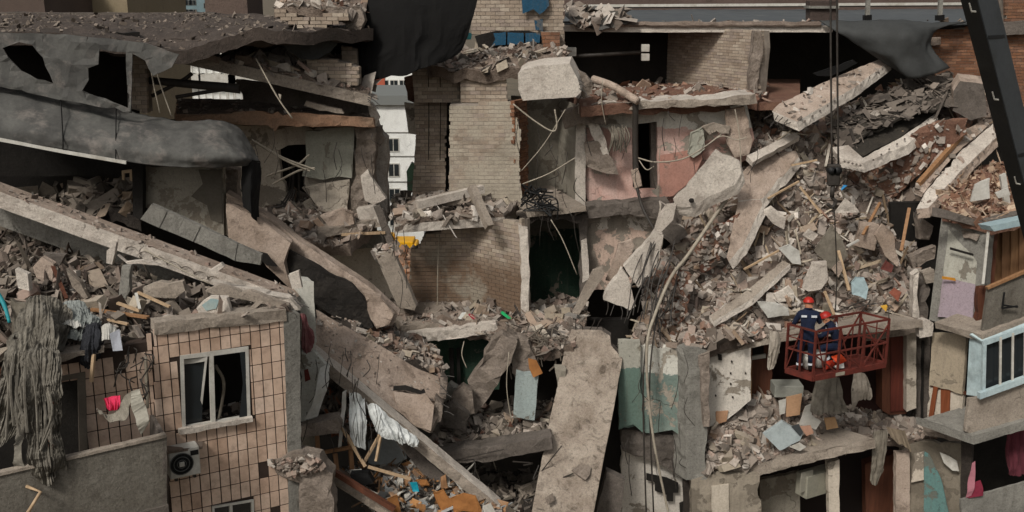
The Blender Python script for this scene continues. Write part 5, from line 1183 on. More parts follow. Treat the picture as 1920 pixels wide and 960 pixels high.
slab2([(1240, 380), (1262, 392), (1290, 440), (1262, 460), (1236, 436)], 26.4, .3, CONC_D, 'dark rough concrete lump under the tilted slabs', nm='fragment', rough=.06)
for pts, d, th, m, lab in [([(1505, 540), (1525, 492), (1550, 490), (1552, 525), (1540, 542), (1515, 546)], 25.4, .1, CONC_L, 'pale curved panel standing in the slope above the basket'),
      ([(1596, 530), (1604, 520), (1620, 520), (1628, 540), (1624, 562), (1598, 552)], 25.3, .04, m_flat('pale_blue_panel', 'a9bcbf', '98abae', .7, 3, .1), 'pale blue panel lying in the slope above the basket'),
      ([(1506, 442), (1518, 430), (1534, 440), (1524, 452)], 26, .1, CONC_L, 'white square block high on the slope'),
      ([(1460, 466), (1480, 458), (1500, 470), (1502, 496), (1486, 494)], 25.7, .05, WHITEC, 'white crumpled sheet on the slope'),
      ([(1452, 552), (1480, 536), (1490, 548), (1488, 566), (1460, 566)], 25.2, .1, CONC_L, 'white broken plate left above the basket'),
      ([(1420, 566), (1456, 568), (1478, 578), (1480, 592), (1440, 596)], 24.9, .05, WHITEC, 'white cloth lying on the slope left of the basket'),
      ([(1640, 440), (1655, 420), (1676, 440), (1686, 495), (1682, 500), (1660, 480)], 26.2, .1, CONC_T, 'tan curled panel at the right of the slope'),
      ([(1565, 400), (1585, 372), (1602, 385), (1612, 398)], 26.6, .06, CONC_L, 'pale triangular plate high on the slope'),
      ([(1652, 505), (1662, 488), (1676, 498), (1672, 512)], 25.9, .06, m_flat('maroon_panel', '6a3a33', '58302a'), 'maroon scrap panel on the slope'),
      ([(1668, 550), (1678, 540), (1690, 548), (1684, 566)], 25.7, .06, m_flat('brick_red_panel', '9a5a48', '87503f'), 'brick red scrap panel near the right end of the slope'),
      ([(1612, 415), (1650, 420), (1640, 470), (1600, 460)], 26.6, .08, CONC_T, 'tan broken sheet high on the right slope'),
      ([(1430, 395), (1446, 385), (1475, 408), (1470, 430), (1448, 420)], 26.3, .05, CONC_L, 'grey bent sheet on the slope beside the tan beam slab'),
      ([(1560, 505), (1576, 488), (1580, 505), (1572, 520)], 25.6, .06, CONC_T, 'orange tan board bit beside the pale curved panel'),
      ([(1525, 470), (1560, 420), (1580, 450), (1590, 480), (1575, 500), (1555, 505)], 26.0, .05, GREYC, 'dark grey sagging cloth in the middle of the slope')]:
    stand('broken_sheet', pts, d, th, m, lab, 'panel', rough=.03, relief=.03, g=.1)
tag(place('debris_scrap', as_mesh('debris_scrap', T_LUMP[4], plain('blue_scrap', '2f78a8')), P(1583, 352, 26.9), (0, 0, 1), None, (.12, .12, .14)), 'bright blue scrap high on the rubble slope', 'scrap')
tag(place('debris_scrap', as_mesh('debris_scrap', T_LUMP[6], plain('amber_scrap', 'c89a3a')), P(1658, 578, 25.3), (0, 0, 1), None, (.1, .1, .1)), 'amber scrap on the slope right of the basket', 'scrap')
for a, b, w, m, lab in [((1572, 470, 26), (1592, 545, 25.3), .07, WOODP, 'pale batten standing in the slope above the basket'), ((1546, 546, 25.2), (1564, 590, 24.9), .06, WOODP, 'pale batten behind the upper worker'), ((1500, 350, 26.9), (1540, 400, 26.5), .06, WOODP, 'pale lath high on the slope'), ((1440, 372, 26.5), (1498, 340, 26.9), .05, WOODP, 'thin lath across the upper slope'), ((1610, 450, 26.3), (1588, 462, 26.2), .06, WHITEP, 'short white lath on the right slope'), ((1690, 270, 28.4), (1692, 245, 28.4), .05, WOODP, 'small stub of wood on the red floor sheet'), ((1650, 380, 27.2), (1618, 440, 26.4), .07, WOOD, 'brown board on the right slope'), ((1460, 470, 25.8), (1395, 505, 25.4), .05, WOODP, 'thin pale lath low on the slope'), ((1705, 390, 27), (1690, 470, 26.3), .08, WOOD, 'tan splinter hanging into the black cavity'), ((1484, 310, 27.2), (1532, 300, 27.2), .06, WOODP, 'pale splinter near the top of the slope')]:
    tag(bar('board', P(*a), P(*b), w, .04, m), lab, 'board')
scatter('slope_grit', RS2, 30000, .018, .075, PAL_P + PAL + ['4a4038', '5d5046', '3d352f'], 57, mix=(('brick', .6), ('slab', .4)), label='fine crumbs and grit between the chunks of the right slope', power=1.6, mask=slope_ok, lift=.1)
# splintered laths all over: nobody could count them
rng = np.random.default_rng(77); VS, FS, CS, off = [], [], [], 0
p, nn = sample(RS2, 260, rng); M = rotmats(260, rng, nn, .5)
for i in range(260):
    tv, tf = T_STICK[i % 5]; s = .15 + .5 * rng.random() ** 2
    v = (tv * s) @ M[i].T + p[i] + nn[i] * .12; VS.append(v); FS.append(tf + off); off += len(v); CS.append(np.tile(np.array(lin(['b7ab97', '9b8a73', '7d6a55', 'c4bcae'][i % 4])[:3]), (len(v), 1)))
tag(build('splinters', np.concatenate(VS), np.concatenate(FS), RUBB, col=np.concatenate(CS).astype(np.float32)), 'splintered laths strewn over the right rubble slope', 'debris', kind='stuff')
# pale hose running down the slope, rebar
tag(tube('pale_hose', [(1382, 345, 26.2), (1340, 405, 25.8), (1290, 478, 25.2), (1258, 520, 24.6), (1228, 590, 24), (1214, 640, 23.6), (1214, 720, 23.5), (1228, 840, 23.3), (1256, 975, 23.2)], .05, CABLE, k=8, r2=.03), 'long pale hose running down from the tilted slab', 'hose')
for x0, x1, lab in [(1206, 1212, 'dark cable hanging left of the pale hose'), (1218, 1226, 'thin dark cable hanging behind the pale hose')]:
    tag(tube('loose_cable', [(x0 + 20, 560, 24.4), (x0 + 4, 660, 23.7), (x0, 760, 23.5), (x1, 975, 23.4)], .02, IRON), lab, 'cable')
ln = []
for k in range(26):
    x = 1185 + random.random() * 75; y = 470 + random.random() * 130
    ln.append([P(x + 20, y - 30, 25.2), P(x + random.uniform(-6, 10), y + 20, 24.8), P(x + random.uniform(-20, 5), y + random.uniform(50, 110), 24.4)])
tag(tubes('rebar_tangle', ln, .014, IRON), 'thin bent wires hanging beside the tilted slabs', 'wire', kind='stuff')
# black cavity at the right of the slope
stand('cavity_wall', [(1670, 380), (1780, 380), (1770, 620), (1670, 620)], 27.6, .2, SHADE_D, 'black cavity wall between the rubble slope and the standing corner', rough=.03)
for pts, d, m, lab in [([(1718, 400), (1750, 425), (1742, 450), (1722, 450)], 27, SOFT, 'grey lump in the black cavity'), ([(1705, 482), (1755, 462), (1752, 485), (1712, 505)], 26.3, SOFT, 'rough grey ledge below the black cavity'), ([(1730, 512), (1752, 505), (1754, 530), (1736, 532)], 26.0, CONC, 'round grey lump beside the painted corner wall'), ([(1712, 516), (1724, 508), (1720, 560), (1724, 598), (1712, 600)], 25.7, CONC_L, 'white torn strip at the right end of the slope'), ([(1722, 512), (1745, 540), (1738, 602), (1722, 604)], 26.1, CONC_D, 'grey torn wall behind the white strip')]:
    stand('concrete_fragment', pts, d, .25, m, lab, 'fragment', rough=.05, relief=.06, g=.1)
# ================================================================== RIGHT MIDDLE: storey under the slope
ca0, ca1 = P(1318, 652, 24.0), P(1470, 626, 25.0)
ua = (ca1 - ca0).normalized()
cb = P(1735, 598, 26.0)
stand('slab_edge', [(1310, 652), (1330, 656), (1400, 640), (1470, 624), (1600, 612), (1730, 600), (1730, 614), (1600, 626), (1470, 640), (1400, 654), (1330, 672), (1312, 668)], 24.6, 2.5, CONC, 'pale floor slab edge under the rubble slope', 'slab', rough=.03, relief=.03, ext=V * 3.2 - ZV * .4)
stand('painted_wall', [(1168, 640), (1210, 648), (1286, 656), (1286, 830), (1260, 806), (1225, 812), (1165, 800)], 24.15, .25, GREENW, 'white over green worn wall below the rubble slope', rough=.06, relief=.02)
stand('painted_wall', [(1160, 640), (1200, 640), (1206, 812), (1188, 796), (1160, 806)], 24.0, .2, m_paint('green_wall_paint', 'a09e93', '5d7066', L4 + 2.2, '858072', .4), 'green painted narrow wall behind the hanging cables', rough=.03)
cp = stand('corner_column', [(1284, 655), (1326, 655), (1330, 780), (1322, 850), (1326, 900), (1286, 900)], 23.9, .4, CONC_G, 'grey concrete corner column under the rubble slope', 'column', rough=.03, relief=.02, ext=V * .5)
stand('column_edge', [(1310, 668), (1330, 660), (1330, 800), (1318, 800)], 23.8, .1, SOFT, 'crumbling rubble edge of the corner column', 'fragment', rough=.05, relief=.05, g=.08)
wp = stand('white_wall', [(1328, 668), (1350, 664), (1408, 652), (1408, 750), (1360, 790), (1330, 800)], 24.6, .18, WHITEW, 'white plastered room wall with small dark knots', rough=.015)
for x, y in ((1349, 672), (1372, 678), (1370, 700), (1370, 720), (1398, 700), (1342, 742), (1374, 745)):
    c = P(x, y, 25.27); plate('nail_hole', [(x - 1.2, y - 1.8), (x + 1.6, y - 1.2), (x + 1.2, y + 2), (x - 1.2, y + 1.6)], .03, IRON, 24.56, parent=wp, relief=0, rough=.005)
plate('hole', [(1346, 664), (1354, 664), (1354, 676), (1347, 675)], .03, SHADE_D, 24.55, parent=wp, relief=0)
plate('bare_patch', [(1342, 772), (1366, 770), (1362, 790), (1343, 796)], .02, m_flat('peach_bare', 'b08a6c', '9c785c', .9), 24.56, parent=wp, relief=0)
dr = stand('doorway', [(1406, 640), (1448, 632), (1448, 780), (1406, 780)], 25.6, .1, WOODD, 'dark brown doorway right of the white wall', 'door', relief=0, rough=.005)
plate('door_frame', [(1407, 652), (1410, 652), (1410, 770), (1407, 770)], .05, WOOD, 25.4, parent=dr, relief=0, rough=0); plate('transom', [(1410, 668), (1436, 664), (1436, 671), (1410, 675)], .06, WHITEP, 25.4, parent=dr, relief=0, rough=0)
plate('dark_light', [(1412, 645), (1432, 642), (1432, 664), (1412, 667)], .02, SHADE_D, 25.55, parent=dr, relief=0, rough=0)
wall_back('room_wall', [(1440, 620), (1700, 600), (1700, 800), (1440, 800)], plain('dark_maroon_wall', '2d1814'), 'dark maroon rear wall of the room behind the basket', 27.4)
wd = stand('wardrobe', [(1654, 632), (1668, 628), (1700, 626), (1700, 776), (1668, 778), (1654, 770)], 26.2, .5, WOODD, 'dark red brown wardrobe beside the pale pier', 'wardrobe', relief=.0, rough=.004)
plate('door', [(1670, 632), (1697, 630), (1697, 770), (1670, 772)], .03, m_wood('red_brown_door', '5e2c20', '4c2219'), 26.15, parent=wd, relief=0, rough=.003)
stand('pier', [(1700, 612), (1718, 608), (1718, 765), (1700, 772)], 25.9, .3, CREAM, 'pale pinkish pier right of the wardrobe', 'pier', rough=.01)
stand('pier', [(1718, 612), (1745, 612), (1742, 790), (1716, 790)], 26.2, .3, CONC_D, 'dark grooved pier left of the tan panel', 'pier', rough=.02)
stand('joint_strip', [(1729, 640), (1733, 640), (1731, 785), (1727, 785)], 26.1, .05, SHADE_D, 'black vertical joint in the grooved pier', 'joint', relief=0)
stand('grey_ledge', [(1600, 612), (1700, 596), (1740, 600), (1738, 622), (1690, 630), (1620, 640)], 25.6, .4, SOFT, 'ragged grey ledge under the right end of the slope', 'slab', rough=.06, relief=.06)
# L4 slab and heap
lo = [(1330, 892), (1415, 880), (1560, 842), (1640, 822), (1720, 800)]
stand('slab_edge', [(1322, 880), (1415, 872), (1500, 852), (1640, 822), (1642, 840), (1500, 872), (1430, 890), (1412, 898), (1322, 905)], 24.1, 2.5, CONC, 'grey floor slab edge below the heap with boards', 'slab', rough=.04, relief=.04, g=.1, ext=V * 3.0 - ZV * .45)
o, HS = patch('rubble_heap', [[(1330, 800, 25.2), (1400, 752, 25.6), (1500, 742, 26.2), (1620, 770, 26.6), (1730, 785, 26.3)], [(1326, 830, 24.4), (1400, 790, 24.8), (1500, 800, 25.2), (1620, 800, 25.8), (1740, 800, 25.8)], [(1322, 880, 23.9), (1415, 872, 24.1), (1500, 852, 24.4), (1640, 822, 25.1), (1750, 822, 25.4)]], DIRT, nu=46, nv=26, disp=.2, fq=1.5, th=.2)
tag(o, 'rubble heap on the floor below the basket', 'rubble', kind='stuff')
scatter('heap_rubble', HS, 2600, .05, .36, PAL_P + PAL + ['7d6451'], 61, mix=MIXR, label='broken rubble heaped on the floor below the basket', nbig=28, biglabel='tan chunk in the heap below the basket', biggroup='chunks in the heap below the basket', power=3.2)
scatter('heap_grit', HS, 7000, .018, .08, PAL_P + PAL + ['4a4038', '5d5046'], 62, mix=(('brick', .6), ('slab', .4)), label='fine crumbs between the chunks of the heap below the basket', lift=.1)
for pts, d, th, m, lab in [([(1432, 815), (1468, 790), (1506, 812), (1500, 826), (1470, 842), (1462, 845)], 24.0, .12, m_flat('pale_grey_box', 'a9b2b2', '98a1a1', .6, 4, .1, stain='7f8685'), 'pale grey appliance panel lying on the heap'),
      ([(1474, 745), (1504, 738), (1500, 778), (1474, 782)], 24.9, .03, m_flat('peach_board', 'b08c6c', 'a17e60'), 'peach board standing on the heap below the basket'),
      ([(1510, 762), (1526, 755), (1522, 778), (1540, 790), (1530, 806), (1498, 796)], 24.6, .03, WHITEP, 'white cut board on the heap beside the appliance panel'),
      ([(1545, 784), (1566, 782), (1572, 802), (1550, 806)], 24.7, .03, m_flat('tan_board', 'a88763', '977757'), 'tan board right of the white cut board'),
      ([(1500, 800), (1520, 798), (1526, 812), (1512, 818)], 24.4, .03, m_flat('pink_board', 'b58d77', 'a47d68'), 'pinkish board under the white cut board'),
      ([(1460, 752), (1474, 748), (1472, 775), (1462, 778)], 24.9, .03, WHITEP, 'white upright board left of the peach board'),
      ([(1480, 838), (1500, 830), (1512, 838), (1500, 846)], 24.0, .03, WHITEP, 'small white board at the front of the heap')]:
    stand('cut_board', pts, d, th, m, lab, 'board', relief=.004, rough=.008)
o = plate('panel_band', [(1484, 800), (1498, 795), (1506, 812), (1500, 818)], .02, plain('dark_band', '3a3d3e'), 23.96, parent=[x for x in bpy.data.objects if x.get('label', '').startswith('pale grey appliance')][0], relief=0, rough=.0)
bx = thing('ceiling_box', P(1480, 740, 25.2), 'pale cabinet box hanging below the basket', 'cabinet')
box('cabinet', P(1475, 728, 25.3), Vector((.36, 0, 0)), Vector((0, .25, 0)), Vector((0, 0, .15)), m_flat('cabinet_grey', '8f8f86', '83837a'), bx, .01)
for pp, r, lab in [([[(1532, 705, 24.9), (1552, 700, 24.9), (1572, 712, 25)], [(1522, 740, 24.6), (1550, 745, 24.6), (1580, 745, 24.7)], [(1518, 770, 24.4), (1548, 778, 24.4), (1590, 775, 24.6)]], 0, 'grey torn curtain hanging under the basket'), ([[(1600, 700, 25.6), (1612, 698, 25.6), (1622, 700, 25.6)], [(1598, 725, 25.6), (1614, 730, 25.5), (1632, 728, 25.6)], [(1596, 765, 25.6), (1612, 750, 25.6), (1632, 752, 25.6)]], 0, 'pale rag hanging in the dark room behind the basket'), ([[(1636, 808, 24.6), (1650, 806, 24.6), (1662, 806, 24.7)], [(1634, 850, 24.5), (1648, 852, 24.5), (1660, 850, 24.6)], [(1630, 895, 24.5), (1640, 905, 24.5), (1648, 890, 24.6)]], 0, 'grey rag hanging over the front of the heap slab'), ([[(1660, 800, 24.9), (1680, 805, 24.9), (1695, 808, 25)], [(1668, 825, 24.7), (1690, 835, 24.7), (1706, 840, 24.8)]], 0, 'brownish cloth draped at the right of the heap'), ([[(1442, 620, 24.3), (1455, 622, 24.3), (1458, 630, 24.4)], [(1440, 650, 24.2), (1452, 660, 24.2), (1458, 650, 24.3)], [(1438, 680, 24.2), (1446, 686, 24.2), (1452, 668, 24.3)]], 0, 'pale rag hanging left of the basket')]:
    o, _ = patch('hanging_rag', pp, GREYC if 'grey' in lab else m_flat('pale_rag' if 'pale' in lab else 'brown_rag', '9d9488' if 'pale' in lab else '7a6d5c', '857c70' if 'pale' in lab else '665a4b', .95, 5, .4), nu=14, nv=14, disp=.05, fq=2.5, th=.015, folds=(.04, 3, 1), edge=.08, tat=.3); tag(o, lab, 'cloth')
# storey below (L5)
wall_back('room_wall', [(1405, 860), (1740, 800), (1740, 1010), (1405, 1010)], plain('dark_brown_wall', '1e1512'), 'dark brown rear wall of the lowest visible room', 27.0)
stand('plaster_wall', [(1296, 900), (1330, 888), (1425, 892), (1430, 1010), (1296, 1010)], 23.9, .3, m_paint('tan_plaster', '93897a', bare='6f665a', peel=.45), 'worn tan plaster wall below the corner column', rough=.04, relief=.03)
plate('niche_panel', [(1334, 912), (1366, 908), (1368, 1000), (1334, 1000)], .05, CREAM, 23.85, parent=[x for x in bpy.data.objects if x.get('label', '').startswith('worn tan plaster')][0], rough=.01)
stand('plaster_wall', [(1166, 842), (1210, 850), (1286, 880), (1284, 1010), (1164, 1010)], 24.6, .25, WHITEW, 'dirty white wall with missing dark tiles', rough=.03)
wt = bpy.data.objects['plaster_wall.005'] if 'plaster_wall.005' in bpy.data.objects else None
for pts in ([(1212, 888), (1250, 896), (1272, 906), (1272, 924), (1262, 924), (1262, 940), (1250, 940), (1250, 928), (1228, 920), (1228, 904), (1212, 900)], [(1274, 944), (1284, 940), (1284, 975), (1276, 975)]):
    stand('bare_patch', pts, 24.45, .04, SHADE_D, 'black stepped patch of missing tiles' if len(pts) > 5 else 'small black patch of missing tiles', 'wall patch', relief=0, rough=.0)
stand('dark_beam', [(1164, 806), (1230, 812), (1290, 826), (1300, 890), (1285, 900), (1240, 872), (1168, 846)], 24.3, .3, CONC_D, 'dark broken floor edge under the green wall', 'slab', rough=.07, relief=.08, g=.1)
stand('dark_pier', [(1284, 790), (1312, 770), (1322, 850), (1308, 1010), (1282, 1010)], 24.2, .2, DIRT_D, 'dark stained lower part of the corner column', 'column', rough=.03)
cu = thing('cupboard', P(1535, 935, 24.6), 'pale wall cupboard hanging under the heap slab', 'cupboard')
box('cabinet', P(1530, 902, 24.9), U * .5, V * .2, ZV * .3, m_flat('pale_cupboard', '8d8a7c', '807d70', .6, 3, .1), cu, .01)
box('door', P(1512, 902, 24.55), U * .2, V * .015, ZV * .27, m_flat('pale_cupboard_door', '938f82', '868275', .6, 3, .1), cu, .005)
stand('thin_pier', [(1552, 868), (1574, 862), (1574, 1010), (1556, 1010)], 24.5, .25, CREAM, 'pale pier under the front of the heap slab', 'pier', rough=.02)
stand('interior_wall', [(1425, 900), (1500, 885), (1500, 1010), (1425, 1010)], 25.6, .15, PLAST, 'dim plaster wall left of the pale cupboard', rough=.01)
stand('dark_cabinet', [(1622, 870), (1678, 850), (1680, 1010), (1624, 1010)], 26.0, .3, WOODD, 'dark brown cabinet in the lowest visible room', 'cabinet', relief=0, rough=.005)
# ================================================================== RIGHT STANDING CORNER
RB = thing('corner_building', P(1840, 960, 25), 'standing right corner of the apartment building with balconies', 'building')
P_PINKW = m_paint('white_over_lilac_paint', 'a7a599', '93868c', 21.24, '7f7a70', .28, low2='9a8b92', soft=.02)
cw0, cw1, cw2, cw3 = (1768, 408, 25.3), (1852, 432, 24.2), (1834, 622, 24.0), (1745, 596, 25.1)
plate('cross_wall', [(1766, 400, 25.4), (1854, 424, 24.3), (1838, 626, 24.0), (1742, 600, 25.1)], .25, CONC_G, parent=RB, rough=.015, relief=.02)
plate('painted_panel', [(1780, 420, 25.1), (1800, 424, 25), (1836, 438, 24.5), (1822, 612, 24.1), (1758, 594, 24.9)], .03, P_PINKW, parent=RB, rough=.02, relief=.008)
plate('broken_top', [(1798, 424, 25), (1838, 440, 24.4), (1830, 452, 24.4), (1818, 446, 24.5), (1806, 446, 24.7)], .03, SOFT, parent=RB, rough=.03)
plate('orange_stripe', [(1766, 518, 24.8), (1790, 522, 24.6), (1792, 527, 24.6), (1766, 523, 24.8)], .02, plain('orange_stripe_paint', 'b87f2c'), parent=RB, relief=0, rough=.01)
plate('slot', [(1781, 464, 24.8), (1824, 476, 24.3), (1824, 480, 24.3), (1781, 468, 24.8)], .03, SHADE_D, parent=RB, relief=0, rough=.004)
plate('roof_edge', [(1766, 392), (1850, 416), (1925, 398), (1990, 385), (1990, 398), (1925, 410), (1852, 430), (1764, 408)], .2, CONC_D, 24.4, parent=RB, rough=.03, relief=.03, ext=VR * .25)
o, S = patch('rubble_bed', [[(1770, 335, 28), (1850, 310, 28.5), (1990, 300, 28.5)], [(1766, 370, 26.4), (1850, 370, 26.4), (1990, 360, 26.4)], [(1768, 400, 25.2), (1850, 420, 24.3), (1990, 385, 24.8)]], DIRT_R, nu=26, nv=18, disp=.12, fq=1.6, th=.2); tag(o, 'red brown rubble on top of the standing corner', 'rubble', kind='stuff')
scatter('corner_rubble', S, 1300, .04, .26, ['9a7a62', '8a6650', 'a58a70', '7d5b48', 'b39c84'], 71, mix=(('sheet', .3), ('stick', .3), ('lump', .4)), label='red brown rubble strewn on the standing corner')
stand('broken_sheet', [(1828, 345), (1856, 334), (1856, 372), (1820, 378)], 25.6, .05, WHITEP, 'pale cracked panel on top of the standing corner', 'panel', rough=.02)
stand('broken_sheet', [(1866, 362), (1890, 352), (1895, 366), (1872, 372)], 25.2, .05, WHITEP, 'small white plate right of the pale cracked panel', 'panel', rough=.02)
stand('pale_post', [(1876, 330), (1886, 325), (1896, 390), (1886, 395)], 25.6, .1, WHITEP, 'pale post standing by the crane boom on the corner', 'post', rough=.01)
# upper balcony
plate('balcony_roof', [P(1856, 424, 23.6), P(1990, 396, 23.8), P(1990, 408, 23.8), P(1864, 434, 23.6)], .1, m_flat('pale_blue_metal', '93a5a6', '82949a', .6), parent=RB, relief=0, rough=.004, ext=VR * .3)
plate('wood_lining', [(1858, 430, 25.2), (1990, 408, 25.6), (1990, 545, 25.4), (1850, 600, 24.8)], .06, WOOD, parent=RB, relief=0, rough=.01)
for k in range(6):
    x = 1880 + k * 16; plate('board', [(x, 432 - k * 3, 25.05), (x + 14, 430 - k * 3, 25.1), (x + 13, 560 - k * 6, 24.95), (x - 2, 565 - k * 6, 24.9)], .03, WOOD if k % 2 else m_wood('tan_board_%d' % k, '8a674a', '745439'), parent=RB, relief=0, rough=.005)
bar('window_post', P(1853, 434, 23.8), P(1843, 532, 23.7), .06, .06, WHITEP, RB)
plate('dark_jamb', [(1856, 432), (1872, 430), (1864, 530), (1846, 535)], .1, WOODD, 24.5, parent=RB, relief=0, rough=.01)
pf = [P(1852, 540, 23.6), P(1990, 480, 23.9), P(1990, 572, 23.9), P(1842, 628, 23.5)]
plate('balcony_panel', pf, .08, CONC_P, parent=RB, rough=.006, relief=.005)
bar('balcony_rail', P(1850, 540, 23.55), P(1990, 479, 23.85), .1, .06, WOOD, RB)
for a, b in (((1883, 548), (1879, 578)), ((1879, 578), (1908, 574)), ((1881, 572), (1908, 576))):
    bar('bracket', P(a[0], a[1], 23.48), P(b[0], b[1], 23.5), .035, .035, BLACK, RB)
plate('balcony_slab', [P(1840, 628, 23.4), P(1990, 572, 23.8), P(1990, 584, 23.8), P(1842, 640, 23.4)], .1, CONC, parent=RB, rough=.02, ext=VR * 1.2)
plate('torn_side', [(1836, 540), (1852, 538), (1844, 626), (1828, 626)], .2, WOODD, 24.0, parent=RB, rough=.03, relief=.03)
# middle wall panel
plate('tan_panel', [(1748, 624, 25.0), (1812, 626, 24.4), (1804, 740, 24.2), (1742, 722, 24.9)], .12, m_paint('tan_worn_paint', '9f927e', bare='8a7e6c', peel=.2), parent=RB, rough=.015, relief=.01)
plate('lower_wall', [(1742, 722, 24.95), (1806, 736, 24.3), (1802, 808, 24.2), (1738, 795, 24.9)], .12, CREAM, parent=RB, rough=.02)
for pts in ([(1750, 724, 24.8), (1758, 726, 24.7), (1748, 790, 24.7), (1740, 788, 24.8)], [(1764, 728, 24.7), (1781, 732, 24.5), (1780, 800, 24.4), (1763, 796, 24.6)]):
    plate('brown_plank', pts, .03, m_wood('red_brown_plank%d' % int(pts[0][0]), '7c452a', '69381f'), parent=RB, relief=0, rough=.006)
plate('floor_strip', [(1744, 720, 24.9), (1812, 736, 24.2), (1812, 741, 24.2), (1744, 725, 24.9)], .06, WOODD, parent=RB, relief=0, rough=.004)
plate('wall_top_block', [(1722, 605), (1736, 600), (1750, 606), (1748, 630), (1724, 634)], .25, CONC_L, 24.7, parent=RB, rough=.03)
plate('slab_band', [(1730, 798, 24.9), (1806, 812, 24.2), (1806, 830, 24.2), (1732, 815, 24.9)], .3, SOFT, parent=RB, rough=.05, relief=.05, g=.1)
plate('dark_return', [(1806, 640), (1822, 630), (1812, 800), (1800, 812)], .1, SHADE_D, 24.6, parent=RB, relief=0, rough=.01)
# glazed balcony
BLM = m_flat('pale_blue_balcony_metal', 'aebdbe', '9aabae', .6, 2, .1, stain='7d8888')
plate('side_sheet', [(1818, 628, 23.8), (1846, 636, 23.4), (1844, 745, 23.3), (1812, 740, 23.7)], .04, BLM, parent=RB, relief=.01, rough=.006)
plate('header', [P(1818, 628, 23.6), P(1846, 641, 23.3), P(1990, 590, 23.7), P(1990, 575, 23.8)], .05, BLM, parent=RB, relief=0, rough=.005)
fr = plate('balcony_window', [(1844, 640, 23.2), (1990, 590, 23.6), (1990, 690, 23.6), (1842, 740, 23.2)], .06, BLM, parent=RB, relief=0, rough=0,
   holes=[[(1850, 647), (1985, 600), (1985, 685), (1848, 732)]])
for x in (1876, 1899, 1922, 1950): bar('mullion', P(x, 640 - (x - 1844) * .342 + 3, 23.2 + (x - 1844) * .0027), P(x - 1, 740 - (x - 1844) * .342 - 3, 23.2 + (x - 1844) * .0027), .035, .05, WHITEP, fr)
plate('pane', [P(1846, 645, 23.35), P(1985, 597, 23.75), P(1985, 690, 23.75), P(1844, 735, 23.35)], .01, GLASS, parent=fr, relief=0, rough=0)
plate('sill', [P(1838, 738, 23.1), P(1990, 683, 23.5), P(1990, 694, 23.5), P(1838, 749, 23.1)], .12, BLM, parent=RB, relief=0, rough=.004)
plate('balcony_panel', [P(1812, 745, 23.4), P(1838, 749, 23.2), P(1990, 694, 23.6), P(1990, 766, 23.6), P(1830, 818, 23.15), P(1808, 808, 23.3)], .1, CONC_P if False else CONC, parent=RB, rough=.006, relief=.006)
plate('balcony_slab', [P(1806, 812, 23.2), P(1830, 822, 23.0), P(1990, 766, 23.5), P(1990, 784, 23.5), P(1832, 838, 23.0), P(1806, 826, 23.2)], .1, CONC_G, parent=RB, rough=.012, ext=VR * 1.3)
# bottom storey of the corner
plate('teal_wall', [(1686, 838, 25.3), (1735, 826, 25.1), (1806, 832, 24.4), (1804, 1010, 24.2), (1684, 1010, 25.2)], .15, m_paint('brown_worn_plaster', '7d7466', bare='665d50', peel=.6), parent=RB, rough=.04, relief=.03)
plate('teal_patch', [(1732, 846, 24.85), (1742, 852, 24.75), (1764, 898, 24.5), (1784, 985, 24.2), (1732, 985, 24.8)], .02, m_paint('teal_paint', '5f8480', bare='5a6a66', peel=.2), parent=RB, rough=.02, relief=.004)
plate('white_patch', [(1762, 848, 24.6), (1796, 864, 24.3), (1798, 884, 24.25), (1786, 882, 24.3), (1770, 868, 24.5)], .02, WHITEP, parent=RB, rough=.04, relief=.004)
plate('cream_patch', [(1714, 850, 25.0), (1732, 846, 24.85), (1732, 900, 24.8), (1708, 905, 25.0)], .02, CREAM, parent=RB, rough=.03, relief=.004)
plate('brown_pier', [(1680, 850), (1706, 845), (1706, 1010), (1680, 1010)], .2, CONC_T, 25.0, parent=RB, rough=.03)
plate('dark_pier', [(1802, 826, 24), (1822, 836, 23.8), (1818, 1010, 23.7), (1800, 1010, 23.9)], .1, DIRT_D, parent=RB, rough=.02)
plate('dark_room', [(1812, 836), (1990, 785), (1990, 930), (1812, 960)], .1, SHADE_D, 25.6, parent=RB, relief=0)
plate('balcony_panel', [P(1802, 938, 23.4), P(1990, 885, 23.8), P(1990, 1010, 23.8), P(1802, 1010, 23.4)], .08, CONC_G, parent=RB, rough=.006)
for pp, c, lab in [([[(1888, 812, 24.2), (1905, 808, 24.2), (1940, 800, 24.3)], [(1886, 850, 24.2), (1906, 848, 24.2), (1940, 845, 24.3)], [(1890, 888, 24.2), (1908, 890, 24.2), (1940, 880, 24.3)]], '5a2a32', 'dusky red curtain hanging in the lower right balcony'), ([[(1822, 868, 23.6), (1828, 864, 23.6)], [(1814, 905, 23.5), (1826, 905, 23.5)], [(1808, 930, 23.5), (1818, 926, 23.5)]], '96626a', 'pink towel hanging at the lower right balcony'), ([[(1826, 906, 23.6), (1838, 900, 23.6)], [(1822, 918, 23.5), (1842, 914, 23.5)], [(1812, 930, 23.5), (1840, 926, 23.5)]], '6a2030', 'crimson cloth lying over the lower right balcony edge')]:
    o, _ = patch('curtain', pp, m_flat('cloth_' + c, c, c, .95, 5, .3), nu=18, nv=14, disp=.03, fq=2, th=.015, folds=(.05, 4, .5)); tag(o, lab, 'cloth')
# ================================================================== BOTTOM MIDDLE LEFT
wall_back('rear_wall', [(555, 560), (860, 600), (1180, 600), (1180, 1040), (555, 1040)], SHADE_D, 'dark inner wall behind the lower middle rubble', 26.5)
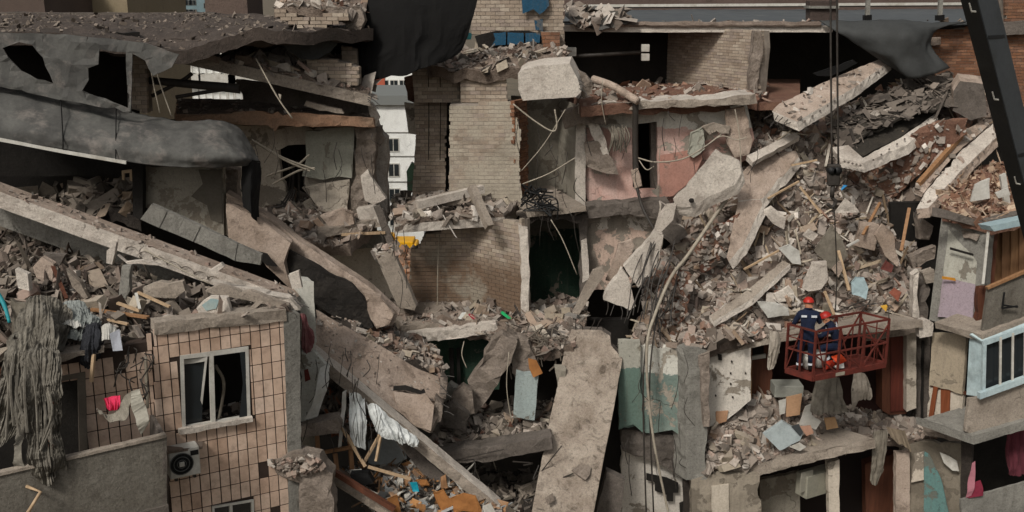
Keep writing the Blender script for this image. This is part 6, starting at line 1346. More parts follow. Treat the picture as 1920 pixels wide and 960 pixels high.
# big sloping slab with a pale front beam
BS = thing('fallen_floor_slab', P(760, 900, 21), 'big fallen floor slab sloping down right with a pale front edge', 'slab')
o, S = plate('slab_top', [(592, 580, 22.1), (625, 600, 22.1), (700, 640, 22.15), (780, 690, 22.15), (822, 706, 22.2), (830, 745, 21.9), (826, 770, 21.7), (806, 812, 21.2), (780, 800, 21.15), (700, 735, 21.1), (640, 692, 21.1), (590, 656, 21.1)], .25, CONC_T, None, parent=BS, rough=.02, relief=.025, g=.12, keep=True, ext=Vector((.03, .22, -.1)), side=SOFT)
scatter('grit', S, 110, .03, .12, PAL_P, 81, parent=BS)
plate('crack', [(738, 724, 21.38), (760, 722, 21.45), (790, 732, 21.5), (796, 728, 21.55), (798, 736, 21.5), (788, 739, 21.45), (760, 731, 21.4), (738, 732, 21.32)], .03, SHADE_D, None, parent=BS, relief=0, rough=.015)
plate('broken_plate', [(738, 734, 21.32), (798, 740, 21.5), (814, 760, 21.4), (808, 808, 21.05), (780, 800, 21.02), (745, 765, 21.15)], .06, CONC_T, None, parent=BS, rough=.025, relief=.02)
e0, e1 = P(586, 656, 21.0), P(938, 950, 20.2)
de = (e1 - e0).normalized(); dd = -(ZV - de * de.z).normalized()
prism4('front_beam', e0, e1, e1 + Vector((.0, .35, .02)), e0 + Vector((0, .35, .02)), dd * .24, CONC_L, parent=BS, side=CONC, rough=.025, seg=.12)
for k, pts in enumerate([[(606, 620), (618, 640)], [(640, 600), (628, 660)]]): pass
for pts, d, m, lab in [([(826, 700), (838, 718), (836, 750), (824, 742)], 21.7, SOFT, 'rounded lump at the right end of the big fallen slab'), ([(815, 745), (830, 760), (826, 790), (812, 800)], 21.5, SOFT, 'crumbling end of the big fallen slab')]:
    stand('concrete_fragment', pts, d, .3, m, lab, 'fragment', rough=.05, relief=.06, g=.08)
o, S = patch('rubble_bed', [[(600, 556, 23.4), (700, 606, 23.6), (800, 636, 24)], [(636, 588, 22.7), (740, 640, 22.8), (830, 680, 22.9)], [(690, 632, 22.25), (780, 684, 22.3), (836, 712, 22.4)]], DIRT_D, nu=26, nv=14, disp=.15, fq=1.8, th=.2)
tag(o, 'brown debris along the upper edge of the big fallen slab', 'rubble', kind='stuff')
scatter('edge_debris', S, 1100, .04, .22, PAL_MIX + PAL_R, 82, label='brown and grey debris along the upper edge of the big fallen slab', nbig=12, biglabel='chunk beside the upper edge of the big fallen slab', biggroup='chunks above the big fallen slab', power=2.5)
# white slab end and painted wall at the corner
stand('white_wall_end', [(556, 526), (588, 528), (594, 640), (586, 660), (568, 640), (562, 580)], 20.4, .3, m_paint('white_wall_paint', 'bdbcb3', bare='8f897c', peel=.15), 'white wall end rising above the tiled corner', rough=.02, ext=V * .4)
o, _ = patch('maroon_rag', [[(563, 588, 19.6), (568, 588, 19.6), (572, 592, 19.7)], [(566, 612, 19.5), (572, 618, 19.5), (578, 610, 19.6)], [(566, 640, 19.5), (576, 652, 19.5), (588, 622, 19.6)], [(570, 656, 19.5), (576, 662, 19.5), (586, 646, 19.6)]], m_flat('maroon_cloth', '5c2a2d', '7a5a58', .95, 4, .3), nu=30, nv=36, disp=.02, fq=4, th=.015, folds=(.03, 2, .6), tat=.35); tag(o, 'maroon rag hanging at the tiled corner', 'cloth')
stand('painted_wall', [(562, 660), (590, 660), (618, 690), (602, 730), (594, 790), (562, 790)], 20.4, .15, m_paint('dirty_white_paint', 'b5b5ad', bare='8d887c', peel=.2), 'white interior wall below the front beam', rough=.03)
stand('rust_stain', [(570, 695), (577, 692), (582, 712), (572, 716)], 20.2, .03, RUST, 'rusty fitting on the white interior wall', 'fitting', rough=.01)
o, _ = patch('torn_curtain', [[(600, 690, 20.3), (618, 680, 20.4)], [(586, 740, 20.0), (610, 730, 20.2)], [(572, 785, 20), (596, 780, 20)]], WHITEC, nu=10, nv=16, disp=.05, th=.015, folds=(.04, 2, 1)); tag(o, 'dusty white curtain strip on the interior wall', 'curtain')
o, S = patch('rubble_heap', [[(600, 690, 22.6), (660, 700, 22.8), (720, 740, 22.6)], [(580, 760, 21.6), (640, 770, 21.6), (720, 800, 21.6)], [(562, 800, 20.6), (640, 800, 20.8), (660, 810, 20.8)]], DIRT_D, nu=20, nv=14, disp=.15, th=.2); tag(o, 'dark charred debris under the front beam', 'rubble', kind='stuff')
scatter('dark_debris', S, 700, .05, .4, PAL_D + ['7a4a30'], 83, mix=(('stick', .4), ('lump', .4), ('sheet', .2)), label='dark charred splinters under the front beam')
stand('floor_edge', [(560, 800), (630, 786), (640, 796), (636, 812), (562, 820)], 20.1, .4, SOFT, 'rough brown floor edge below the charred debris', 'slab', rough=.04, relief=.04)
# torn white curtains
for pp, lab in [([[(655, 738, 20.5), (668, 736, 20.4), (684, 750, 20.5)], [(656, 790, 20.3), (668, 790, 20.2), (684, 800, 20.3)], [(664, 830, 20.3), (674, 840, 20.2), (682, 845, 20.3)]], 'long white torn curtain hanging under the front beam'), ([[(690, 760, 20.4), (704, 758, 20.3), (742, 790, 20.3), (782, 822, 20.3)], [(700, 790, 20.2), (716, 795, 20.1), (748, 812, 20.1), (784, 832, 20.2)], [(712, 812, 20.2), (728, 822, 20.1), (752, 826, 20.1), (776, 840, 20.2)]], 'wide white torn curtain caught on the front beam')]:
    o, _ = patch('torn_curtain', pp, m_flat('white_curtain_' + lab[:4], 'cfd2d0', 'b4b6b2', .9, 3, .2), nu=50, nv=40, disp=.05, fq=2.6, th=.01, folds=(.03, 5, .6), edge=.1, tat=.3); tag(o, lab, 'curtain')
o, _ = patch('torn_curtain', [[(642, 740, 20.5), (650, 736, 20.5)], [(638, 790, 20.4), (646, 785, 20.4)], [(634, 840, 20.4), (640, 838, 20.4)]], WHITEC, nu=8, nv=16, disp=.06, fq=2, th=.012, edge=.08); tag(o, 'thin dusty curtain strip left of the long white curtain', 'curtain')
# wooden frame
t = thing('wooden_frame', P(620, 860, 20.5), 'broken wooden window frame below the dark debris', 'frame')
for a, b in (((594, 812), (598, 868)), ((655, 815), (660, 880)), ((596, 850), (660, 838)), ((628, 850), (632, 885))):
    bar('rail', P(a[0], a[1], 20.6), P(b[0], b[1], 20.5), .09, .06, WOOD, t)
stand('white_wall', [(566, 815), (592, 812), (594, 870), (566, 858)], 20.9, .12, PLAST, 'pale wall piece left of the broken wooden frame', rough=.01)
stand('grey_sheet', [(690, 830), (740, 815), (762, 860), (740, 872), (690, 870)], 21.6, .1, m_flat('pale_sheet', '9a9d9b', '8a8d8b'), 'pale grey sheet behind the leaning sticks', 'sheet', rough=.02)
for a, b, m, lab in [((640, 800, 20.4), (685, 875, 20.0), WOODP, 'long tan stick leaning under the curtains'), ((682, 868, 20.2), (712, 815, 20.4), WOODP, 'thin stick leaning right under the curtains'), ((705, 865, 20.2), (714, 818, 20.4), WOODP, 'second thin stick leaning under the wide curtain'), ((690, 875, 20), (770, 898, 20), WOODP, 'pale lath lying on the colourful debris')]:
    tag(bar('stick', P(*a), P(*b), .05, .05, m), lab, 'stick')
stand('dark_beam', [(742, 828), (760, 826), (832, 890), (828, 912), (806, 905)], 21.0, .3, CONC_D, 'dark beam leaning under the pale front edge', 'beam', rough=.02)
# lower slab and wall stub
l0, l1 = P(562, 848, 19.6), P(722, 952, 19.2)
prism4('floor_slab', l0, P(745, 965, 19.2), P(760, 955, 20.6), P(580, 842, 21), Vector((0, -.02, -.22)), CONC_T, 'lower tilted floor slab at the tiled corner', side=CONC, rough=.03)
tag(bar('timber_beam', P(562, 845, 19.4), P(740, 955, 19.0), .1, .1, WOODD), 'dark timber lying along the lower tilted slab', 'beam')
o = stand('wall_stub', [(500, 862), (545, 850), (600, 858), (624, 890), (626, 1010), (566, 1010), (560, 905), (520, 890)], 18.5, .4, SOFT, 'broken concrete wall stub at the tiled corner', rough=.05, relief=.05, g=.1)
scatter('stub_crumbs', (np.array([tuple(P(x, y, 18.4)) for x, y in ((500, 866), (590, 852), (610, 880), (540, 890))]), np.array([[0, 1, 2], [0, 2, 3]]), None), 160, .03, .16, PAL, 84, label='crumbs on the broken wall stub')
# colourful heap
o, S = patch('debris_heap', [[(640, 880, 21.6), (760, 872, 21.8), (840, 890, 21.6), (900, 920, 21.2)], [(660, 900, 20.6), (760, 905, 20.8), (860, 925, 20.6), (930, 945, 20.4)], [(720, 985, 19.4), (800, 985, 19.4), (900, 990, 19.4), (990, 990, 19.6)]], DIRT_D, nu=34, nv=20, disp=.15, fq=1.8, th=.2); tag(o, 'heap of household debris at the bottom middle', 'rubble', kind='stuff')
scatter('household_debris', S, 1300, .04, .3, ['a8a49a', 'c2beb4', '7a5a3c', '9c6f45', '5d554b', '3d3934', '8c8f8f', 'b08050'], 85, mix=(('sheet', .4), ('lump', .35), ('stick', .25)), label='small paper plastic and wood debris on the bottom heap')
CARD = m_flat('orange_cardboard', 'a06c3c', '86582f', .85, 3, .2)
for pts, d, m, lab in [([(812, 925), (832, 918), (850, 945), (838, 960), (826, 955)], 19.8, CARD, 'orange cardboard sheet on the bottom heap'), ([(842, 935), (870, 925), (892, 930), (905, 960), (850, 962)], 19.6, CARD, 'large orange cardboard box flap on the bottom heap'), ([(725, 935), (745, 928), (752, 960), (730, 965)], 19.4, m_flat('brown_cardboard', '84582f', '724a26', .9), 'brown cardboard flap at the bottom edge'), ([(768, 905), (782, 905), (786, 922), (774, 922)], 20.0, m_flat('teal_plastic', '1a8fa3', '167f92', .5), 'teal plastic bag on the bottom heap'), ([(655, 882), (678, 880), (680, 892), (662, 890)], 20.2, WHITEP, 'white carton beside the dark bag'), ([(905, 950), (920, 944), (930, 962), (908, 964)], 19.5, WHITEP, 'white sheet at the right of the bottom heap'), ([(826, 895), (836, 890), (840, 915), (826, 915)], 20.4, WOOD, 'brown board stuck in the bottom heap'), ([(780, 900), (800, 900), (806, 910), (790, 912)], 20.5, CARD, 'small orange scrap beside the teal plastic bag')]:
    stand('debris_scrap', pts, d, .03, m, lab, 'scrap', rough=.02, relief=.03, g=.08)
stand('dark_bag', [(656, 890), (690, 888), (700, 905), (680, 912), (660, 902)], 20.0, .2, BLACK, 'black bag at the top of the bottom heap', 'bag', rough=.03, relief=.03, g=.08)
# ================================================================== BOTTOM MIDDLE
stand('green_wall', [(790, 640), (936, 615), (936, 730), (790, 740)], 25.4, .1, GREEN2, 'dark green wall of the crushed middle room')
stand('timber_post', [(842, 655), (850, 654), (852, 720), (844, 722)], 25.2, .1, SHADE_D, 'dark post left of its twin before the green wall', 'post', rough=.01, relief=0)
stand('timber_post', [(856, 655), (862, 654), (864, 722), (857, 724)], 25.2, .1, SHADE_D, 'dark post right of its twin before the green wall', 'post', rough=.01, relief=0)
stand('crushed_wall', [(922, 640), (942, 626), (970, 640), (958, 680), (920, 740), (890, 780), (886, 760), (878, 718), (898, 690)], 23.6, .4, SOFT, 'leaning crushed wall piece in the middle hollow', rough=.05, relief=.1, g=.2)
stand('crushed_wall', [(950, 620), (990, 640), (1012, 690), (996, 720), (960, 700), (944, 660)], 23.9, .4, SOFT, 'crushed rubble column above the pale blue column', rough=.05, relief=.1, g=.2)
stand('pale_blue_column', [(968, 700), (1010, 705), (1002, 788), (962, 784)], 23.4, .3, m_paint('pale_blue_paint', '98a3a0', bare='7d7f79', peel=.35), 'pale blue painted column stub in the middle hollow', rough=.02)
stand('debris_scrap', [(990, 672), (1006, 676), (1018, 700), (1000, 708), (992, 690)], 23.3, .03, CARD, 'orange board scrap on the pale blue column', 'scrap', rough=.02)
for pts, d, m, lab in [([(828, 735), (845, 720), (858, 728), (850, 745), (830, 755)], 23.6, CONC_G, 'grey block on the floor of the middle hollow'), ([(848, 740), (868, 722), (886, 735), (890, 775), (860, 782), (842, 770)], 23.2, SOFT, 'broken brown slab piece in the middle hollow'), ([(828, 770), (850, 755), (880, 780), (875, 810), (832, 800)], 22.8, CONC_D, 'dark slab piece in the middle hollow'), ([(1040, 690), (1062, 690), (1062, 730), (1046, 730)], 23.6, PLAST, 'grey wall bit behind the big upright slab')]:
    stand('concrete_fragment', pts, d, .25, m, lab, 'fragment', rough=.04, relief=.05, g=.1)
o, S = patch('rubble_heap', [[(815, 770, 24.6), (900, 760, 24.8), (1040, 750, 24.8)], [(815, 800, 23.4), (900, 800, 23.6), (1040, 800, 23.6)], [(810, 850, 22.4), (900, 845, 22.6), (1040, 835, 22.8)]], DIRT_D, nu=30, nv=16, disp=.16, fq=1.8, th=.2); tag(o, 'dark rubble floor in the middle hollow', 'rubble', kind='stuff')
scatter('hollow_rubble', S, 1500, .04, .32, PAL_D + PAL[:4] + ['6a4a3c'], 86, label='dark brown rubble on the floor of the middle hollow', nbig=14, biglabel='dark chunk on the rubble floor of the middle hollow', biggroup='chunks in the middle hollow', power=2.6)
stand('slab_edge', [(800, 850), (900, 840), (1036, 820), (1036, 842), (920, 866), (860, 868), (806, 866)], 22.2, .5, CONC_D, 'dark floor edge below the middle hollow', 'slab', rough=.05, relief=.04)
ln = []
for k in range(34):
    x, y = random.uniform(925, 1040), random.uniform(605, 670)
    ln.append([P(x, y, 24.4), P(x + random.uniform(-30, 30), y + random.uniform(-10, 40), 24.1), P(x + random.uniform(-40, 40), y + random.uniform(0, 80), 24.0)])
tag(tubes('rebar_tangle', ln, .016, m_flat('dusty_iron', '6b6257', '4d463e', .8)), 'tangle of bent wires and rods above the middle hollow', 'wire', kind='stuff')
ln = []
for k in range(9):
    x, y = random.uniform(840, 1030), random.uniform(870, 940)
    ln.append([P(x, y, 22.4), P(x + random.uniform(-50, 50), y + random.uniform(-30, 40), 22.2), P(x + random.uniform(-80, 80), y + random.uniform(-40, 60), 22.0)])
tag(tubes('rebar_tangle', ln, .016, IRON), 'dark rods tangled in the void below the middle hollow', 'wire', kind='stuff')
for x, y0, y1, lab in [(870, 640, 690, 'curved wire dangling under the sagging floor'), (895, 850, 900, 'left wire dangling below the middle hollow'), (925, 815, 880, 'right wire dangling below the middle hollow'), (954, 660, 790, 'long wire dangling before the crushed wall')]:
    tag(tube('loose_cable', [(x, y0, 23), (x - 4, (y0 + y1) / 2, 22.9), (x + 5, y1, 22.9)], .012, CABLE), lab, 'cable')
o, S = patch('rubble_heap', [[(820, 890, 25), (900, 880, 25), (1020, 880, 25)], [(880, 960, 22), (950, 950, 22), (1020, 940, 22.4)], [(900, 1000, 21), (960, 1000, 21), (1020, 1000, 21)]], DIRT_D, nu=20, nv=14, disp=.2, th=.2); tag(o, 'dark debris at the foot of the big upright slab', 'rubble', kind='stuff')
scatter('void_debris', S, 420, .06, .4, PAL_D, 87, label='dark loose debris at the foot of the big upright slab')
# the big upright slab
US = thing('upright_slab', P(1080, 960, 22), 'big tan concrete slab standing upright in the middle foreground', 'slab')
M_US = m_conc('mottled_tan_slab', 'a69a8c', '85786b', '3f352c', sc=1.7, dirt=.75, bs=.8)
plate('slab', [(1072, 617, 24.2), (1128, 619, 24.3), (1144, 630, 24.3), (1146, 648, 24.2), (1167, 672, 24.1), (1150, 770, 23.2), (1130, 870, 22.3), (1106, 1000, 21.2), (990, 1000, 21.1), (1008, 900, 22), (1030, 790, 23), (1050, 700, 23.8), (1060, 650, 24.0)], .3, M_US, parent=US, rough=.009, relief=.014, g=.1, seg=.1, ext=Vector((.05, .3, -.02)), side=CONC_D)  # darker side concrete paints the shaded edge of the slab
for pts in ([(1072, 882, 22.1), (1090, 868, 22.25), (1108, 876, 22.2), (1106, 890, 22.05), (1098, 900, 21.95), (1085, 894, 22)], [(1022, 934, 21.6), (1036, 924, 21.7), (1040, 938, 21.6), (1028, 946, 21.5)]):
    plate('spalled_patch', [P(p[0], p[1], p[2] - .05) for p in pts], .02, SOFT, parent=US, rough=.05, relief=.05, g=.06)
stand('leaning_slab', [(1138, 884), (1172, 900), (1160, 1000), (1108, 1000)], 22.6, .25, CONC_D, 'smaller dark slab leaning right of the big upright slab', 'slab', rough=.02)
stand('dark_pier', [(1140, 700), (1166, 700), (1168, 1000), (1120, 1000)], 25.0, .2, SHADE_D, 'dark gap wall right of the big upright slab', rough=.02)
# ================================================================== HANGING RAGS ON THE LEFT
RAG1 = m_flat('dusty_rag_grey', '6f6a61', '555047', .98, 5, .6, stain='8a8478')
for pp, lab, f in [([[(20, 640, 16.3), (60, 560, 16.9), (95, 560, 17)], [(5, 690, 15.9), (50, 660, 16.1), (100, 640, 16.4)], [(-10, 760, 15.8), (40, 760, 15.9), (95, 740, 16.1)], [(-20, 850, 15.8), (10, 830, 15.8), (55, 800, 15.9)]], 'wide dusty rag hanging from the rubble at the left edge', 3),
      ([[(50, 640, 16.2), (75, 600, 16.6), (105, 620, 16.6)], [(45, 720, 15.7), (75, 700, 15.7), (108, 700, 15.9)], [(50, 810, 15.6), (80, 800, 15.6), (110, 790, 15.8)], [(65, 900, 15.5), (90, 905, 15.5), (118, 890, 15.7)]], 'long grey rag hanging over the balcony panel', 4),
      ([[(28, 790, 15.7), (45, 780, 15.7)], [(32, 850, 15.6), (48, 850, 15.6)], [(30, 885, 15.6), (70, 882, 15.6)]], 'thin grey rag dangling over the balcony rail', 2),
      ([[(70, 560, 17.4), (110, 560, 17.4), (135, 580, 17.4)], [(72, 600, 17), (105, 610, 16.9), (130, 620, 17)], [(60, 640, 16.6), (95, 650, 16.5), (120, 660, 16.7)]], 'grey dusty blanket lying on the left rubble edge', 3)]:
    o, _ = patch('hanging_rag', pp, RAG1, nu=70, nv=80, disp=.15, fq=1.9, th=.015, folds=(.03, f * 2.2, 2.6), edge=.1, tat=.26); tag(o, lab, 'cloth')
ln = []
for k in range(16):
    x, y = random.uniform(-5, 112), random.uniform(660, 760)
    ln.append([P(x, y, 15.6), P(x + random.uniform(-8, 8), y + 50, 15.45), P(x + random.uniform(-16, 16), y + random.uniform(80, 150), 15.4)])
tag(tubes('rag_shreds', ln, .022, RAG1), 'long frayed shreds hanging among the left rags', 'cloth', kind='stuff')
CLB = m_flat('pale_bundled_cloth', '8d918d', '6f736f', .98, 5, .5, stain='5d5f5c')
for pp, m, lab in [([[(118, 566, 18), (150, 568, 18), (175, 590, 17.9)], [(122, 600, 17.4), (160, 600, 17.3), (185, 610, 17.5)], [(115, 630, 17.1), (150, 640, 17), (180, 630, 17.2)]], CLB, 'pale crumpled cloth bundle on the left rubble edge'), ([[(108, 590, 17.4), (135, 592, 17.4), (160, 600, 17.4)], [(120, 612, 17.1), (140, 615, 17.0), (162, 625, 17.1)]], WHITEC, 'whitish cloth under the crumpled bundle'), ([[(160, 610, 17.1), (178, 605, 17.1), (190, 612, 17.2)], [(155, 640, 16.9), (172, 645, 16.8), (186, 640, 17)], [(158, 690, 16.9), (170, 690, 16.9), (182, 670, 17)]], DARKC, 'dark cloth hanging over the rubble edge above the balcony'), ([[(190, 612, 17.1), (205, 610, 17.1), (225, 620, 17.2)], [(192, 640, 16.9), (206, 640, 16.9), (226, 640, 17.1)]], WHITEC, 'crumpled white paper on the rubble edge'), ([[(205, 622, 16.9), (224, 618, 16.95)], [(212, 660, 16.9), (230, 655, 16.95)]], m_flat('white_card', 'b9bcc4', 'a9acb4', .8), 'white printed card hanging at the rubble edge'), ([[(178, 766, 16.2), (198, 778, 16.2), (222, 768, 16.2), (238, 740, 16.3), (258, 730, 16.3)], [(184, 776, 16.1), (204, 792, 16.1), (230, 784, 16.1), (248, 760, 16.2), (266, 738, 16.2)]], m_flat('pale_draped_cloth', '8a8478', '6b655a', .98, 4, .5), 'pale dusty cloth draped in the balcony corner'), ([[(246, 734, 16.2), (262, 731, 16.2)], [(246, 765, 16.1), (272, 762, 16.1)], [(258, 790, 16.05), (280, 786, 16.05)], [(264, 812, 16.05), (276, 800, 16.05)]], m_flat('pale_hanging_cloth', '9a968a', '837f74', .98, 4, .5), 'pale cloth end hanging down behind the balcony corner')]:
    o, _ = patch('draped_cloth', pp, m, nu=44, nv=40, disp=.05, fq=4, th=.012, folds=(.035, 4, 1), edge=.06, tat=.25); tag(o, lab, 'cloth')
o, _ = patch('pink_cloth', [[(194, 748, 16.5), (210, 744, 16.5), (226, 742, 16.5)], [(198, 756, 16.4), (212, 758, 16.4), (226, 756, 16.4)], [(206, 766, 16.4), (214, 768, 16.4), (224, 764, 16.4)]], m_flat('hot_pink_cloth', 'd03558', 'bf2c4e', .9, 4, .1), nu=16, nv=10, disp=.02, th=.015, folds=(.03, 3, .4)); tag(o, 'hot pink cloth hanging above the balcony panel', 'cloth')
o = tube('plastic_hose', [(-8, 545, 17.2), (8, 572, 17.1), (18, 605, 17)], .05, m_flat('turquoise_plastic', '2f8f96', '2a828a', .5), r2=.03); tag(o, 'turquoise plastic strip at the left edge of the rubble', 'plastic')
tag(bar('board', P(176, 664, 16.8), P(171, 716, 16.7), .06, .04, WOODP), 'pale splintered lath hanging above the balcony', 'board')
tag(tube('bent_lath', [(50, 912, 15.4), (76, 922, 15.3), (50, 965, 15.2)], .03, WOODP, k=1), 'bent pale lath hanging on the balcony panel', 'board')
stand('concrete_fragment', [(20, 560), (30, 568), (54, 570), (52, 622), (22, 628)], 17.2, .08, GREYC, 'flat grey panel behind the hanging rags', 'panel', rough=.02)
tag(tube('loose_cable', [(270, 468, 19.2), (330, 500, 19.1), (393, 532, 19)], .014, CABLE), 'thin cable hanging in front of the second slab', 'cable')
tag(tube('loose_cable', [(480, 110, 24), (520, 182, 23.8), (548, 222, 23.8)], .018, CABLE), 'thin pale cable with a knot hanging before the dark slab', 'cable')
tag(place('cable_knot', as_mesh('cable_knot', T_LUMP[3], CABLE), P(524, 181, 23.7), (0, .3, 0), None, (.05, .05, .09)), 'pale knot on the cable before the dark slab', 'knot')

# thin wires hanging all over the torn middle rooms
ln = []
for k in range(110):
    x, y = random.choice([(random.uniform(700, 760), random.uniform(380, 560)), (random.uniform(960, 1100), random.uniform(180, 420)), (random.uniform(1100, 1420), random.uniform(190, 330)), (random.uniform(1170, 1290), random.uniform(650, 900)), (random.uniform(560, 720), random.uniform(640, 830)), (random.uniform(430, 700), random.uniform(235, 330))])
    Y = 26.2 if y < 450 else 23.2 if x > 900 else 20.0
    if x < 760 and y < 600: Y = 24.8
    L_ = random.uniform(15, 80)
    ln.append([P(x, y, Y), P(x + random.uniform(-7, 7), y + L_ * .5, Y - .05), P(x + random.uniform(-16, 16), y + L_, Y + .03)])
tag(tubes('hanging_wires', ln, .0085, IRON), 'thin torn wires hanging from the broken middle rooms', 'wire', kind='stuff')

# torn reinforcing rods sticking out of broken slab ends
def rods(parent, spots):
    for x, y, Y, dx, dy in spots:
        tube('rebar', [(x, y, Y), (x + dx * .5 + random.uniform(-3, 3), y + dy * .5, Y - .06), (x + dx, y + dy + random.uniform(0, 5), Y - .1)], .011, IRON, parent=parent, k=4, sides=5)
def named(start): return [o for o in COL.objects if o.get('label', '').startswith(start)][0]
rods(US, [(1080 + k * 13, 618, 24.2, random.uniform(-10, 14), random.uniform(-26, -10)) for k in range(5)] + [(1150, 652, 24.1, 16, -12), (1163, 668, 24.1, 18, -4)])
rods(BS, [(826, 706 + k * 16, 21.6, random.uniform(10, 26), random.uniform(-6, 14)) for k in range(5)])
rods(named('tan hollow core slab'), [(1450 + k * 9, 212 + k * 4, 26.9, random.uniform(-22, -8), random.uniform(2, 20)) for k in range(5)])
rods(named('long pale slab tilted'), [(1718 + k * 6, 392, 26.5, random.uniform(-12, 4), random.uniform(10, 30)) for k in range(4)])
rods(named('lower broken half'), [(1140 + k * 12, 566 + k * 4, 24.8, random.uniform(-8, 6), random.uniform(10, 26)) for k in range(4)])
rods(named('long hollow core floor'), [(540 + k * 6, 545 + k * 8, 19.7, random.uniform(8, 24), random.uniform(2, 18)) for k in range(4)])
rods(named('sloping roof slab with'), [(690, 178 + k * 4, 25.3, random.uniform(8, 22), random.uniform(2, 20)) for k in range(4)])
rods(named('big pale concrete block'), [(1086, 150 + k * 8, 25.6, random.uniform(6, 16), random.uniform(0, 10)) for k in range(3)])
# ================================================================== CRANE BOOM, HOOK, BASKET, WORKERS
CB = thing('crane_boom', P(1900, 420, 11.5), 'dark crane boom crossing the top right corner', 'crane')
b0 = P(1832, 0, 10.8); ax = P(1914, 322, 11.6) - b0
lft = P(1801, 0, 11.0) - b0; rgt = P(1871, 0, 11.15) - b0
lo_, hi_ = b0 - ax * .35, b0 + ax * 2.2
sec = [lft, Vector((0, 0, 0)), rgt, lft + rgt]
vs = [lo_ + q for q in sec] + [hi_ + q for q in sec]
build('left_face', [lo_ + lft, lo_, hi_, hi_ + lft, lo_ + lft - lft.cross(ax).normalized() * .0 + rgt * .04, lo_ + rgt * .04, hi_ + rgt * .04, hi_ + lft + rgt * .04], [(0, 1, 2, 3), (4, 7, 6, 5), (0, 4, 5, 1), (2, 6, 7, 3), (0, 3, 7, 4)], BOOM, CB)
build('right_face', [lo_ + lft * .03 + rgt * .002, lo_ + rgt, hi_ + rgt, hi_ + rgt * .002 + lft * .03, lo_ + lft * .3, lo_ + rgt + lft * .3, hi_ + rgt + lft * .3, hi_ + lft * .3], [(0, 1, 2, 3), (5, 4, 7, 6), (1, 5, 6, 2)], BOOM_LIT, CB)
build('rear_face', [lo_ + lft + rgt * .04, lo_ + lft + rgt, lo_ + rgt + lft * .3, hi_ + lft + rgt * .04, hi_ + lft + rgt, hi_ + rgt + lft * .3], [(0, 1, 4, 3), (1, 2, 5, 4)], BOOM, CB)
adir = ax.normalized(); ldir = lft.normalized(); fn = ldir.cross(adir).normalized()
if fn.dot(CAM - b0) < 0: fn = -fn
for f in (.035, .53, 1.06):
    c = b0 + ax * f + lft * .45 + fn * .012
    box('white_mark', c, adir * .05, ldir * .007, fn * .004, WHITEP, CB)
    box('white_mark', c + adir * .05 - ldir * .028, adir * .008, ldir * .03, fn * .004, WHITEP, CB)
for f in (-.2, .2, .9, 1.3): box('weld_strip', b0 + ax * f + rgt * .5 - fn * .0, adir * .02, rgt * .4, fn * .004, BOOM, CB)
for x, lab in ((1557, 'left dark hoist rope hanging in front of the slope'), (1569, 'right dark hoist rope hanging in front of the slope')):
    tag(tube('hoist_rope', [(x, -60, 23.0), (x + 1, 130, 23.0), (x + 3, 312, 23.0)], .022, IRON), lab, 'rope')
HK = thing('hook_block', P(1563, 345, 23), 'dark crane hook block above the rubble slope', 'hook')
hc = P(1563, 328, 23)
box('block', hc, Vector((.13, 0, 0)), Vector((0, .08, 0)), Vector((0, 0, .24)), IRON, HK, .03)
for s in (-.06, .06): tube('sheave', [hc + Vector((s, -.1, .1)), hc + Vector((s, .1, .1))], .09, BLACK, parent=HK, k=1, sides=12)
tube('shank', [hc + Vector((0, 0, -.24)), hc + Vector((0, 0, -.5))], .05, IRON, parent=HK, k=1, sides=8)
tube('hook', [hc + Vector((0, 0, -.5)), hc + Vector((.09, 0, -.6)), hc + Vector((.02, 0, -.72)), hc + Vector((-.09, 0, -.64))], .04, IRON, parent=HK, sides=8)
tag(tube('hoist_chain', [(1563, 372, 23), (1566, 430, 23), (1569, 520, 23.2), (1566, 585, 23.3)], .014, IRON), 'thin dark sling hanging from the hook block to the basket', 'sling')
# basket
A_, B_, C_ = P(1473, 692, 23.3), P(1524, 708, 22.5), P(1660, 682, 23.2)
zb = (A_.z + B_.z + C_.z) / 3; A_.z = B_.z = C_.z = zb
A_ = P(1473, 692, ('Z', zb)); B_ = P(1524, 708, ('Z', zb)); C_ = P(1660, 682, ('Z', zb)); D_ = A_ + C_ - B_
BK = thing('rescue_basket', (A_ + C_) / 2, 'rust red crane basket carrying two workers', 'basket')
bxn = (C_ - B_).normalized(); byn = (A_ - B_).normalized(); HB = 1.08
cf = (A_ + C_) / 2
box('floor', cf - ZV * .06, (C_ - B_) / 2, (A_ - B_) / 2, ZV * .03, RUST, BK)
for a, b in ((A_, B_), (B_, C_), (C_, D_), (D_, A_)):
    bar('floor_beam', a - ZV * .02, b - ZV * .02, .06, .13, RUST, BK)
    bar('top_rail', a + ZV * HB, b + ZV * HB, .042, .042, RUST, BK)
    bar('mid_rail', a + ZV * HB * .48, b + ZV * HB * .48, .035, .035, RUST, BK)
for c in (A_, B_, C_, D_): bar('post', c, c + ZV * (HB + .02), .045, .045, RUST, BK, up=bxn)
for f in (.33, .66):
    bar('post', B_.lerp(C_, f), B_.lerp(C_, f) + ZV * HB, .045, .045, RUST, BK, up=bxn)
    bar('post', A_.lerp(D_, f), A_.lerp(D_, f) + ZV * HB, .04, .04, RUST, BK, up=bxn)
bar('post', A_.lerp(B_, .5), A_.lerp(B_, .5) + ZV * HB, .04, .04, RUST, BK, up=bxn)
for a, b in ((B_ + ZV * HB * .5, B_.lerp(C_, .33)), (B_.lerp(C_, .66), C_ + ZV * HB * .9), (B_.lerp(C_, .33) + ZV * HB * .5, B_.lerp(C_, .66)), (A_.lerp(D_, .33), A_.lerp(D_, .66) + ZV * HB), (A_.lerp(D_, .66), D_ + ZV * HB), (C_, D_ + ZV * HB * .9)):
    bar('brace', a, b, .03, .03, RUST, BK)
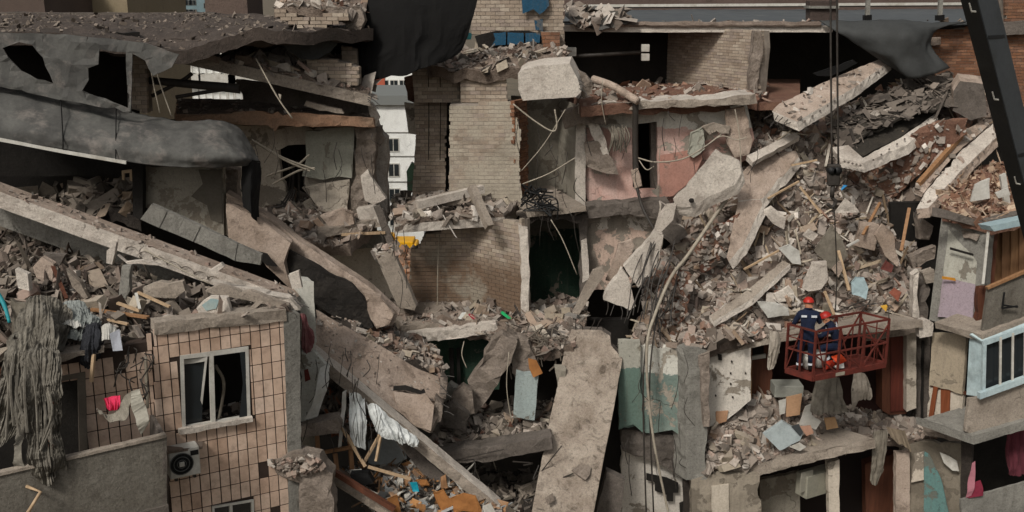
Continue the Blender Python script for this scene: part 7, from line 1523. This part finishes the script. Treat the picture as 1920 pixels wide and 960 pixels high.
for f in (.16, .5, .83): bar('thin_bar', B_.lerp(C_, f), B_.lerp(C_, f) + ZV * HB, .02, .02, RUST, BK, up=bxn)
for a, b in ((A_, B_), (B_, C_), (C_, D_), (D_, A_)): bar('thin_bar', a + ZV * HB * .74, b + ZV * HB * .74, .02, .02, RUST, BK)
for a, b in ((A_, B_.lerp(A_, .5) + ZV * HB), (B_.lerp(C_, .16), B_ + ZV * HB), (B_.lerp(C_, .5), B_.lerp(C_, .33) + ZV * HB)): bar('brace', a, b, .022, .022, RUST, BK)
for k in range(4):
    bar('gate_bar', C_.lerp(D_, .1 + k * .22), C_.lerp(D_, .1 + k * .22) + ZV * HB * .5, .02, .02, RUST, BK, up=bxn)
plate('tag_plate', [B_.lerp(C_, .28) - byn * .06 + ZV * .03, B_.lerp(C_, .4) - byn * .06 + ZV * .03, B_.lerp(C_, .4) - byn * .06 - ZV * .05, B_.lerp(C_, .28) - byn * .06 - ZV * .05], .008, CABLE, parent=BK, relief=0, rough=0)
for s in (.0, 1): tube('sling', [D_.lerp(C_, s) + ZV * HB, D_.lerp(C_, s * .5 + .25) + ZV * (HB + .35), P(1566, 585, 23.3)], .012, IRON, parent=BK)
# gear on the basket floor
def gear(nm, c, sx, sy, sz, m, lab, t): tag(place(nm, as_mesh(nm, t, m), c, (0, 0, .4), None, (sx, sy, sz)), lab, 'gear')
gear('gear_bag', B_.lerp(C_, .38) + byn * .25 + ZV * .12, .18, .14, .12, m_flat('orange_red_gear', 'b8361f', 'a22e1a', .6), 'orange red bag on the basket floor between the workers', T_LUMP[1])
gear('gear_bag', B_.lerp(C_, .52) + byn * .3 + ZV * .2, .22, .15, .12, m_flat('orange_gear', 'd0481f', 'b83e1b', .6), 'bright orange bag at the knees of the crouching worker', T_LUMP[5])
gear('gear_sack', B_.lerp(C_, .45) + byn * .18 + ZV * .08, .2, .12, .1, WHITEC, 'white sack at the front of the basket floor', T_LUMP[7])
for f, lab in ((.22, 'left white bucket behind the basket rail'), (.36, 'right white bucket behind the basket rail')):
    t = thing('bucket', B_.lerp(C_, f) + byn * .55, lab, 'bucket')
    c = B_.lerp(C_, f) + byn * .55
    tube('body', [c, c + ZV * .34], .12, WHITEP, parent=t, k=1, sides=14, r2=.15); tube('rim', [c + ZV * .33, c + ZV * .36], .16, WHITEP, parent=t, k=1, sides=14)
# workers
def skin_mesh(name, pts, edges, rad, sub=2):
    me = bpy.data.meshes.new('tmp_skin'); me.from_pydata(pts, edges, []); ob = bpy.data.objects.new('tmp_skin', me); COL.objects.link(ob)
    sk = ob.modifiers.new('s', 'SKIN'); sk.use_smooth_shade = True
    for i, r in enumerate(rad): me.skin_vertices[0].data[i].radius = (r[0], r[1]) if isinstance(r, tuple) else (r, r)
    me.skin_vertices[0].data[0].use_root = True
    sb = ob.modifiers.new('u', 'SUBSURF'); sb.levels = sub
    dg = bpy.context.evaluated_depsgraph_get(); dg.update()
    m2 = bpy.data.meshes.new_from_object(ob.evaluated_get(dg)); m2.name = name
    bpy.data.objects.remove(ob); return m2
def person(base, face, J, label):
    """J: joint positions in the body frame (x right, y forward, z up)"""
    R = Matrix.Rotation(face, 4, 'Z')
    T = thing('person', base, label, 'person')
    names = ['pelvis', 'spine', 'chest', 'neck', 'head', 'crown', 'lsh', 'lel', 'lwr', 'lha', 'rsh', 'rel', 'rwr', 'rha', 'lhip', 'lkn', 'lan', 'lto', 'rhip', 'rkn', 'ran', 'rto']
    par = {'spine': 'pelvis', 'chest': 'spine', 'neck': 'chest', 'head': 'neck', 'crown': 'head', 'lsh': 'chest', 'lel': 'lsh', 'lwr': 'lel', 'lha': 'lwr', 'rsh': 'chest', 'rel': 'rsh', 'rwr': 'rel', 'rha': 'rwr', 'lhip': 'pelvis', 'lkn': 'lhip', 'lan': 'lkn', 'lto': 'lan', 'rhip': 'pelvis', 'rkn': 'rhip', 'ran': 'rkn', 'rto': 'ran'}
    rad = {'pelvis': (.16, .12), 'spine': (.155, .115), 'chest': (.18, .125), 'neck': .06, 'head': .09, 'crown': .085, 'sh': .085, 'el': .055, 'wr': .04, 'ha': .042, 'hip': .105, 'kn': .075, 'an': .06, 'to': .045}
    pts = [Vector(J[n]) for n in names]
    me = skin_mesh('body', pts, [(names.index(par[n]), names.index(n)) for n in names[1:]], [rad.get(n, rad.get(n[1:])) for n in names])
    me.materials.clear()
    for m in (NAVY, SKIN, BLACK): me.materials.append(m)
    for p in me.polygons:
        c = p.center; k = min(range(len(names)), key=lambda i: (pts[i] - c).length)
        n = names[k]
        p.material_index = 1 if n in ('head', 'crown', 'lha', 'rha') else 2 if n in ('lto', 'rto', 'lan', 'ran') else 0
    b = bpy.data.objects.new('body', me); COL.objects.link(b); b.parent = T; b.rotation_euler = (0, 0, face); WL[b] = Vector(base)
    W = lambda v: Vector(base) + R.to_3x3() @ Vector(v)
    hd, cr = Vector(J['head']), Vector(J['crown']); hup = (cr - hd).normalized()
    fw = Vector(J.get('look', (0, 1, 0))).normalized(); fw = (fw - hup * fw.dot(hup)).normalized(); sd_ = fw.cross(hup)
    hc = (hd + cr) / 2
    # helmet: dome and brim
    vs, fs = [], []
    for j in range(6):
        for i in range(16):
            a = 2 * math.pi * i / 16; e = math.pi / 2 * j / 5.4
            r = .135 * math.cos(e); vs.append(W(cr - hup * .02 + (sd_ * math.cos(a) * .92 + fw * math.sin(a) * 1.1) * r + hup * .125 * math.sin(e)))
    for j in range(5):
        for i in range(16): fs.append((j * 16 + i, j * 16 + (i + 1) % 16, (j + 1) * 16 + (i + 1) % 16, (j + 1) * 16 + i))
    fs.append(tuple(range(80, 96)))
    h = build('helmet', vs, fs, HELM, T, smooth=True)
    box('brim', W(cr - hup * .02 + fw * .13), R.to_3x3() @ sd_ * .09, R.to_3x3() @ fw * .05, R.to_3x3() @ hup * .008, HELM, h, .004)
    nose = build('nose', *[x for x in tube_arrays([W(hc + fw * .085 + hup * .01), W(hc + fw * .12 - hup * .02)], .012, 5, r2=.017)], SKIN, T)
    for s in (-1, 1):
        box('eye', W(hc + fw * .09 + sd_ * s * .034 + hup * .02), R.to_3x3() @ sd_ * .012, R.to_3x3() @ fw * .006, R.to_3x3() @ hup * .006, BLACK, T)
        box('ear', W(hc + sd_ * s * .095 + hup * .0), R.to_3x3() @ sd_ * .012, R.to_3x3() @ fw * .02, R.to_3x3() @ hup * .03, SKIN, T, .008)
    box('mouth', W(hc + fw * .09 - hup * .055), R.to_3x3() @ sd_ * .024, R.to_3x3() @ fw * .005, R.to_3x3() @ hup * .004, m_flat('lips', '8a5044') if 'lips' not in bpy.data.materials else bpy.data.materials['lips'], T)
    # five fingers on each hand
    for s, wr, ha in ((-1, 'lwr', 'lha'), (1, 'rwr', 'rha')):
        w_, h_ = Vector(J[wr]), Vector(J[ha]); d = (h_ - w_).normalized(); q = d.cross(ZV)
        q = (q if q.length > .1 else Vector((1, 0, 0))).normalized(); dn = d.cross(q)
        if dn.z > 0: dn = -dn
        V_, F_ = [], []
        for k, L_ in enumerate((.07, .08, .075, .06)):
            a = h_ + q * (-.03 + k * .02) + d * .01
            v, f = tube_arrays([W(a), W(a + d * L_ * .5 + dn * .008), W(a + d * L_ * .8 + dn * .035)], .009, 6, r2=.007); o_ = len(V_); V_ += v; F_ += [tuple(i + o_ for i in x) for x in f]
        a = w_.lerp(h_, .6) - q * .03 * s
        v, f = tube_arrays([W(a), W(a - q * .03 * s + d * .03), W(a - q * .025 * s + d * .06)], .011, 6, r2=.008); o_ = len(V_); V_ += v; F_ += [tuple(i + o_ for i in x) for x in f]
        build('fingers', V_, F_, SKIN, T, smooth=True)
    # reflective patches: shoulders, back band, ankle bands
    ch, sp = Vector(J['chest']), Vector(J['spine']); up = (ch - sp).normalized(); bk = up.cross(Vector(J['rsh']) - Vector(J['lsh'])).normalized(); 
    if bk.y > 0: bk = -bk
    sdx = (Vector(J['rsh']) - Vector(J['lsh'])).normalized()
    for s in (-1, 1):
        for side, dd in ((bk, 'back_band'), (-bk, 'front_band')):
            box(dd, W(ch + sdx * s * .11 + side * .128 + up * .03), R.to_3x3() @ sdx * .06, R.to_3x3() @ side * .008, R.to_3x3() @ up * .024, REFL, T)
    for kn, an in (('lkn', 'lan'), ('rkn', 'ran')):
        a, b2 = Vector(J[kn]), Vector(J[an]); p0 = a.lerp(b2, .62); p1 = a.lerp(b2, .74)
        build('leg_band', *tube_arrays([W(p0), W(p1)], .074, 10), REFL, T)
    for el, wr in (('lel', 'lwr'), ('rel', 'rwr')):
        a, b2 = Vector(J[el]), Vector(J[wr]); build('sleeve_band', *tube_arrays([W(a.lerp(b2, .45)), W(a.lerp(b2, .65))], .056, 10), REFL, T)
    return T
STAND = dict(pelvis=(0, 0, .93), spine=(0, .01, 1.12), chest=(0, .03, 1.33), neck=(0, .05, 1.48), head=(0, .08, 1.57), crown=(0, .1, 1.67), look=(.2, 1, -.1),
  lsh=(-.19, .03, 1.39), lel=(-.29, .1, 1.13), lwr=(-.24, .32, 1.1), lha=(-.22, .41, 1.12), rsh=(.19, .03, 1.39), rel=(.29, .12, 1.16), rwr=(.25, .33, 1.2), rha=(.24, .42, 1.23),
  lhip=(-.1, 0, .88), lkn=(-.12, .03, .48), lan=(-.13, -.03, .09), lto=(-.14, .15, .045), rhip=(.1, 0, .88), rkn=(.12, .04, .48), ran=(.13, 0, .09), rto=(.15, .18, .045))
p1 = A_.lerp(B_, .42) + bxn * .22; p1.z = zb - .04
person(p1, -.1, STAND, 'worker in navy workwear and red helmet standing at the left of the basket')
CR = dict(pelvis=(0, -.12, .52), spine=(0, -.06, .7), chest=(0, .06, .9), neck=(0, .14, 1.03), head=(0, .2, 1.1), crown=(0, .24, 1.19), look=(0, 1, -.5),
  lsh=(-.19, .08, .95), lel=(-.26, .3, .78), lwr=(-.16, .5, .72), lha=(-.14, .58, .7), rsh=(.19, .08, .95), rel=(.27, .28, .76), rwr=(.18, .48, .68), rha=(.16, .56, .66),
  lhip=(-.1, -.1, .5), lkn=(-.15, .3, .48), lan=(-.15, .05, .1), lto=(-.16, .22, .05), rhip=(.1, -.1, .5), rkn=(.16, .22, .2), ran=(.14, -.18, .08), rto=(.14, -.2, .04))
p2 = B_.lerp(C_, .52) + byn * .5; p2.z = zb - .03
person(p2, math.radians(75), CR, 'worker in navy workwear and red helmet crouching in the middle of the basket')
# ================================================================== labels that single out the loose chunks
CUT = {'lying', 'standing', 'hanging', 'on', 'in', 'at', 'with', 'beside', 'above', 'below', 'under', 'behind', 'left', 'right', 'leaning', 'of', 'over', 'stuck', 'across', 'high', 'low', 'wedged', 'sloping', 'running', 'along', 'before', 'from', 'sticking', 'seen', 'between', 'crossing', 'tipped', 'fallen', 'sagging', 'dangling', 'carrying', 'rising', 'sloping', 'near'}
def short(l):
    w = l.split(); out = [w[0]]
    for x in w[1:]:
        if x in CUT: break
        out.append(x)
    return ' '.join(out)
tops = [o for o in COL.objects if not o.parent and o.get('label') and o.get('kind') is None]
marks = {}
for o in tops:
    if o.name.split('.')[0] == 'concrete_chunk' or o.name.split('.')[0] in ('rear_wall', 'broken_roof', 'ground', 'loose_cable'): continue
    s = short(o['label'])
    if 2 <= len(s.split()) <= 6: marks.setdefault(s, []).append(o)
def centre(o):
    if o.type == 'MESH':
        bb = [Vector(b) for b in o.bound_box]; return o.location + sum(bb, Vector()) / 8
    return o.location.copy()
MK = [(s, proj(centre(v[0]))) for s, v in marks.items() if len(v) == 1]
by = {}
for o in tops:
    if o.name.split('.')[0] != 'concrete_chunk': continue
    x, y = proj(o.location)
    bed = o['label'].split(' ', 1)[1]; bed = bed[bed.rfind(' on the '):] if ' on the ' in bed else bed[bed.rfind(' in the '):] if ' in the ' in bed else ''
    c = sorted(MK, key=lambda m: (m[1][0] - x) ** 2 + (m[1][1] - y) ** 2)[0]
    dx, dy = x - c[1][0], y - c[1][1]
    far = 'just ' if dx * dx + dy * dy < 900 else ''
    rel = ('right of' if dx > 0 else 'left of') if abs(dx) > abs(dy) * 1.2 else ('below' if dy > 0 else 'above')
    d = o.scale; big = max(d) * 2
    size = 'large ' if big > .62 else 'small ' if big < .34 else ''
    flat = 'flat ' if int(o.data.name.split('.')[-1] if '.' in o.data.name else 0) >= 14 else 'blunt '
    o['label'] = f'{size}{flat}concrete chunk {far}{rel} the {c[0]}'
    by.setdefault(o['label'], []).append((x, y, o))
ORD = ['leftmost', 'second from left', 'third from left', 'fourth from left', 'fifth from left', 'sixth from left']
for l, v in by.items():
    if len(v) > 1:
        v.sort(key=lambda t: t[0])
        for k, (x, y, o) in enumerate(v[:6]): o['label'] = f'{l}, {ORD[k] if k < len(v) - 1 else "rightmost"}'
